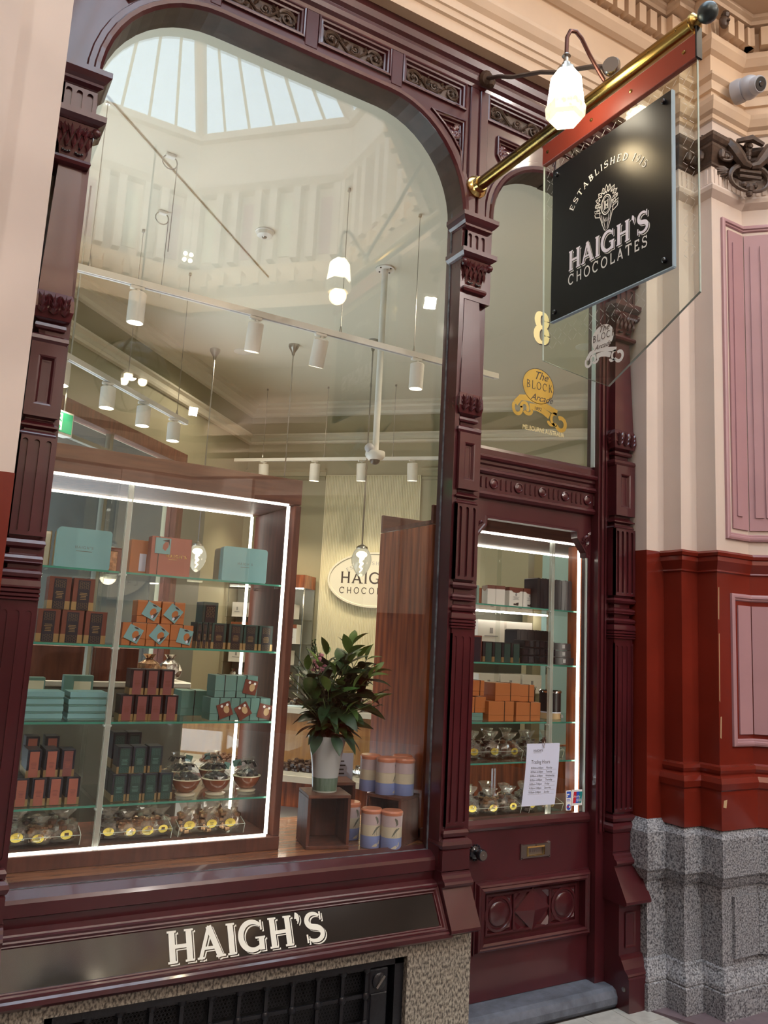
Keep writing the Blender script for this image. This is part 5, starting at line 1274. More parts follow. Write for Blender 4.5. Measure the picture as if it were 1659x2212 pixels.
for i, x in enumerate((.855, 1.54, 1.965, 2.662)):
    spotlight((x, 1.1), 3.44, nmz[i] + ' white cylinder spotlight from the left on the front track', (0, (.05, .25, .35, .05)[i]), .9 if i < 3 else .9)
track('lighting_track', 'white lighting track hung parallel to the side wall, left in the shop', (.30, 1.63), (1.72, 3.05), 3.23, 3, (.25, 1.15, 1.85))
for i, (x, y) in enumerate(((.62, 1.95), (.965, 2.295), (1.28, 2.61), (1.59, 2.92))):
    spotlight((x, y), 3.23, nmz[i] + ' white cylinder spotlight on the track along the side wall', (.0, 0), .8, .05, .15)
ra = KP(8.7, -1.85, 0)[:2]; rbn = KP(8.7, 1.0, 0)[:2]
track('lighting_track', 'white lighting track in front of the ribbed board at the back', ra, rbn, 3.58, 3, (.35, 1.1, 1.9, 2.5))
for i, s in enumerate((-1.48, -.85, -.30, .28)):
    spotlight(KP(8.7, s, 0)[:2], 3.58, nmz[i] + ' white cylinder spotlight on the back track before the ribbed board', (U.x * .12 - (.06 if i == 1 else 0), U.y * .12), .9, .058, .20)
for i, (x, y, z) in enumerate(((5.2, 2.2, 4.2), (2.6, 4.4, 4.2), (4.05, .95, 4.2))):  # the third one is added to lighten the blue panel and cartons
    t = thing('ceiling_downlight', ('white downlight in the ceiling right of the oval sign', 'white downlight in the ceiling before the back corner', 'added downlight in the ceiling brightening the shelf unit behind the door')[i], 'light', (x, y, ZC))
    obj('trim_ring', MB().lathe([(.07, -.012), (.09, -.004), (.09, 0)], (x, y, ZC), n=20), M['plastic'], t)
    obj('lens', MB().lathe([(.068, -.010), (.068, -.006)], (x, y, ZC), n=20), M['spotlit'], t)
    lamp('downlight_beam', 'SPOT', (x, y, ZC - .02), W_SPOT * (1.5 if i < 2 else 3.0), (1, .86, .66), t, .07, spot=150, aim=(x, y, 0), blend=.6)

# pendants with pear-shaped frosted glass
plab = ('pear-shaped glass pendant lamp seen left of the turquoise tin', 'pear-shaped glass pendant lamp hanging behind the right post of the shelves', 'pear-shaped glass pendant lamp in front of the oval sign', 'pear-shaped glass pendant lamp hanging furthest right behind the timber side panel')
for i, (x, y) in enumerate(((2.35, 4.52), (2.946, 3.894), (3.515, 3.297), (4.10, 2.71))):
    t = thing('pendant_lamp', plab[i], 'lamp', (x, y, ZC), 'pear pendants over the counter')
    obj('ceiling_cup', MB().lathe([(.012, -.11), (.020, -.075), (.040, -.045), (.052, -.02), (.052, 0)], (x, y, ZC), n=18), M['nickel'], t)
    obj('rod', MB().tube([(x, y, ZC - .1), (x, y, 2.45)], .007, 8), M['nickel'], t)
    obj('rod_joint', MB().tube([(x, y, 3.98), (x, y, 4.02)], .010, 8).tube([(x, y, 3.18), (x, y, 3.22)], .010, 8), M['nickel'], t)
    obj('gallery', MB().lathe([(.012, 2.475), (.022, 2.465), (.050, 2.45), (.054, 2.435), (.050, 2.425)], (x, y, 0), n=20), M['nickel'], t)
    obj('glass_shade', MB().lathe([(.052, 2.432), (.072, 2.405), (.090, 2.36), (.094, 2.325), (.086, 2.28), (.066, 2.235), (.042, 2.20), (.022, 2.180), (.003, 2.172)], (x, y, 0), n=24), M['bulb'], t)
    fil = MB()
    fil.ball((x, y, 2.378), .052, 12, sq=(1, 1, .62)); fil.tube([(x + .012 * sin(k * 2), y + .012 * cos(k * 2), 2.36 - k * .016) for k in range(10)], [.020 - .0016 * k for k in range(10)], 6)
    obj('filament', MB().join(fil), M['filament'], t)
    lamp('pendant_light', 'POINT', (x, y, 2.10), W_PEND, (1, .85, .62), t, .08)

# ceiling-hung dome camera, smoke detector, exit sign
cx, cy = 2.842, 1.929
dc = thing('dome_camera', 'white dome camera on a long white drop pole from the shop ceiling', 'camera', (cx, cy, ZC))
obj('ceiling_plate', MB().lathe([(.075, -.012), (.075, 0)], (cx, cy, ZC), n=24), M['plastic'], dc)
for k in range(4): obj('screw', MB().lathe([(.007, -.018), (.007, -.01)], (cx + .055 * cos(k * pi / 2 + .4), cy + .055 * sin(k * pi / 2 + .4), ZC), n=8), M['black'], dc)
obj('drop_pole', MB().tube([(cx, cy, ZC - .01), (cx, cy, 2.985)], .024, 14), M['plastic'], dc)
obj('camera_body', MB().lathe([(.03, 3.0), (.072, 2.992), (.075, 2.965), (.066, 2.945), (.045, 2.928)], (cx, cy, 0), n=24), M['plastic'], dc)
obj('side_box', MB().ball((cx - .055, cy - .01, 3.01), .038, 12), M['plastic_g'], dc)
obj('dome', MB().ball((cx, cy, 2.932), .040, 16), M['black'], dc)
sd = thing('smoke_detector', 'round ivory smoke detector on the shop ceiling', 'detector', (1.85, 1.94, ZC))
obj('body', MB().lathe([(.04, -.045), (.055, -.035), (.060, -.02), (.062, -.012), (.068, -.010), (.068, 0)], (1.85, 1.94, ZC), n=28), M['plastic'], sd)
obj('sensor', MB().lathe([(.014, -.052), (.02, -.044)], (1.85, 1.94, ZC), n=14), M['nickel'], sd)
ex = thing('exit_sign', 'green running man exit sign box hung beside the left column', 'sign', (.66, 1.98, 2.9))
e0, e1 = Vector((.52, 1.90, 0)), Vector((.735, 2.06, 0)); ed = (e1 - e0).normalized(); en = Vector((ed.y, -ed.x, 0))
EX = lambda p, q, h: (e0.x + ed.x * p + en.x * h, e0.y + ed.y * p + en.y * h, q)
obj('box', MB().plate([(-.1, 2.76), (.268, 2.76), (.268, 2.91), (-.1, 2.91)], [], EX, -.07, .0), M['plastic'], ex)
obj('face', MB().plate([(-.09, 2.775), (.258, 2.775), (.258, 2.898), (-.09, 2.898)], [], EX, .0, .004), M['exit_green'], ex)
mn = MB().plate([(.105, 2.785), (.175, 2.785), (.175, 2.89), (.105, 2.89)], [], EX, .004, .0046)
obj('doorway_mark', mn, M['exit_white'], ex)
rm = MB()
for pts, w in (([(.075, 2.855), (.062, 2.825), (.085, 2.805), (.075, 2.786)], .012), ([(.062, 2.825), (.045, 2.812), (.036, 2.80)], .011), ([(.074, 2.852), (.095, 2.838)], .009), ([(.072, 2.853), (.052, 2.84)], .009)):
    L, R_ = band(pts, w); n = len(L)
    rm.add([EX(q.x + .075, q.y, .0052) for q in L] + [EX(q.x + .075, q.y, .0052) for q in R_], [(i, i + 1, n + i + 1, n + i) for i in range(n - 1)])
rm.plate(arcp(.153, 2.872, .009, .009, 0, 360, 12)[:-1], [], EX, .0048, .0054)
obj('running_man', rm, M['exit_green'], ex)
for p in (.0, .22): obj('hanger', MB().tube([EX(p, 2.91, -.035), EX(p, ZC, -.035)], .006, 6), M['nickel'], ex)
obj('cable_loop', MB().tube([EX(.05 + .05 * cos(a * .5), 3.0 + .03 * sin(a * .5), -.03) for a in range(13)], .004, 5), M['plastic'], ex)
for i, (x, y, zt) in enumerate(((1.02, 1.4, ZC), (1.16, 2.1, ZC))):
    t = thing('wire_loop', ('thin cable coil with white clip on the ceiling near the left column', 'short cable drop with white connector over the side track')[i], 'cable', (x, y, zt))
    obj('coil', MB().tube([(x + .045 * cos(k * .5), y, zt - .05 + .045 * sin(k * .5)) for k in range(14)], .004, 5), M['nickel'], t)
    obj('drop', MB().tube([(x + .045, y, zt - .05), (x + .04, y, zt - .62)], .003, 5), M['nickel'], t)
    obj('clip', MB().box(x - .03, x + .03, y - .02, y + .02, zt - .02, zt, .004), M['plastic'], t)

# counter with tray ledge
ct = thing('counter', 'stone and mahogany shop counter with a low ledge of chocolate trays', 'counter', KP(5.5, .3, 0))
KS = lambda K0: (lambda p, q, h: KP(K0 + p * 1.41421, h, q))
def kblock(K0, K1, s0, s1, z0, z1): return MB().plate([(0, z0), ((K1 - K0) / 1.41421, z0), ((K1 - K0) / 1.41421, z1), (0, z1)], [], KS(K0), s0, s1)
obj('base', kblock(5.28, 6.4, -1.6, 1.05, -.018, .34), M['marble'], ct)
obj('front_panel', kblock(5.22, 6.4, -1.6, 1.05, .34, .53), M['wood'], ct)
obj('ledge', kblock(5.12, 6.4, -1.6, 1.05, .53, .575), M['stone'], ct)
obj('riser', kblock(5.95, 6.4, -1.6, 1.05, .575, .98), M['oak'], ct)
obj('top', kblock(5.85, 6.9, -1.6, 1.05, .98, 1.02), M['stone'], ct)
obj('glass_guard', kblock(5.62, 5.64, -1.6, 1.05, .575, .86), M['glass_clear'], ct)
# loose chocolates on the ledge: a tray of them is a heap nobody counts
for k, (s0, s1, mt, lb) in enumerate(((-.75, -.15, 'milk', 'tray heaped with milk chocolate clusters on the counter ledge, left'), (-.10, .40, 'choc', 'tray heaped with dark chocolates on the counter ledge, middle'), (.45, 1.0, 'foil_s', 'tray heaped with wrapped sweets on the counter ledge, right'))):
    t = thing('chocolate_tray', lb, 'tray', KP(5.35, (s0 + s1) / 2, .575))
    obj('tray', kblock(5.16, 5.60, s0, s1, .5755, .60), M['stone'], t)
    hp = MB()
    for i in range(150):
        p = KP(rnd.uniform(5.19, 5.57), rnd.uniform(s0 + .02, s1 - .02), .605 + rnd.random() * .045)
        hp.ball(p, rnd.uniform(.016, .026), 6, sq=(1, 1.2, .8))
    obj('chocolates', hp, M[mt], t, kind='stuff')
for k, (s0, s1, mt) in enumerate(((-.9, -.3, 'choc'), (-.25, .35, 'foil_s'), (.4, .68, 'milk'), (.71, 1.0, 'milk'))):
    t = thing('chocolate_tray', ('tray of dark truffles on the counter top, far left', 'tray of silver wrapped sweets on the counter top behind the bouquet', 'tray of milk chocolates on the counter top, right of the bouquet', 'tray of milk chocolates on the counter top behind the timber side panel')[k], 'tray', KP(6.2, (s0 + s1) / 2, 1.02))
    obj('tray', kblock(5.95, 6.5, s0, s1, 1.0205, 1.04), M['chrome'], t)
    hp = MB()
    for i in range(120):
        p = KP(rnd.uniform(5.99, 6.45), rnd.uniform(s0 + .02, s1 - .02), 1.045 + rnd.random() * .05)
        hp.ball(p, rnd.uniform(.018, .028), 6, sq=(1, 1.2, .8))
    obj('chocolates', hp, M[mt], t, kind='stuff')

# shelf units at the back with white cartons
def shelfunit(name, label, place, w, zs, ztop, mat=M['wood']):
    t = thing(name, label, 'shelf unit', place(w / 2, 0, 0))
    obj('canopy', MB().plate([(0, ztop), (w, ztop), (w, ztop + .15), (0, ztop + .15)], [], lambda p, q, h: place(p, h, q), -.028, .34), mat, t)
    obj('back', MB().plate([(0, 0), (w, 0), (w, ztop), (0, ztop)], [], lambda p, q, h: place(p, h, q), -.03, .0), M['greycol'], t)
    for p in (0, w - .03): obj('side', MB().plate([(p, 0), (p + .03, 0), (p + .03, .9), (p, .9)], [], lambda p, q, h: place(p, h, q), .0, .34), mat, t)
    for p in (.01, w - .02): obj('upright', MB().plate([(p, .9), (p + .012, .9), (p + .012, ztop), (p, ztop)], [], lambda p, q, h: place(p, h, q), .30, .312), M['chrome'], t)
    obj('cupboard', MB().plate([(.03, 0), (w - .03, 0), (w - .03, .88), (.03, .88)], [], lambda p, q, h: place(p, h, q), .0, .33), mat, t)
    for z in zs: obj('shelf', MB().plate([(0, z - .012), (w, z - .012), (w, z), (0, z)], [], lambda p, q, h: place(p, h, q), .0, .32), M['glass_clear'], t)
    obj('led_strip', MB().plate([(.03, ztop - .014), (w - .03, ztop - .012), (w - .03, ztop), (.03, ztop)], [], lambda p, q, h: place(p, h, q), .29, .31), M['led_unit'], t)
    return t
A1 = lambda p, h, z: BW(.03 + p, .052 + h, z)
shelfunit('shelf_unit', 'lit wall shelf unit with mahogany canopy left of the ribbed board', A1, .98, (1.02, 1.28, 1.52, 1.80), 2.16)
cnt = 0
def carton(place, p, h, z, w, d, ht, label, top=None, cat='box', group='white cartons on the back shelves', mat='white_b'):
    z = z + .0006
    t = thing('carton', label, cat, place(p + w / 2, h, z), group)
    obj('body', MB().plate([(p, z), (p + w, z), (p + w, z + ht), (p, z + ht)], [], lambda a, b, c: place(a, c, b), h - d, h), M[mat], t)
    if top: obj('label_band', MB().plate([(p, z + ht * .80), (p + w, z + ht * .80), (p + w, z + ht), (p, z + ht)], [], lambda a, b, c: place(a, c, b), h, h + .002), M[top], t)
    obj('crest_print', MB().plate([(p + w * .44, z + ht * .45), (p + w * .56, z + ht * .45), (p + w * .56, z + ht * .68), (p + w * .44, z + ht * .68)], [], lambda a, b, c: place(a, c, b), h, h + .0015).plate([(p + w * .25, z + ht * .32), (p + w * .75, z + ht * .32), (p + w * .75, z + ht * .36), (p + w * .25, z + ht * .36)], [], lambda a, b, c: place(a, c, b), h, h + .0015), M['grey_print'], t)
    return t
cl = 'white carton on the lit wall shelves left of the ribbed board, '
rows = ((1.80, (.14, .16, .15, .16), .17, None, 'top shelf'), (1.52, (.15, .15, .15, .15, .15), .22, 'bowl', 'second shelf'), (1.28, (.2, .2, .2), .16, None, 'third shelf'))
for z, ws, ht, top, nm in rows:
    p = .06
    for k, w in enumerate(ws):
        carton(A1, p + (.98 - .12 - sum(ws)) / len(ws) * k, .26, z, w - .012, .16, ht, cl + nm + ', ' + ('leftmost', 'second', 'third', 'fourth', 'fifth')[k], top); p += w
for k in range(6):
    t = thing('foil_bag', 'silver foil bag on the lowest lit shelf left of the ribbed board, ' + ('leftmost', 'second', 'third', 'fourth', 'fifth', 'sixth')[k], 'bag', A1(.12 + k * .14, .2, 1.02), 'silver foil bags at the back')
    obj('bag', MB().ball(A1(.12 + k * .14, .2, 1.10), .065, 10, sq=(1, .8, 1.2)), M['foil_s'], t)
    obj('neck', MB().lathe([(.02, 1.16), (.04, 1.20)], A1(.12 + k * .14, .2, 0), n=8), M['foil_s'], t)
# second unit seen through the shop door, blue panel beside it
A2 = lambda p, h, z: (3.42 + p, 1.75 - h, z)
shelfunit('shelf_unit', 'lit shelf unit with mahogany canopy seen through the shop door', A2, .72, (.98, 1.28, 1.62), 1.86)
for k in range(2):
    carton(A2, .08 + k * .26, .28, 1.62, .24, .2, .17, 'large white carton seen through the door glass, ' + ('left of the pair', 'right of the pair')[k])
for k in range(3):
    carton(A2, .10 + k * .2, .28, 1.28, .18, .2, .13, 'small white carton seen through the door below the large cartons, ' + ('leftmost', 'middle', 'rightmost')[k])
bp = tag(obj('wall_panel', MB().box(4.14, 4.52, 1.55, 1.58, .9, 2.36), M['blue_wall']), 'pale blue panel seen through the upper right of the door glass', 'panel')
obj('frame', MB().box(4.52, 4.60, 1.52, 1.60, .0, 2.42).box(4.06, 4.14, 1.53, 1.60, .0, 2.40), M['olive'], bp)
obj('stand', MB().box(4.16, 4.5, 1.50, 1.60, 0, .9), M['wood'], bp)

# ================================================================ SHOP WINDOW: platform, display shelving, goods
plt = tag(obj('trim_platform', MB().box(.05, 2.20, .003, .78, .60, .684, .003), M['wood_sill']), 'timber display platform inside the shop window', 'platform', kind='structure')
obj('platform_front', MB().box(.05, 2.20, .70, .78, -.02, .60), M['wood'], plt)
obj('putty_line', MB().plate([(.40, .6835), (2.146, .6835), (2.146, .687), (.40, .687)], [], FX, -.010, -.007), M['putty'], w1)
SZA = (.905, 1.225, 1.53, 1.83)
def shelving(name, label, x0, x1, y0, y1, zs, zb, zt, zh, divs, ledx, side_l, side_r, mat_post, px1=None):
    back_x = ledx if px1 is None else x1 - .03
    led = M['led'] if px1 is None else M['led_door']
    t = thing(name, label, 'display shelves', ((x0 + x1) / 2, (y0 + y1) / 2, .684))
    obj('base', MB().box(x0, x1, y0 - .008, y1, .684, zb, .003), M['wood_d'], t)
    obj('header', MB().box(x0, x1, y0, y0 + .022, zt, zh, .002), M['wood_h'], t)
    obj('header', MB().box(x0, x1, y1 - .022, y1, zt, zh, .002), M['wood_h'], t)
    obj('roof_board', MB().box(x0 + .001, x1 - .001, y0 + .022, y1 - .022, zt, zt + .02), M['wood_d'], t)
    if side_r: obj('side_panel', MB().box((px1 or x1) - .030, px1 or x1, y0, y1 if px1 is None else y0 + .13, zb, zt - .005, .002), mat_post, t)
    if side_l: obj('side_panel', MB().box(x0, x0 + .030, y0, y1, zb - .05, zt - .004, .002), mat_post, t)
    for k, (a, b, yy) in enumerate(((x0 + .03, ledx, y0 + .004), (x0 + .03, back_x, y1 - .035))):
        obj('led_strip', MB().box(a, b, yy, yy + .012, zt - .011, zt - .001), led, t)
    obj('led_strip', MB().box(x0 + .03, ledx, y0 + .004, y0 + .016, zb + .001, zb + .011), led, t)
    for yy in ((y0 + .004, y1 - .035) if px1 is None else (y0 + .004,)):
        obj('led_strip', MB().box(ledx - .006, ledx + .006, yy, yy + .012, zb + .011, zt - .011), led, t)
    ends = [x0 + .032] + list(divs) + [back_x + .010]
    for z in zs:
        for a, b in zip(ends[:-1], ends[1:]):
            sh = obj('glass_shelf', MB().box(a + .012 if a in divs else a, b - .012 if b in divs else b, y0 + .025, y1 - .03, z - .008, z), M['glass_shelf'], t)
            obj('front_edge', MB().box(a + .012 if a in divs else a, b - .012 if b in divs else b, y0 + .0235, y0 + .0255, z - .008, z), M['edge_green'], sh)
    for d in divs:
        po = obj('acrylic_post', MB().box(d - .010, d + .010, y0 + .003, y0 + .023, zb, zt, .002), M['acrylic'], t)
        for yy in (y0 + .003, y0 + .022):
            obj('post_edge', MB().box(d - .0105, d - .0085, yy, yy + .0015, zb, zt).box(d + .0085, d + .0105, yy, yy + .0015, zb, zt), M['edge_pale'], po)
        obj('back_post', MB().box(d - .010, d + .010, y1 - .06, y1 - .04, zb, zt, .002), M['glass_clear'], t)
        for z in zs:
            obj('shelf_pin', MB().box(d - .016, d + .016, y0 + .004, y0 + .03, z - .018, z - .009, .002), M['edge_pale'], po)
    for z in zs:
        for yy in (y0 + .12, y1 - .12):
            obj('shelf_pin', MB().tube([(back_x + .004, yy, z - .012), (back_x + .026, yy, z - .012)], .004, 8), M['chrome'], t)
    return t
shelving('display_shelves', 'lit timber and glass display shelves filling the left of the shop window', .16, 1.507, .20, .70, SZA, .740, 2.205, 2.322, (.735,), 1.447, False, True, M['wood_d'])
SZB = (1.022, 1.222, 1.522, 1.82)
shelving('display_shelves', 'lit timber and glass display shelves behind the glazed shop door', 2.20, 3.60, .135, .66, SZB, .742, 2.195, 2.292, (3.0,), 3.195, True, True, M['wood'], 3.255)
obj('plinth', MB().box(2.20, 3.60, .14, .66, -.02, .684), M['wood_d'], [o for o in bpy.data.objects if o.name.startswith('display_shelves')][-1])

pos5 = ('leftmost', 'second from left', 'third from left', 'fourth from left', 'rightmost')
def gold_rows(w, z0, z1, y, n, frac=.7, x=0):
    mb = MB(); R = random.Random(int(z0 * 999))
    for i in range(n):
        z = z0 + (z1 - z0) * (i + .5) / n; L_ = w * frac * R.uniform(.6, 1.0); hh = (z1 - z0) / n * .18
        mb.add([(x - L_ / 2, y, z - hh), (x + L_ / 2, y, z - hh), (x + L_ / 2, y, z + hh), (x - L_ / 2, y, z + hh)], [(0, 1, 2, 3)])
    return mb
def pattern(w, z0, z1, y, nx, nz):
    mb = MB()
    for i in range(nx):
        for j in range(nz):
            x = -w / 2 + w * (i + .5) / nx; z = z0 + (z1 - z0) * (j + .5) / nz; a = w / nx * .36; b = (z1 - z0) / nz * .36
            s = 1 if (i + j) % 2 else -1
            mb.add([(x - a, y, z - b * s), (x - a * .6, y, z - b * s), (x + a, y, z + b * s), (x + a * .6, y, z + b * s)], [(0, 1, 2, 3)])
    return mb
def label_box(nm, label, w, d, h, body, lab, lw, group, textmat='gold_b', band=True, pat=True, lx=0.0, full=True):
    """tall carton: body, gold foot band, front label with print; front at y=0, base at z=0"""
    t = thing(nm, label, 'box', (0, 0, 0), group)
    obj('body', MB().box(-w / 2, w / 2, 0, d, 0, h, .0015), M[body], t)
    if band: obj('foil_band', MB().box(-w / 2 - .0006, w / 2 + .0006, -.0006, d + .0006, .0, h * .26), M['gold_b'], t)
    lb = obj('front_label', MB().box(lx - lw / 2, lx + lw / 2, -.0022, .0, .001, h * .94), M[lab], t)
    if pat:
        mb = pattern(lw * .86, h * .66, h * .90, -.0027, 5, 6)
        mb.join(pattern(lw * .86, h * .03, h * .24, -.0027, 5, 5))
        obj('label_pattern', mb, M[textmat], lb, kind='stuff')
    obj('label_print', gold_rows(lw, h * .32, h * .56, -.0027, 5), M[textmat], lb, kind='stuff')
    return t
def put(proto, x, y, z, label, first, rz=0.0, scale=None):
    o = proto if first else dup(proto)
    o.location = (x, y, z + .0006); o.rotation_euler = (0, 0, rz); o['label'] = label
    if scale: o.scale = scale
    return o
g = 'chestnut cartons with black labels'
p = label_box('carton', '', .084, .085, .130, 'brown_b', 'navy_b', .046, g)
for i, (x, z) in enumerate(((.478, 1.530), (.568, 1.530), (.659, 1.530), (.506, 1.661), (.598, 1.661))):
    put(p, x, .262, z, 'chestnut carton with black label and gold foot, ' + ('lower row, ' + ('left', 'middle', 'right')[i] if i < 3 else 'upper row, ' + ('left', 'right')[i - 3]), i == 0)
g = 'copper labelled cartons on the third shelf'
p = label_box('carton', '', .056, .085, .104, 'black_b', 'plum_b', .036, g, 'brown_b', pat=False)
for i, (x, z) in enumerate(((.815, 1.225), (.876, 1.225), (.935, 1.225), (1.000, 1.225), (.848, 1.330), (.911, 1.330), (.975, 1.330))):
    put(p, x, .262, z, 'black carton with dusky rose front on the shelf below the orange cubes, ' + ('lower row, ' + ('leftmost', 'second', 'third', 'rightmost')[i] if i < 4 else 'upper row, ' + ('left', 'middle', 'right')[i - 4]), i == 0)
g = 'copper labelled cartons on the fourth shelf'
p = label_box('carton', '', .052, .085, .103, 'navy_b', 'copper_b', .034, g, 'plum_b', pat=False)
for i, (x, y, z) in enumerate(((.450, .262, .906), (.513, .262, .906), (.573, .262, .906), (.638, .262, .906), (.486, .275, 1.010), (.550, .275, 1.010))):
    put(p, x, y, z, 'black carton with salmon pink front on the lowest glass shelf, ' + ('lower row, ' + ('leftmost', 'second', 'third', 'rightmost')[i] if i < 4 else 'upper row, ' + ('left', 'middle')[i - 4]), i == 0)
p2_ = label_box('carton', 'black carton with dark rose front, upper row right on the lowest glass shelf', .052, .085, .103, 'navy_b', 'plum_b', .034, g, 'copper_b'); p2_.location = (.611, .275, 1.0106)
for i, x in enumerate((.49, .565)):
    put(p, x, .40, 1.010, 'black carton with salmon pink front standing behind the upper row, ' + ('left', 'right')[i], False, 0, (1, 1, 1.35))
for i in range(6):
    put(p, (.45, .513, .573, .638, .486, .55)[i], .352, (.906, .906, .906, .906, 1.010, 1.010)[i], 'black carton in the rear rank behind the salmon pink fronts, ' + ('lower leftmost', 'lower second', 'lower third', 'lower rightmost', 'upper left', 'upper right')[i], False)
g = 'green labelled cartons'
p = label_box('carton', '', .057, .085, .106, 'navy_b', 'green_b', .040, g, 'teal_d')
for i, (x, y, z) in enumerate(((.817, .262, .906), (.880, .262, .906), (.942, .262, .906), (1.007, .262, .906), (.831, .275, 1.013), (.892, .275, 1.013), (.957, .275, 1.013), (.838, .42, 1.013), (.90, .42, 1.013), (.817, .352, .906), (.880, .352, .906), (.942, .352, .906))):
    put(p, x, y, z, 'blue-black carton with dark green label on the lowest glass shelf, ' + (('lower row, ' + ('leftmost', 'second', 'third', 'rightmost')[i]) if i < 4 else ('upper row, ' + ('left', 'middle', 'right')[i - 4]) if i < 7 else ('tall one behind, ' + ('left', 'right')[i - 7]) if i < 9 else ('rear rank, ' + ('leftmost', 'second', 'third')[i - 9])), i == 0, 0, (1, 1, 1.38) if i in (7, 8) else None)
g = 'bottle green cartons in a row'
p = label_box('carton', '', .066, .10, .112, 'green_b', 'black_b', .042, g, 'gold_b')
for i, x in enumerate((1.182, 1.260, 1.330, 1.404)):
    put(p, x, .262, 1.530, 'bottle green carton with black label beside the orange cubes, ' + pos5[i if i < 3 else 4], i == 0)
for i, x in enumerate((1.075, 1.10, 1.125, 1.15)):
    put(p, x + .02, .268 + (3 - i) * .0, 1.530, 'bottle green carton standing edge on left of the black labels, ' + pos5[i if i < 3 else 4], False, 0, (.33, 1, 1))
put(p, 1.187, .42, 1.530, 'tall black and gold carton standing behind the bottle green row', False, 0, (1.1, 1, 1.85))

# gift cubes with string and swing tag
def cube_box(label, w, d, h, mat, tagmat, group, tag_at=(.0, .05), tag_rot=-24, motif='dark_print', motif2='orange_b', flowers=False, with_tag=True, sx=0.0):
    t = thing('gift_box', label, 'box', (0, 0, 0), group)
    obj('body', MB().box(-w / 2, w / 2, 0, d, 0, h * .30, .001).box(-w / 2 - .0008, w / 2 + .0008, -.0008, d + .0008, h * .305, h, .001), M[mat], t)
    st_ = MB().box(sx - .0016, sx + .0016, -.0024, -.0006, 0, h + .002).box(sx - .0016, sx + .0016, -.002, d, h, h + .002)
    obj('string', st_, M['black'], t)
    if with_tag:
        T = Matrix.Translation((tag_at[0], -.0035, tag_at[1])) @ Matrix.Rotation(rad(tag_rot), 4, 'Y')
        s = .031
        tg = obj('swing_tag', MB().box(-s, s, -.001, .001, -s, s).tf(T), M[tagmat], t)
        pd = MB().plate(arcp(.008, .0, .013, .017, 0, 360, 14)[:-1], [], FX, -.0016, -.0012).tf(T)
        obj('pod_print', pd, M[motif2], tg)
        if flowers:
            fb = MB()
            for fx, fz in ((-.008, .020), (.017, .018)):
                fb.plate(arcp(fx, fz, .006, .006, 0, 360, 8)[:-1], [], FX, -.002, -.0016)
            obj('flower_print', fb.tf(T), M['white'], tg)
        else:
            lf_ = MB().plate([(-.012, .026), (-.002, .022), (.014, .026), (.0, .030)], [], FX, -.0018, -.0012).plate([(.012, -.012), (.022, -.024), (.026, -.008), (.027, .012), (.020, .002)], [], FX, -.002, -.0014)
            obj('leaf_print', lf_.tf(T), M[motif], tg)
            obj('bean_print', MB().plate(arcp(.014, -.019, .005, .007, 0, 360, 10)[:-1], [], FX, -.0024, -.0018).tf(T), M['paper'], tg)
    return t
oc = 'burnt orange gift cube with turquoise tag on the second shelf, '
for i, (x, z, ta_, tr_, sx) in enumerate(((.815, 1.530, (-.002, .048), 24, -.012), (.915, 1.530, (.004, .050), 36, -.008), (1.016, 1.530, (.014, .046), 12, .004), (.868, 1.626, (.010, .050), 26, -.006), (.972, 1.626, (.0, .046), 34, .002))):
    b = cube_box(oc + (('lower row, ' + ('left', 'middle', 'right')[i]) if i < 3 else ('upper row, ' + ('left', 'right')[i - 3])), .097, .09, .094, 'orange_b', 'teal', 'burnt orange gift cubes in the window', ta_, tr_, sx=sx)
    b.location = (x, .262, z + .0006)
tc_ = 'sea green gift cube with black string on the third shelf, '
for i, (x, z, w, wt, ta_, tr_) in enumerate(((1.215, 1.225, .090, True, (.020, .044), -20), (1.308, 1.225, .088, True, (.012, .040), -32), (1.402, 1.225, .092, True, (.020, .038), 12), (1.232, 1.322, .095, False, (0, 0), 0), (1.332, 1.322, .094, True, (.014, .046), 10))):
    b = cube_box(tc_ + (('lower row, ' + ('left', 'middle', 'right')[i]) if i < 3 else ('upper row, ' + ('left, without tag', 'right')[i - 3])), w, .11, .095, 'teal_d', 'brown_b', 'sea green gift cubes', ta_, tr_, motif2='tan_b', flowers=True, with_tag=wt, sx=-.004)
    b.location = (x, .262, z + .0006)
b = cube_box('sea green gift cube standing further back behind the tagged cubes', .12, .12, .11, 'teal_d', 'brown_b', 'sea green gift cubes', with_tag=False); b.location = (1.16, .46, 1.2256)

# rounded gift tins and flat cartons of the top shelf
def rrect(w, h, r, n=5):
    p = []
    for cx, cz, a0 in ((w / 2 - r, h - r, 0), (-w / 2 + r, h - r, 90), (-w / 2 + r, r, 180), (w / 2 - r, r, 270)):
        p += [(cx + r * cos(rad(a0 + 90 * i / n)), cz + r * sin(rad(a0 + 90 * i / n))) for i in range(n + 1)]
    return p
def tin(label, w, h, d, loc, mat='teal'):
    t = thing('gift_tin', label, 'tin', loc)
    T = Matrix.Translation(loc)
    obj('lid', MB().plate(rrect(w, h, .014), [], FX, 0, .045).tf(T), M[mat], t)
    obj('tin_body', MB().plate([(a * .985, .001 + b * .985) for a, b in rrect(w, h, .014)], [], FX, .045, d).tf(T), M['gold_b'] if mat == 'teal' else M[mat], t)
    a_, w_ = lettering("HAIGH'S", .011, FX, 0, sf=0, t=.14, th=.1, track=.2)
    obj('lid_lettering', lettering("HAIGH'S", .011, lambda p, q, hh: (loc[0] - w_ / 2 + p, loc[1] - .0005, loc[2] + h * .50 + q), 0, sf=0, t=.14, th=.1, track=.2)[0], M['greycol'], t)
    obj('lid_print', gold_rows(w_, h * .42, h * .46, -.0005, 1, .9).tf(T), M['greycol'], t)
    return t
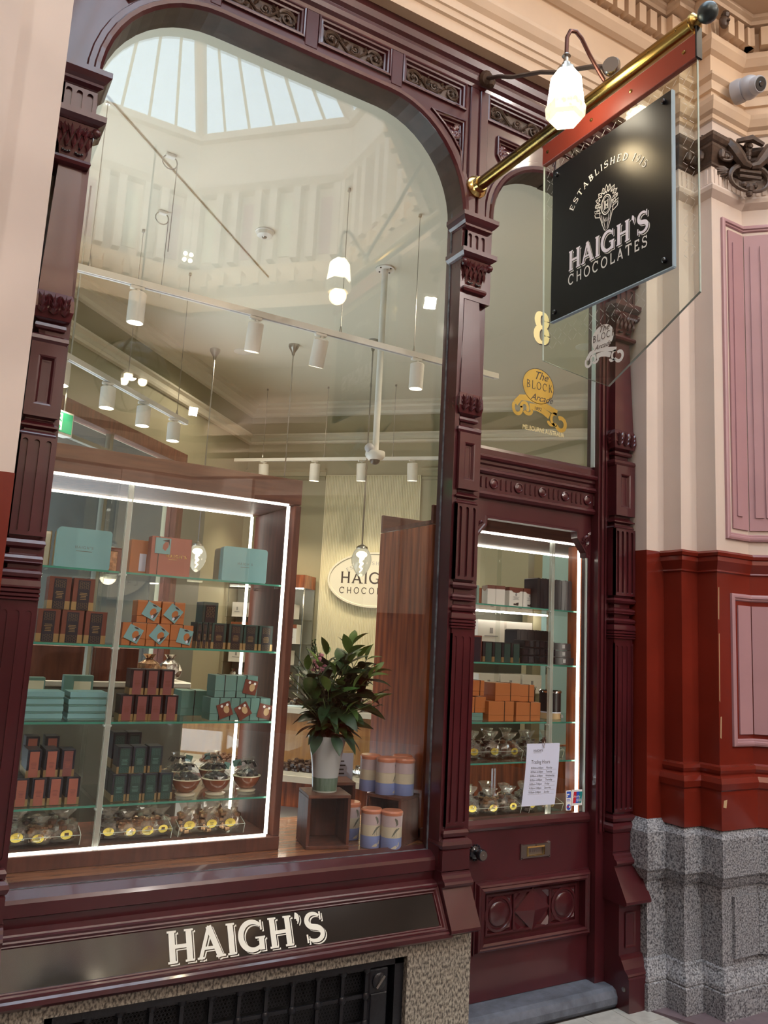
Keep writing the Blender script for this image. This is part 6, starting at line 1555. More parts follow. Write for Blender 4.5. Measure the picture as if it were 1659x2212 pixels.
tin('large turquoise gift tin at the left end of the top glass shelf', .215, .168, .10, (.588, .30, 1.8306))
tin('large turquoise gift tin at the right end of the top glass shelf', .213, .160, .13, (1.292, .30, 1.8306))
t = thing('gift_box', 'terracotta presentation box with turquoise card tag on the top glass shelf', 'box', (.966, .36, 1.83))
obj('body', MB().box(.876, 1.056, .36, .42, 1.8306, 2.008, .002), M['terra'], t)
obj('string', MB().box(.908, .911, .358, .36, 1.831, 2.008), M['black'], t)
tg = obj('card_tag', MB().box(.892, .960, .3565, .3585, 1.932, 2.002), M['teal'], t)
obj('pod_print', MB().plate([(.925, 1.955), (.938, 1.945), (.950, 1.965), (.950, 1.985), (.935, 1.985), (.926, 1.972)], [], FX, .3555, .356), M['terra'], tg)
obj('leaf_print', MB().plate([(.922, 1.99), (.952, 1.998), (.957, 1.965), (.950, 1.985)], [], FX, .355, .3556), M['dark_print'], tg)
obj('lid_lettering', lettering("HAIGH'S", .014, lambda p, q, hh: (.945 + p, .3592, 1.918 + q), 0, sf=0, t=.16, th=.12, track=.18)[0], M['gold_print'], t)
obj('lid_print', gold_rows(.06, 1.908, 1.913, .3592, 1, .9, .976), M['gold_print'], t)
t = thing('gift_box', 'burnt orange box with cream label standing behind the terracotta box', 'box', (.85, .43, 1.83))
obj('body', MB().box(.805, .895, .43, .50, 1.8306, 1.990, .002), M['orange_b'], t)
obj('paper_label', MB().box(.846, .876, .4285, .43, 1.852, 1.93), M['paper'], t)
t = thing('gift_bag', 'small chestnut gift pouch beside the left turquoise tin', 'bag', (.742, .42, 1.83))
obj('pouch', MB().box(.712, .772, .42, .47, 1.8306, 1.945, .008), M['brown_b'], t)
obj('foil_wrap', MB().box(.714, .750, .412, .42, 1.831, 1.93, .004), M['foil'], t)
for i, (x, y) in enumerate(((.455, .40), (.425, .44))):
    t = thing('gift_tin', ('cream gift tin edge on behind the left turquoise tin', 'gold rimmed tin edge on at the far left of the top shelf')[i], 'tin', (x, y, 1.83))
    obj('tin_body', MB().plate([(a + y + .05, b + 1.8306) for a, b in rrect(.10, .155, .014)], [], SX, x - .012, x + .012), M['ceramic'], t)
    obj('rim', MB().ribbon([(a + y + .05, b + 1.8306) for a, b in rrect(.10, .155, .014)], [(0, x + .012), (.003, x + .012), (.003, x + .016), (0, x + .016)], SX, True), M['gold_b'], t)
# two stacks of flat turquoise boxes
for s, x0, x1, nm in ((0, .424, .568, 'left'), (1, .588, .734, 'right')):
    for k in range(4):
        z = 1.2256 + k * .028
        t = thing('flat_box', 'flat turquoise box in the ' + nm + ' stack on the third glass shelf, ' + ('bottom', 'second', 'third', 'topmost')[k], 'box', ((x0 + x1) / 2, .29, z), 'stacked turquoise boxes')
        dx = (rnd.random() - .5) * .006
        obj('body', MB().box(x0 + .002 + dx, x1 - .002 + dx, .266, .40, z, z + .010, .001), M['teal_d'], t)
        obj('lid', MB().box(x0 + dx, x1 + dx, .264, .402, z + .008, z + .0275, .001), M['teal'], t)
for i, (x, w) in enumerate(((.47, .11), (.66, .12))):
    t = thing('gift_box', 'dark sea green box standing behind the turquoise stacks, ' + ('left', 'right')[i], 'box', (x, .5, 1.225), 'dark boxes behind the turquoise stacks')
    obj('body', MB().box(x - w / 2, x + w / 2, .50, .56, 1.2256, 1.378 + .012 * i, .002), M['teal_d'], t)
    obj('paper_label', MB().box(x - .02, x + .05, .498, .50, 1.25, 1.365), M['ceramic'], t)

# bowls of wrapped truffles
bg_ = 'chocolate bowls with wrapped truffles'
bt = thing('truffle_bowl', '', 'bowl', (0, 0, 0), bg_)
bw = obj('bowl', MB().lathe([(.022, .0), (.030, .004), (.046, .018), (.058, .040), (.0625, .056), (.0600, .057), (.055, .042), (.04, .020), (.003, .012)], n=28), M['bowl'], bt)
obj('glazed_rim', MB().lathe([(.0628, .0545), (.0632, .0575), (.0598, .0585), (.0590, .055)], n=28), M['ceramic'], bw)
obj('saucer', MB().lathe([(.026, -.012), (.040, -.010), (.044, -.004), (.024, .002)], n=24), M['ceramic'], bt)
hp = MB(); R = random.Random(5)
for i in range(26):
    a, q = R.uniform(0, 6.28), math.sqrt(R.random()) * .046
    hp.ball((q * cos(a), q * sin(a), .054 + .022 * (1 - q / .05) + R.uniform(0, .008)), R.uniform(.009, .013), 6)
obj('truffles', hp, M['knob'], bt, kind='stuff')
def crumple(rings, n, rnoise, seed, ph=0.0):
    R = random.Random(seed); out = []
    for r, z in rings:
        out.append([(r * (1 + R.uniform(-rnoise, rnoise)) * cos(2 * pi * i / n + ph), r * (1 + R.uniform(-rnoise, rnoise)) * sin(2 * pi * i / n + ph), z + R.uniform(-.3, .3) * rnoise * .03) for i in range(n)])
    return out
obj('wrapper', MB().loft(crumple([(.057, .052), (.054, .070), (.036, .088), (.012, .100), (.009, .106), (.026, .124), (.032, .135)], 14, .16, 3), True, False, 0, False), M['cello2'], bt)
rbn_ = MB()
for a in (20, 150, 200, 330, 270):
    c_, s_ = cos(rad(a)), sin(rad(a))
    rbn_.loft([[(c_ * q - s_ * w, s_ * q + c_ * w, .104 + zz), (c_ * q + s_ * w, s_ * q - c_ * w, .104 + zz), (c_ * q + s_ * w, s_ * q - c_ * w, .106 + zz), (c_ * q - s_ * w, s_ * q + c_ * w, .106 + zz)] for q, zz, w in ((.004, 0, .004), (.018, .012, .009), (.034, .010, .009), (.046, -.006, .008))], True, True)
obj('ribbon_bow', rbn_, M['black'], bt)
obj('card_tag', MB().box(.004, .042, -.012, -.010, .100, .128).tf(Matrix.Rotation(rad(14), 4, 'Y')), M['teal_d'], bt)
bl_ = ('back left bowl of black wrapped truffles tied with black ribbon', 'back right bowl of black wrapped truffles tied with black ribbon', 'front left bowl of black wrapped truffles tied with black ribbon', 'front middle bowl of black wrapped truffles tied with black ribbon', 'rightmost bowl of black wrapped truffles by the lit post')
for i, (x, y, rz) in enumerate(((1.140, .56, .3), (1.305, .56, 2.0), (1.113, .33, 1.2), (1.243, .32, .5), (1.400, .36, 2.6))):
    put(bt, x, y, .917, bl_[i], i == 0, rz)
t = thing('wicker_basket', 'small woven basket standing behind the back left truffle bowl', 'basket', (1.06, .60, .9056))
obj('weave', MB().lathe([(.05, .9056), (.062, .93), (.068, .965), (.062, .965), (.055, .93), (.003, .912)], (1.06, .595, 0), n=18), M['oak'], t)

# cellophane bags of chocolates in clear trays
def make_bag(seed, w, d, h, fill, stick=True, neck=True):
    t = thing('chocolate_bag', '', 'bag', (0, 0, 0)); R = random.Random(seed)
    hp = MB()
    for i in range(44):
        hp.ball((R.uniform(-.40, .40) * w, R.uniform(-.40, .34) * d, .012 + R.random() * h * .52), R.uniform(.010, .018), 6, sq=(1.2, 1, .8))
    obj('chocolates', hp, M[fill], t, kind='stuff')
    rg = [(.40, .004), (.52, h * .16), (.50, h * .36), (.42, h * .52), (.18 if neck else .36, h * .66), (.14 if neck else .38, h * .72), (.34 if neck else .45, h * .92), (.40, h)]
    cr = crumple(rg, 13, .20, seed)
    obj('wrapper', MB().loft([[(x * w, y * d, z) for x, y, z in ring] for ring in cr], True, False, 0, False), M['cello'], t)
    if stick:
        mb = MB().plate(arcp(0, h * .26, .024, .018, 0, 360, 18)[:-1], [], FX, -d * .53, -d * .53 + .001)
        sk_ = obj('gold_sticker', mb, M['sticker'], t)
        obj('sticker_print', gold_rows(.03, h * .21, h * .31, -d * .53 - .0006, 3, .8), M['dark_print'], sk_)
    if neck:
        obj('tie', MB().lathe([(.012, h * .66), (.015, h * .69), (.012, h * .72)], n=10), M['black'], t)
    return t
def tray(label, x0, x1, y0, y1, z, h=.042, grp='clear acrylic trays'):
    t = thing('acrylic_tray', label, 'tray', ((x0 + x1) / 2, (y0 + y1) / 2, z), grp)
    obj('floor_sheet', MB().box(x0, x1, y0, y1, z, z + .003), M['glass_clear'], t)
    fr_ = obj('front_lip', MB().plate([(y0, z), (y0 - .016, z + h), (y0 - .013, z + h), (y0 + .003, z)], [], SX, x0, x1), M['glass_clear'], t)
    for x in (x0, x1 - .003): obj('end_sheet', MB().plate([(y0, z), (y0 - .014, z + h), (y0 + .05, z + h * 1.5), (y1, z + h * 1.5), (y1, z)], [], SX, x, x + .003), M['glass_clear'], t)
    for x in (x0, x1):
        obj('edge', MB().tube([(x, y0, z + .002), (x, y0 - .015, z + h), (x, y0 + .05, z + h * 1.5)], .0014, 5), M['edge_pale'], t)
    obj('edge', MB().tube([(x0, y0 - .015, z + h), (x1, y0 - .015, z + h)], .0011, 5), M['edge_pale'], t)
    return t
BA = make_bag(11, .115, .08, .135, 'choc'); BB = make_bag(12, .12, .08, .125, 'milk'); BC = make_bag(13, .095, .06, .150, 'foil', True, False); BD = make_bag(14, .11, .085, .12, 'foil')
used = set()
def bag(P, x, y, z, label, rz=0.0, s=1.0, grp='cellophane bags of chocolates'):
    o = P if P.name not in used else dup(P)
    used.add(P.name)
    o.location = (x, y, z); o.rotation_euler = (0, 0, rz); o.scale = (s, s, s); o['label'] = label; o['group'] = grp
ZB_ = .7456
tray('clear acrylic tray of bags at the bottom left of the window shelves', .36, .690, .29, .48, ZB_ - .003)
tray('clear acrylic tray of bags at the bottom middle of the window shelves', .765, 1.055, .29, .48, ZB_ - .003)
tray('clear acrylic tray of bags at the bottom right of the window shelves', 1.085, 1.375, .29, .48, ZB_ - .003)
for i, (P, x, y, rz, s) in enumerate(((BA, .455, .355, .1, 1.0), (BD, .545, .345, -.2, .9), (BB, .635, .36, .2, 1.0), (BA, .50, .445, 2.9, 1.0), (BB, .60, .45, 3.0, 1.0))):
    bag(P, x, y, ZB_ + .0008, 'cellophane bag of chocolates in the bottom left tray, ' + ('front left', 'front middle with silver fill', 'front right', 'back left', 'back right')[i], rz, s)
for i, (P, x, y, rz, s) in enumerate(((BA, .81, .36, -.1, .9), (BD, .885, .35, .2, .9), (BD, .96, .345, .0, 1.0), (BB, 1.022, .36, .2, .9), (BA, .85, .45, 2.8, 1.0), (BB, .97, .45, 3.1, 1.0))):
    bag(P, x, y, ZB_ + .0008, 'cellophane bag of chocolates in the bottom middle tray, ' + ('leftmost in front', 'second in front', 'third in front', 'rightmost in front', 'back left', 'back right')[i], rz, s)
for i, (P, x, y, rz, s) in enumerate(((BC, 1.14, .345, 0, .97), (BC, 1.235, .345, .1, .97), (BC, 1.325, .345, -.1, .97), (BC, 1.19, .43, .1, .97), (BC, 1.285, .43, 0, .97))):
    bag(P, x, y, ZB_ + .0008, 'upright cellophane bag of copper wrapped sweets in the bottom right tray, ' + ('front left', 'front middle', 'front right', 'back left', 'back right')[i], rz, s)

# goods behind the shop door
wb_ = thing('carton', '', 'box', (0, 0, 0), 'white cartons behind the door glass')
obj('body', MB().box(-.047, .047, 0, .05, 0, .106, .001), M['white_b'], wb_)
obj('scalloped_top', MB().plate([(-.0475, .088), (-.03, .088), (-.02, .080), (0, .0765), (.02, .080), (.03, .088), (.0475, .088), (.0475, .1065), (-.0475, .1065)][::-1], [], FX, -.001, .051), M['brown_b'], wb_)
obj('crest_print', MB().plate(arcp(0, .068, .006, .009, 0, 360, 10)[:-1], [], FX, -.0012, -.0004), M['grey_print'], wb_)
obj('lettering', gold_rows(.06, .038, .058, -.0012, 3, .8), M['grey_print'], wb_)
obj('cocoa_print', MB().plate([(-.018, .010), (.016, .008), (.018, .026), (.004, .024), (-.004, .018), (-.016, .020)], [], FX, -.0014, -.0006), M['dark_print'], wb_)
for i, (x, y, rz) in enumerate(((2.845, .26, 0), (2.943, .26, 0), (2.765, .28, 1.2), (2.72, .30, 1.25))):
    put(wb_, x, y, 1.821, 'white carton with scalloped brown top behind the door glass, ' + ('right front', 'rightmost', 'turned aside, second', 'turned aside, leftmost')[i], i == 0, rz)
bb = thing('gift_bag', '', 'bag', (0, 0, 0), 'black gift bags behind the door glass')
obj('bag', MB().plate([(-.024, 0), (.024, 0), (.026, .162), (.016, .168), (0, .164), (-.016, .168), (-.026, .162)], [], FX, 0, .11), M['black_b'], bb)
obj('fold', MB().plate([(-.003, .0), (.003, .0), (.0, .16)], [], FX, -.0015, .0), M['navy_b'], bb)
for i in range(7):
    put(bb, 2.972 + i * .0505, .205 if i < 5 else .285, 1.821, 'tall black gift bag on the top shelf behind the door, ' + ('first', 'second', 'third', 'fourth', 'fifth', 'sixth', 'last')[i] + ' from left', i == 0)
for i in range(5):
    put(bb, 3.00 + i * .0505, .40, 1.523, 'black gift bag behind the flat black boxes, ' + ('first', 'second', 'third', 'fourth', 'last')[i] + ' from left', False, 0, (1, 1, 1.10))
t = thing('gift_box', 'bottle green box at the left end of the top shelf behind the door', 'box', (2.55, .24, 1.82))
obj('body', MB().box(2.512, 2.578, .24, .31, 1.8212, 1.918, .001), M['teal_d'], t); obj('string', MB().box(2.560, 2.563, .2385, .24, 1.821, 1.918), M['black'], t)
p = label_box('carton', '', .058, .09, .104, 'black_b', 'green_b', .040, 'dark green cartons behind the door glass', 'green_b', pat=False, lx=.006)
for i, x in enumerate((2.614, 2.676, 2.738, 2.800)):
    put(p, x, .20, 1.523, 'dark green carton with gold foot behind the door glass, ' + pos5[i if i < 3 else 4], i == 0)
p = label_box('carton', 'chestnut and black carton left of the dark green row behind the door', .066, .085, .132, 'brown_b', 'navy_b', .050, None, 'navy_b', band=False); p.location = (2.544, .20, 1.5236)
tb_ = thing('chocolate_bar_pack', '', 'bar', (0, 0, 0), 'wrapped black bar packs')
obj('pack', MB().box(-.118, .118, 0, .09, 0, .040, .002), M['black_b'], tb_)
sg_ = MB()
for i in range(6): sg_.box(-.115 + i * .039, -.082 + i * .039, -.003, .001, .003, .037, .003)
obj('blister', sg_, M['knob'], tb_)
for i, (z, s) in enumerate(((1.523, 1.0), (1.565, 1.0), (1.607, .9))):
    put(tb_, 2.975, .21, z, 'clear wrapped pack of black bars behind the door, ' + ('bottom', 'middle', 'top')[i], i == 0, 0, (s, 1, 1))
fb_ = thing('flat_box', '', 'box', (0, 0, 0), 'flat black boxes behind the door')
obj('body', MB().box(-.085, .085, 0, .10, 0, .038, .001), M['black_b'], fb_)
obj('white_label', MB().box(.020, .040, -.001, 0, .010, .030), M['grey_print'], fb_)
for i, (x, z) in enumerate(((3.125, 1.523), (3.12, 1.562), (3.118, 1.602), (3.29, 1.523))):
    put(fb_, x, .21, z, 'flat black box with pale square label behind the door, ' + ('bottom of the stack', 'middle of the stack', 'top of the stack', 'far right')[i], i == 0)
for i, (x, z, w, h, y, st_) in enumerate(((2.716, 1.222, .165, .100, .20, .02), (2.898, 1.222, .165, .096, .20, .012), (2.768, 1.323, .165, .092, .215, .018), (2.905, 1.320, .105, .088, .225, .014), (2.585, 1.262, .10, .080, .23, -.02), (2.58, 1.347, .085, .078, .23, .015))):
    b = cube_box('burnt orange box behind the door, ' + ('lower row left', 'lower row right', 'upper row left', 'upper row right', 'at left above the teal box', 'topmost by the left edge')[i], w, .12, h, 'orange_b', 'teal', 'burnt orange boxes behind the door', with_tag=False, sx=st_)
    b.location = (x, y, z + .0006)
for i in range(2):
    t = thing('flat_box', 'flat teal box under the orange boxes at the left edge of the door glass, ' + ('lower', 'upper')[i], 'box', (2.58, .23, 1.222), 'flat teal boxes behind the door')
    obj('body', MB().box(2.53, 2.62, .23, .33, 1.2226 + i * .0195, 1.2416 + i * .0195, .001), M['teal_d'], t)
cn = thing('canister', '', 'canister', (0, 0, 0), 'black canisters behind the door')
obj('drum', MB().lathe([(.060, .022), (.060, .142), (.056, .146)], n=28), M['black_b'], cn)
obj('foot_band', MB().lathe([(.0605, 0), (.0610, .002), (.0610, .030), (.0605, .034)], n=28), M['tan_b'], cn)
obj('white_band', MB().lathe([(.0606, .032), (.0606, .040)], n=28), M['paper'], cn)
obj('lid', MB().lathe([(.062, .142), (.0635, .146), (.0635, .152), (.055, .158), (.003, .158)], n=28), M['chrome'], cn)
obj('square_label', MB().box(.02, .036, -.0625, -.0585, .008, .026), M['grey_print'], cn)
for i, (x, y) in enumerate(((3.182, .31), (3.185, .53), (3.03, .46))):
    put(cn, x - .035, y, 1.223, 'black canister with steel lid and tan foot behind the door, ' + ('front', 'rear right', 'rear left')[i], i == 0, rz=(.15, .3, .6)[i])
for k, (zz, nm) in enumerate(((1.0256, 'upper'), (.7456, 'lower'))):
    tray('clear acrylic tray on the ' + nm + ' bag shelf behind the door, left half', 2.54, 2.90, .25, .46, zz - .003)
    tray('clear acrylic tray on the ' + nm + ' bag shelf behind the door, right half', 2.95, 3.18, .24, .46, zz - .003)
    for i in range(9):
        row, j = (0, i) if i < 5 else (1, i - 5)
        x = 2.605 + j * .128 + row * .05; P = (BB, BA, BD)[(i + k) % 3] if k else (BA, BA, BB)[i % 3]
        bag(P, x, .305 + row * .10, zz + .0008, 'cellophane bag on the ' + nm + ' bag shelf behind the door glass, ' + ('front row ', 'back row ')[row] + ('first', 'second', 'third', 'fourth', 'fifth')[j], (-.2 + .13 * i) + (3.0 if row else 0), 1.0, 'cellophane bags behind the door')

# notices on the door glass
nt = thing('notice', 'white trading hours sheet hanging inside the door glass from a clip', 'notice', (2.83, 0, 1.0))
def NP(p, q, h): return (2.727 + p * .215 + (-.028) * (1 - q) ** 1.6, .004 - .012 * (1 - q) ** 2 * 0 - h, .836 + q * .298)
pv = [NP(i / 6, j / 10, 0) for j in range(11) for i in range(7)]; pw = [NP(i / 6, j / 10, .0008) for j in range(11) for i in range(7)]
obj('sheet', MB().add(pw, [(j * 7 + i, j * 7 + i + 1, (j + 1) * 7 + i + 1, (j + 1) * 7 + i) for j in range(10) for i in range(6)]).add(pv, [(j * 7 + i, (j + 1) * 7 + i, (j + 1) * 7 + i + 1, j * 7 + i + 1) for j in range(10) for i in range(6)]), M['paper'], nt)
NQ = lambda x0, z0, sx=1.0: (lambda p, q, h: NP(x0 + p / .215 * sx, z0 + q / .298, .0012 + h))
obj('name_lettering', lettering("HAIGH'S", .0105, NQ(.20, .868), 0, sf=.03, t=.2, th=.14, track=.05)[0], M['dark_print'], nt)
obj('small_lettering', bform('CHOCOLATES', .0085, NQ(.20, .842, .95), 0), M['grey_print'], nt)
obj('heading', bform('Trading Hours', .026, NQ(.155, .672, .80), 0), M['dark_print'], nt)
for k, (dy, hr) in enumerate((('Monday', '8:00am\u20136:00pm'), ('Tuesday', '8:00am\u20136:00pm'), ('Wednesday', '8:00am\u20136:00pm'), ('Thursday', '8:00am\u20136:00pm'), ('Friday', '8:00am\u20137:00pm'), ('Saturday', '9:00am\u20135:00pm'), ('Sunday', '9:30am\u20135:00pm'))):
    z = .588 - k * .065
    obj('hours_line', bform(hr, .0145, NQ(.16, z, .86), 0), M['dark_print'], nt)
    obj('day_name', bform(dy, .0145, NQ(.62, z, .86), 0), M['dark_print'], nt)
    obj('rule', MB().add([NQ(.14, z - .018)(0, 0, 0), NQ(.93, z - .018)(0, 0, 0), NQ(.93, z - .015)(0, 0, 0), NQ(.14, z - .015)(0, 0, 0)], [(0, 1, 2, 3)]), M['grey_print'], nt)
obj('clip', MB().tube([(2.828, .002, 1.165), (2.826, .0, 1.13), (2.832, -.003, 1.112), (2.838, .0, 1.13), (2.836, .002, 1.165)], .0022, 6), M['chrome'], nt)
s1 = thing('payment_sticker', 'tall narrow white and blue payment sticker low on the door glass', 'sticker', (3.01, 0, .8))
obj('sheet', MB().plate([(a + 3.0085, b + .800) for a, b in rrect(.036, .098, .006)], [], FX, .003, .005), M['white'], s1)
obj('blue_square', MB().box(2.994, 3.022, .0024, .003, .862, .893), M['card_blue'], s1)
obj('mark', MB().box(2.995, 3.012, .0020, .0024, .876, .882).box(2.995, 3.002, .0020, .0024, .866, .874), M['white'], s1)
obj('lettering', bform('pay', .014, lambda p, q, h: (2.995 + p, .0026 - h, .846 + q), 0), M['card_blue'], s1) if False else None
obj('blue_lines', MB().box(2.995, 3.016, .0024, .003, .852, .8545).box(2.995, 3.020, .0024, .003, .846, .8485), M['card_blue'], s1)
obj('round_badge', MB().plate(arcp(3.0085, .817, .014, .014, 0, 360, 18)[:-1], [], FX, .0022, .003), M['card_blue'], s1)
for dx in (-.006, .006): obj('dot', MB().plate(arcp(3.0085 + dx, .819, .005, .006, 0, 360, 10)[:-1], [], FX, .0016, .0022), M['card_red'] if dx < 0 else M['white'], s1)
s2 = thing('payment_sticker', 'square sticker with red, navy and teal card mark in the corner of the door glass', 'sticker', (3.065, 0, .85))
obj('sheet', MB().box(3.030, 3.100, .003, .005, .822, .900), M['white'], s2)
for k, mm in enumerate(('card_red', 'card_blue', 'card_teal')):
    x = 3.036 + k * .019
    obj('colour_bar', MB().plate([(x, .834), (x + .020, .834), (x + .027, .890), (x + .007, .890)], [], FX, .0022 - k * .0002, .003), M[mm], s2)
obj('lettering', bform('UnionPay', .0155, lambda p, q, h: (3.037 + p * .80, .0012 - h, .862 + q), 0).join(bform('\u94f6\u8054', .017, lambda p, q, h: (3.058 + p, .0012 - h, .842 + q), 0)), M['white'], s2)

# wooden display crates, tins, vase of foliage
def crate(label, o, rz, w, d, h, open_y=True):
    t = thing('display_crate', label, 'crate', o)
    T = Matrix.Translation(o) @ Matrix.Rotation(rz, 4, 'Z'); k = .014
    for nm, bx_ in (('top', (0, w, 0, d, h - k, h)), ('bottom', (0, w, 0, d, 0, k)), ('side', (0, k, .001, d - .001, k, h - k)), ('side', (w - k, w, .001, d - .001, k, h - k)), ('back', (k, w - k, d - k, d - .001, k, h - k))):
        obj(nm, MB().box(*bx_, b=.0015).tf(T), M['wood_d'] if nm != 'top' else M['wood_h'], t)
    return t
crate('hollow mahogany crate carrying the frosted vase', (1.615, .150, .685), rad(-12), .196, .20, .228)
crate('mahogany crate behind the vase crate, half hidden', (1.80, .36, .685), rad(-12), .15, .17, .24)
crate('mahogany crate at the window corner carrying four tins, open side to the left', (1.948, .218, .685), rad(-62), .185, .175, .212)
tn = thing('tea_tin', '', 'tin', (0, 0, 0), 'striped tins with salmon lids')
obj('blue_tier', MB().lathe([(.0465, 0), (.0475, .002), (.0475, .052)], n=30), M['tin_blue'], tn)
obj('cream_tier', MB().lathe([(.0475, .0525), (.0475, .098)], n=30), M['tin_cream'], tn)
obj('mauve_tier', MB().lathe([(.0475, .0985), (.0475, .146)], n=30), M['tin_pink'], tn)
obj('lid', MB().lathe([(.0485, .146), (.0495, .150), (.0495, .158), (.044, .165), (.003, .166)], n=30), M['tin_lid'], tn)
def cyl(pts, w, r=.0482):
    L, R_ = band(pts, w); n = len(L)
    f = lambda q: (r * sin(q.x / r), -r * cos(q.x / r), q.y)
    return MB().add([f(q) for q in L] + [f(q) for q in R_], [(i, i + 1, n + i + 1, n + i) for i in range(n - 1)])
bm_ = cyl([(-.012, .136), (-.004, .126), (.0, .112), (-.004, .104)], [.006, .012, .010, .003])
obj('bird_print', bm_, M['greycol'], tn)
wbm = cyl([(.012, .094), (-.002, .088), (-.012, .076), (-.024, .058)], [.004, .010, .008, .002]); wbm.join(cyl([(-.004, .076), (-.004, .056)], .0014)).join(cyl([(-.012, .074), (-.014, .056)], .0014))
obj('wader_print', wbm, M['greycol'], tn)
dk = cyl([(.012, .034), (.010, .022), (-.006, .014), (-.022, .010)], [.004, .006, .014, .004]); dk.join(cyl([(-.024, .009), (.022, .009)], .003))
obj('duck_print', dk, M['tin_cream'], tn)
ZT = .685 + .2125
for i, (x, y, z, rz) in enumerate(((1.920, .115, .6855, .12), (1.990, .052, .6855, .0), (1.895, .275, .6855, .4), (2.022, .178, ZT, .75), (2.097, .135, ZT, 1.4), (2.140, .225, ZT, .5), (1.990, .275, ZT, .6))):
    put(tn, x, y, z, 'striped tin with salmon lid ' + ('on the platform, front left', 'on the platform, front right', 'on the platform, behind at left', 'on the crate, front left', 'on the crate, front right', 'on the crate, back right', 'on the crate, back left half hidden')[i], i == 0, rz)
VC = Vector((1.732, .235, .914))
vs = thing('vase', 'tall frosted glass vase holding green foliage, on the vase crate', 'vase', VC)
obj('glass', MB().lathe([(.052, .0), (.056, .004), (.059, .05), (.066, .12), (.078, .19), (.090, .246), (.086, .246), (.074, .19), (.06, .11), (.05, .08)], VC, n=32), M['vase'], vs)
obj('stems_in_water', MB().lathe([(.0565, .004), (.0602, .055), (.0603, .066)], VC, n=32), M['water'], vs)
obj('clear_foot', MB().lathe([(.057, -.0005), (.058, .006)], VC, n=32), M['edge_pale'], vs)
bq = thing('bouquet', 'bouquet of glossy green leaves, rosemary sprigs and pink snapdragons in the vase', 'flowers', VC + Vector((0, 0, .20)))
R = random.Random(21); BO = VC + Vector((0, 0, .235))
def leaf_mesh(L_, W_, bend, fold=.25):
    mb = MB(); n = 6; vs_ = []
    for i in range(n + 1):
        t = i / n; w = W_ * (sin(pi * min(1, t * .97 + .03)) ** .8) * (1 - .25 * t) * .5
        x = L_ * t * (1 - .12 * bend * t); z = -bend * L_ * t * t * .55
        vs_ += [(x, -w, z + fold * w), (x, 0, z), (x, w, z + fold * w)]
    mb.add(vs_, [q for i in range(n) for q in ((i * 3, i * 3 + 1, i * 3 + 4, i * 3 + 3), (i * 3 + 1, i * 3 + 2, i * 3 + 5, i * 3 + 4))], 0, True)
    return mb
protos = {}
for k, (L_, W_, bd_) in enumerate(((.150, .078, .25), (.125, .066, .5), (.155, .070, .75))):
    for mm in ('leaf', 'leaf2', 'leaf3'):
        o = obj('leaf', leaf_mesh(L_, W_, bd_), M[mm]); protos[k, mm] = o.data; bpy.data.objects.remove(o)
def add_leaf(p, direc, k, mm, s=1.0, roll=0.0):
    o = bpy.data.objects.new('leaf', protos[k, mm]); COL.objects.link(o)
    d = Vector(direc).normalized()
    up_ = Vector((0, 0, 1)); y_ = up_.cross(d)
    y_ = y_.normalized() if y_.length > .05 else Vector((0, 1, 0))
    z_ = d.cross(y_)
    m3 = Matrix((d, y_, z_)).transposed().to_4x4() @ Matrix.Rotation(roll, 4, 'X')
    if (Vector(p) + d * .15 * s).x < 1.56 or (Vector(p) + d * .15 * s).y < .03:
        bpy.data.objects.remove(o); return
    o.parent = bq; o.matrix_parent_inverse = Matrix.Translation(-bq.location)
    o.matrix_basis = Matrix.Translation(p) @ m3 @ Matrix.Scale(s, 4)
def stem_curve(a, lean, L_, n=7):
    pts = []
    for i in range(n + 1):
        t = i / n
        pts.append(BO + Vector((cos(a) * lean * (t * .6 + .4 * t * t) * L_, sin(a) * lean * (t * .6 + .4 * t * t) * L_, L_ * t * (1 - .25 * lean * t))))
    return pts
spec = [(rad(-80), .30, .42, 'leaf2'), (rad(-140), .40, .36, 'leaf'), (rad(-160), .70, .30, 'leaf'), (rad(0), .35, .40, 'leaf'), (rad(-15), .60, .36, 'leaf2'), (rad(-70), .95, .20, 'leaf'), (rad(-125), .85, .24, 'leaf2'), (rad(80), .25, .40, 'leaf2'), (rad(190), .40, .34, 'leaf2'), (rad(-30), .40, .40, 'leaf2'), (rad(-65), .50, .27, 'leaf'), (rad(-110), .45, .34, 'leaf2'), (rad(150), .75, .24, 'leaf2'), (rad(25), .75, .30, 'leaf2'), (rad(-45), .95, .22, 'leaf'), (rad(-8), .22, .455, 'leaf'), (rad(35), .30, .36, 'leaf'), (rad(-40), .55, .33, 'leaf'), (rad(-90), .35, .26, 'leaf2'), (rad(-120), .60, .26, 'leaf'), (rad(180), .65, .33, 'leaf'), (rad(-20), .85, .24, 'leaf'), (rad(200), .95, .22, 'leaf2'), (rad(-75), .75, .16, 'leaf'), (rad(-150), .9, .20, 'leaf2'), (rad(60), .5, .30, 'leaf2'), (rad(120), .5, .30, 'leaf2'), (rad(-55), .25, .36, 'leaf2'), (rad(10), .6, .32, 'leaf2')]
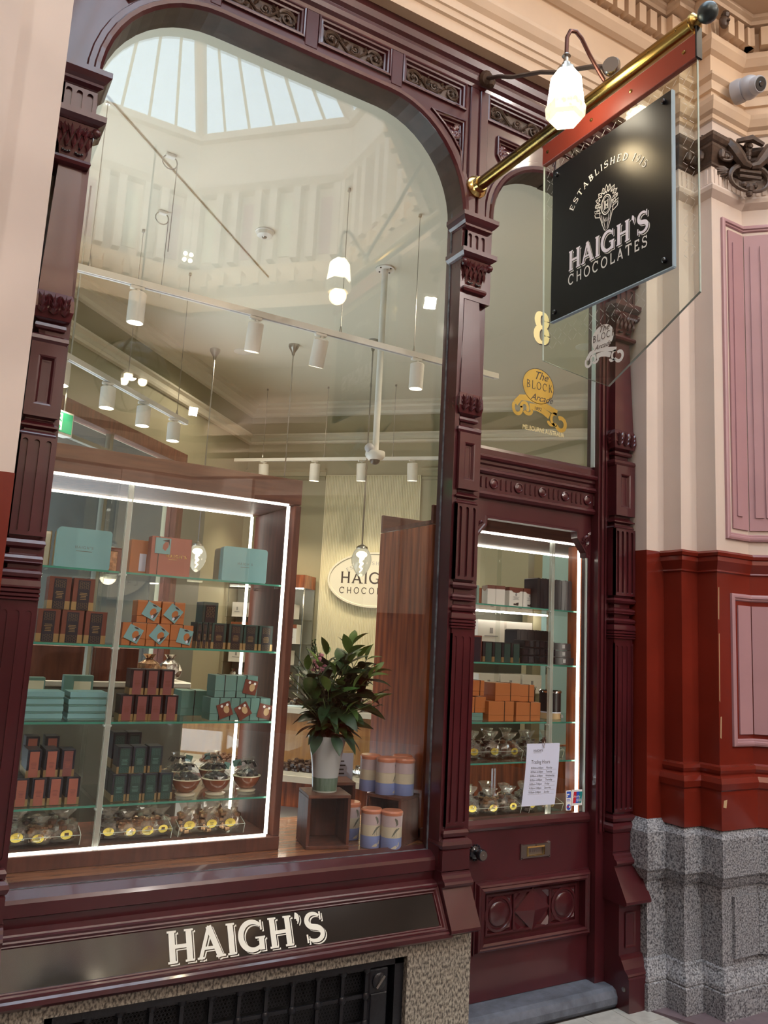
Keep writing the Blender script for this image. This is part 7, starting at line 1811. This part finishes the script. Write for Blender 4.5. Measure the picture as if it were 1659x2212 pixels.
for si, (a, le, L_, mm) in enumerate(spec):
    pts = stem_curve(a, le, L_)
    obj('stem', MB().tube(pts, [.0035 - .0018 * i / 7 for i in range(8)], 6), M['stem'], bq)
    nl = int(L_ / .055)
    for j in range(1, nl + 1):
        t = j / nl; q = t * 7; i0 = min(int(q), 6); p = pts[i0].lerp(pts[i0 + 1], q - i0)
        td = (pts[i0 + 1] - pts[i0]).normalized()
        for s in (0, pi):
            b = j * pi / 2 + s + si * .7
            side = td.orthogonal().normalized(); side = Matrix.Rotation(b, 3, td) @ side
            d = side * (1.0 - .45 * t) + td * (.25 + .8 * t ** 3) + Vector((0, 0, -.18 * (1 - t)))
            add_leaf(p, d, R.choice((0, 1, 2)) if t < .9 else 1, 'leaf3' if (t > .92) else R.choice((mm, mm, 'leaf2')), R.uniform(.75, 1.08) * (1.0 if t < .85 else .8), R.uniform(-.5, .5))
for a in (rad(-95), rad(-140), rad(-60), rad(170), rad(-20)):
    add_leaf(BO + Vector((cos(a) * .075, sin(a) * .075, .02)), (cos(a), sin(a), -.55), 1, 'leaf2', .95)
add_leaf(BO + Vector((.01, -.09, .075)), (.95, -.25, -.02), 0, 'leaf', 1.12, -.5)
add_leaf(BO + Vector((.05, -.06, .30)), (.9, -.3, -.25), 0, 'leaf', 1.0)
add_leaf(BO + Vector((.02, -.05, .22)), (.85, -.4, .3), 0, 'leaf3', 1.0)
for a, le, L_ in ((rad(165), .42, .42), (rad(185), .50, .36), (rad(-165), .62, .28), (rad(140), .35, .38), (rad(20), .75, .42), (rad(-5), 1.0, .30), (rad(100), .3, .36), (rad(-130), .55, .30), (rad(-100), .45, .24), (rad(-15), 1.15, .22), (rad(175), .30, .44), (rad(160), .60, .34), (rad(-175), .75, .32), (rad(-150), .40, .38), (rad(5), .55, .40), (rad(15), .85, .34), (rad(-150), .8, .22), (rad(130), .55, .36)):
    pts = stem_curve(a, le, L_, 12); mb = MB()
    mb.tube(pts, .0016, 4)
    for i in range(3, 13):
        for k in range(9):
            td = (pts[i] - pts[i - 1]).normalized(); side = Matrix.Rotation(k * .7 + i * .4, 3, td) @ td.orthogonal().normalized()
            p = pts[i - 1].lerp(pts[i], k / 9); e = p + (side * .75 + td * .8).normalized() * R.uniform(.016, .030)
            w_ = td.cross(side) * .0016
            mb.add([p - w_, p + w_, e], [(0, 1, 2)])
    obj('rosemary_sprig', mb, M['fern'], bq, kind='stuff')
for a, le, L_ in ((rad(172), .20, .47), (rad(150), .16, .40)):
    pts = stem_curve(a, le, L_, 10); obj('stem', MB().tube(pts, .003, 6), M['stem'], bq)
    bd2 = MB(); fl2 = MB()
    for i in range(14):
        p = pts[-1] + Vector((.008 * cos(i * 2.4), .008 * sin(i * 2.4), -.004 - i * .0045)); bd2.ball(p, .0035 + i * .00025, 6, sq=(1, 1, 1.4))
    for i in range(12):
        p = pts[-3] + Vector((.016 * cos(i * 2.4), .016 * sin(i * 2.4), .012 - i * .0075)); fl2.ball(p, R.uniform(.009, .014), 6, sq=(1.2, 1.2, .8))
    obj('flower_buds', bd2, M['leaf2'], bq, kind='stuff'); obj('snapdragon_bloom', fl2, M['petal'], bq, kind='stuff')
# acrylic menu stand behind the vase
ms_ = thing('menu_stand', 'clear acrylic stand with a white sheet behind the vase', 'stand', (1.96, .53, .6845))
q = Matrix.Translation((1.96, .53, .6845)) @ Matrix.Rotation(rad(-10), 4, 'Z')
obj('acrylic', MB().box(-.075, .075, -.004, .004, 0, .36).box(-.075, .075, -.03, .03, 0, .005).tf(q), M['glass_clear'], ms_)
sh3 = obj('sheet', MB().box(-.068, .068, -.0055, -.0045, .015, .35).tf(q), M['paper'], ms_)
pk = MB()
for i, (x, z) in enumerate(((-.035, .165), (-.02, .18), (-.04, .13), (-.022, .145), (-.034, .105), (-.016, .12))): pk.ball((x, -.007, z), .0085, 6, sq=(1, .3, 1))
obj('cocoa_print', pk.tf(q), M['plum_b'], sh3)
obj('lettering', gold_rows(.09, .22, .32, -.0062, 5, .7).tf(q), M['dark_print'], sh3)

# foil and cellophane bags on the cabinet behind the shelves
for i, (x, y, mt, s) in enumerate(((1.02, 1.28, 'foil_s', 1.0), (1.14, 1.24, 'foil', 1.1), (1.26, 1.26, 'foil_s', 1.05), (.92, 1.36, 'sticker', .7))):
    t = thing('foil_bag', ('silver foil bag', 'copper foil bag', 'silver cellophane bag', 'small gold wrapped parcel')[i] + ' on the pale counter behind the window shelves, ' + ('left', 'middle', 'right', 'further back')[i], 'bag', (x, y, 1.3305))
    bgm = crumple([(.02, 1.3325), (.055 * s, 1.35), (.062 * s, 1.385), (.05 * s, 1.42), (.018, 1.445), (.03 * s, 1.47)], 12, .12, 40 + i)
    obj('bag', MB().loft([[(px_ + x, py_ + y, pz_) for px_, py_, pz_ in r_] for r_ in bgm], True, True, 0, False), M[mt], t)
    obj('tie', MB().lathe([(.016, 1.437), (.020, 1.445), (.016, 1.452)], (x, y, 0), n=10), M['black'], t)
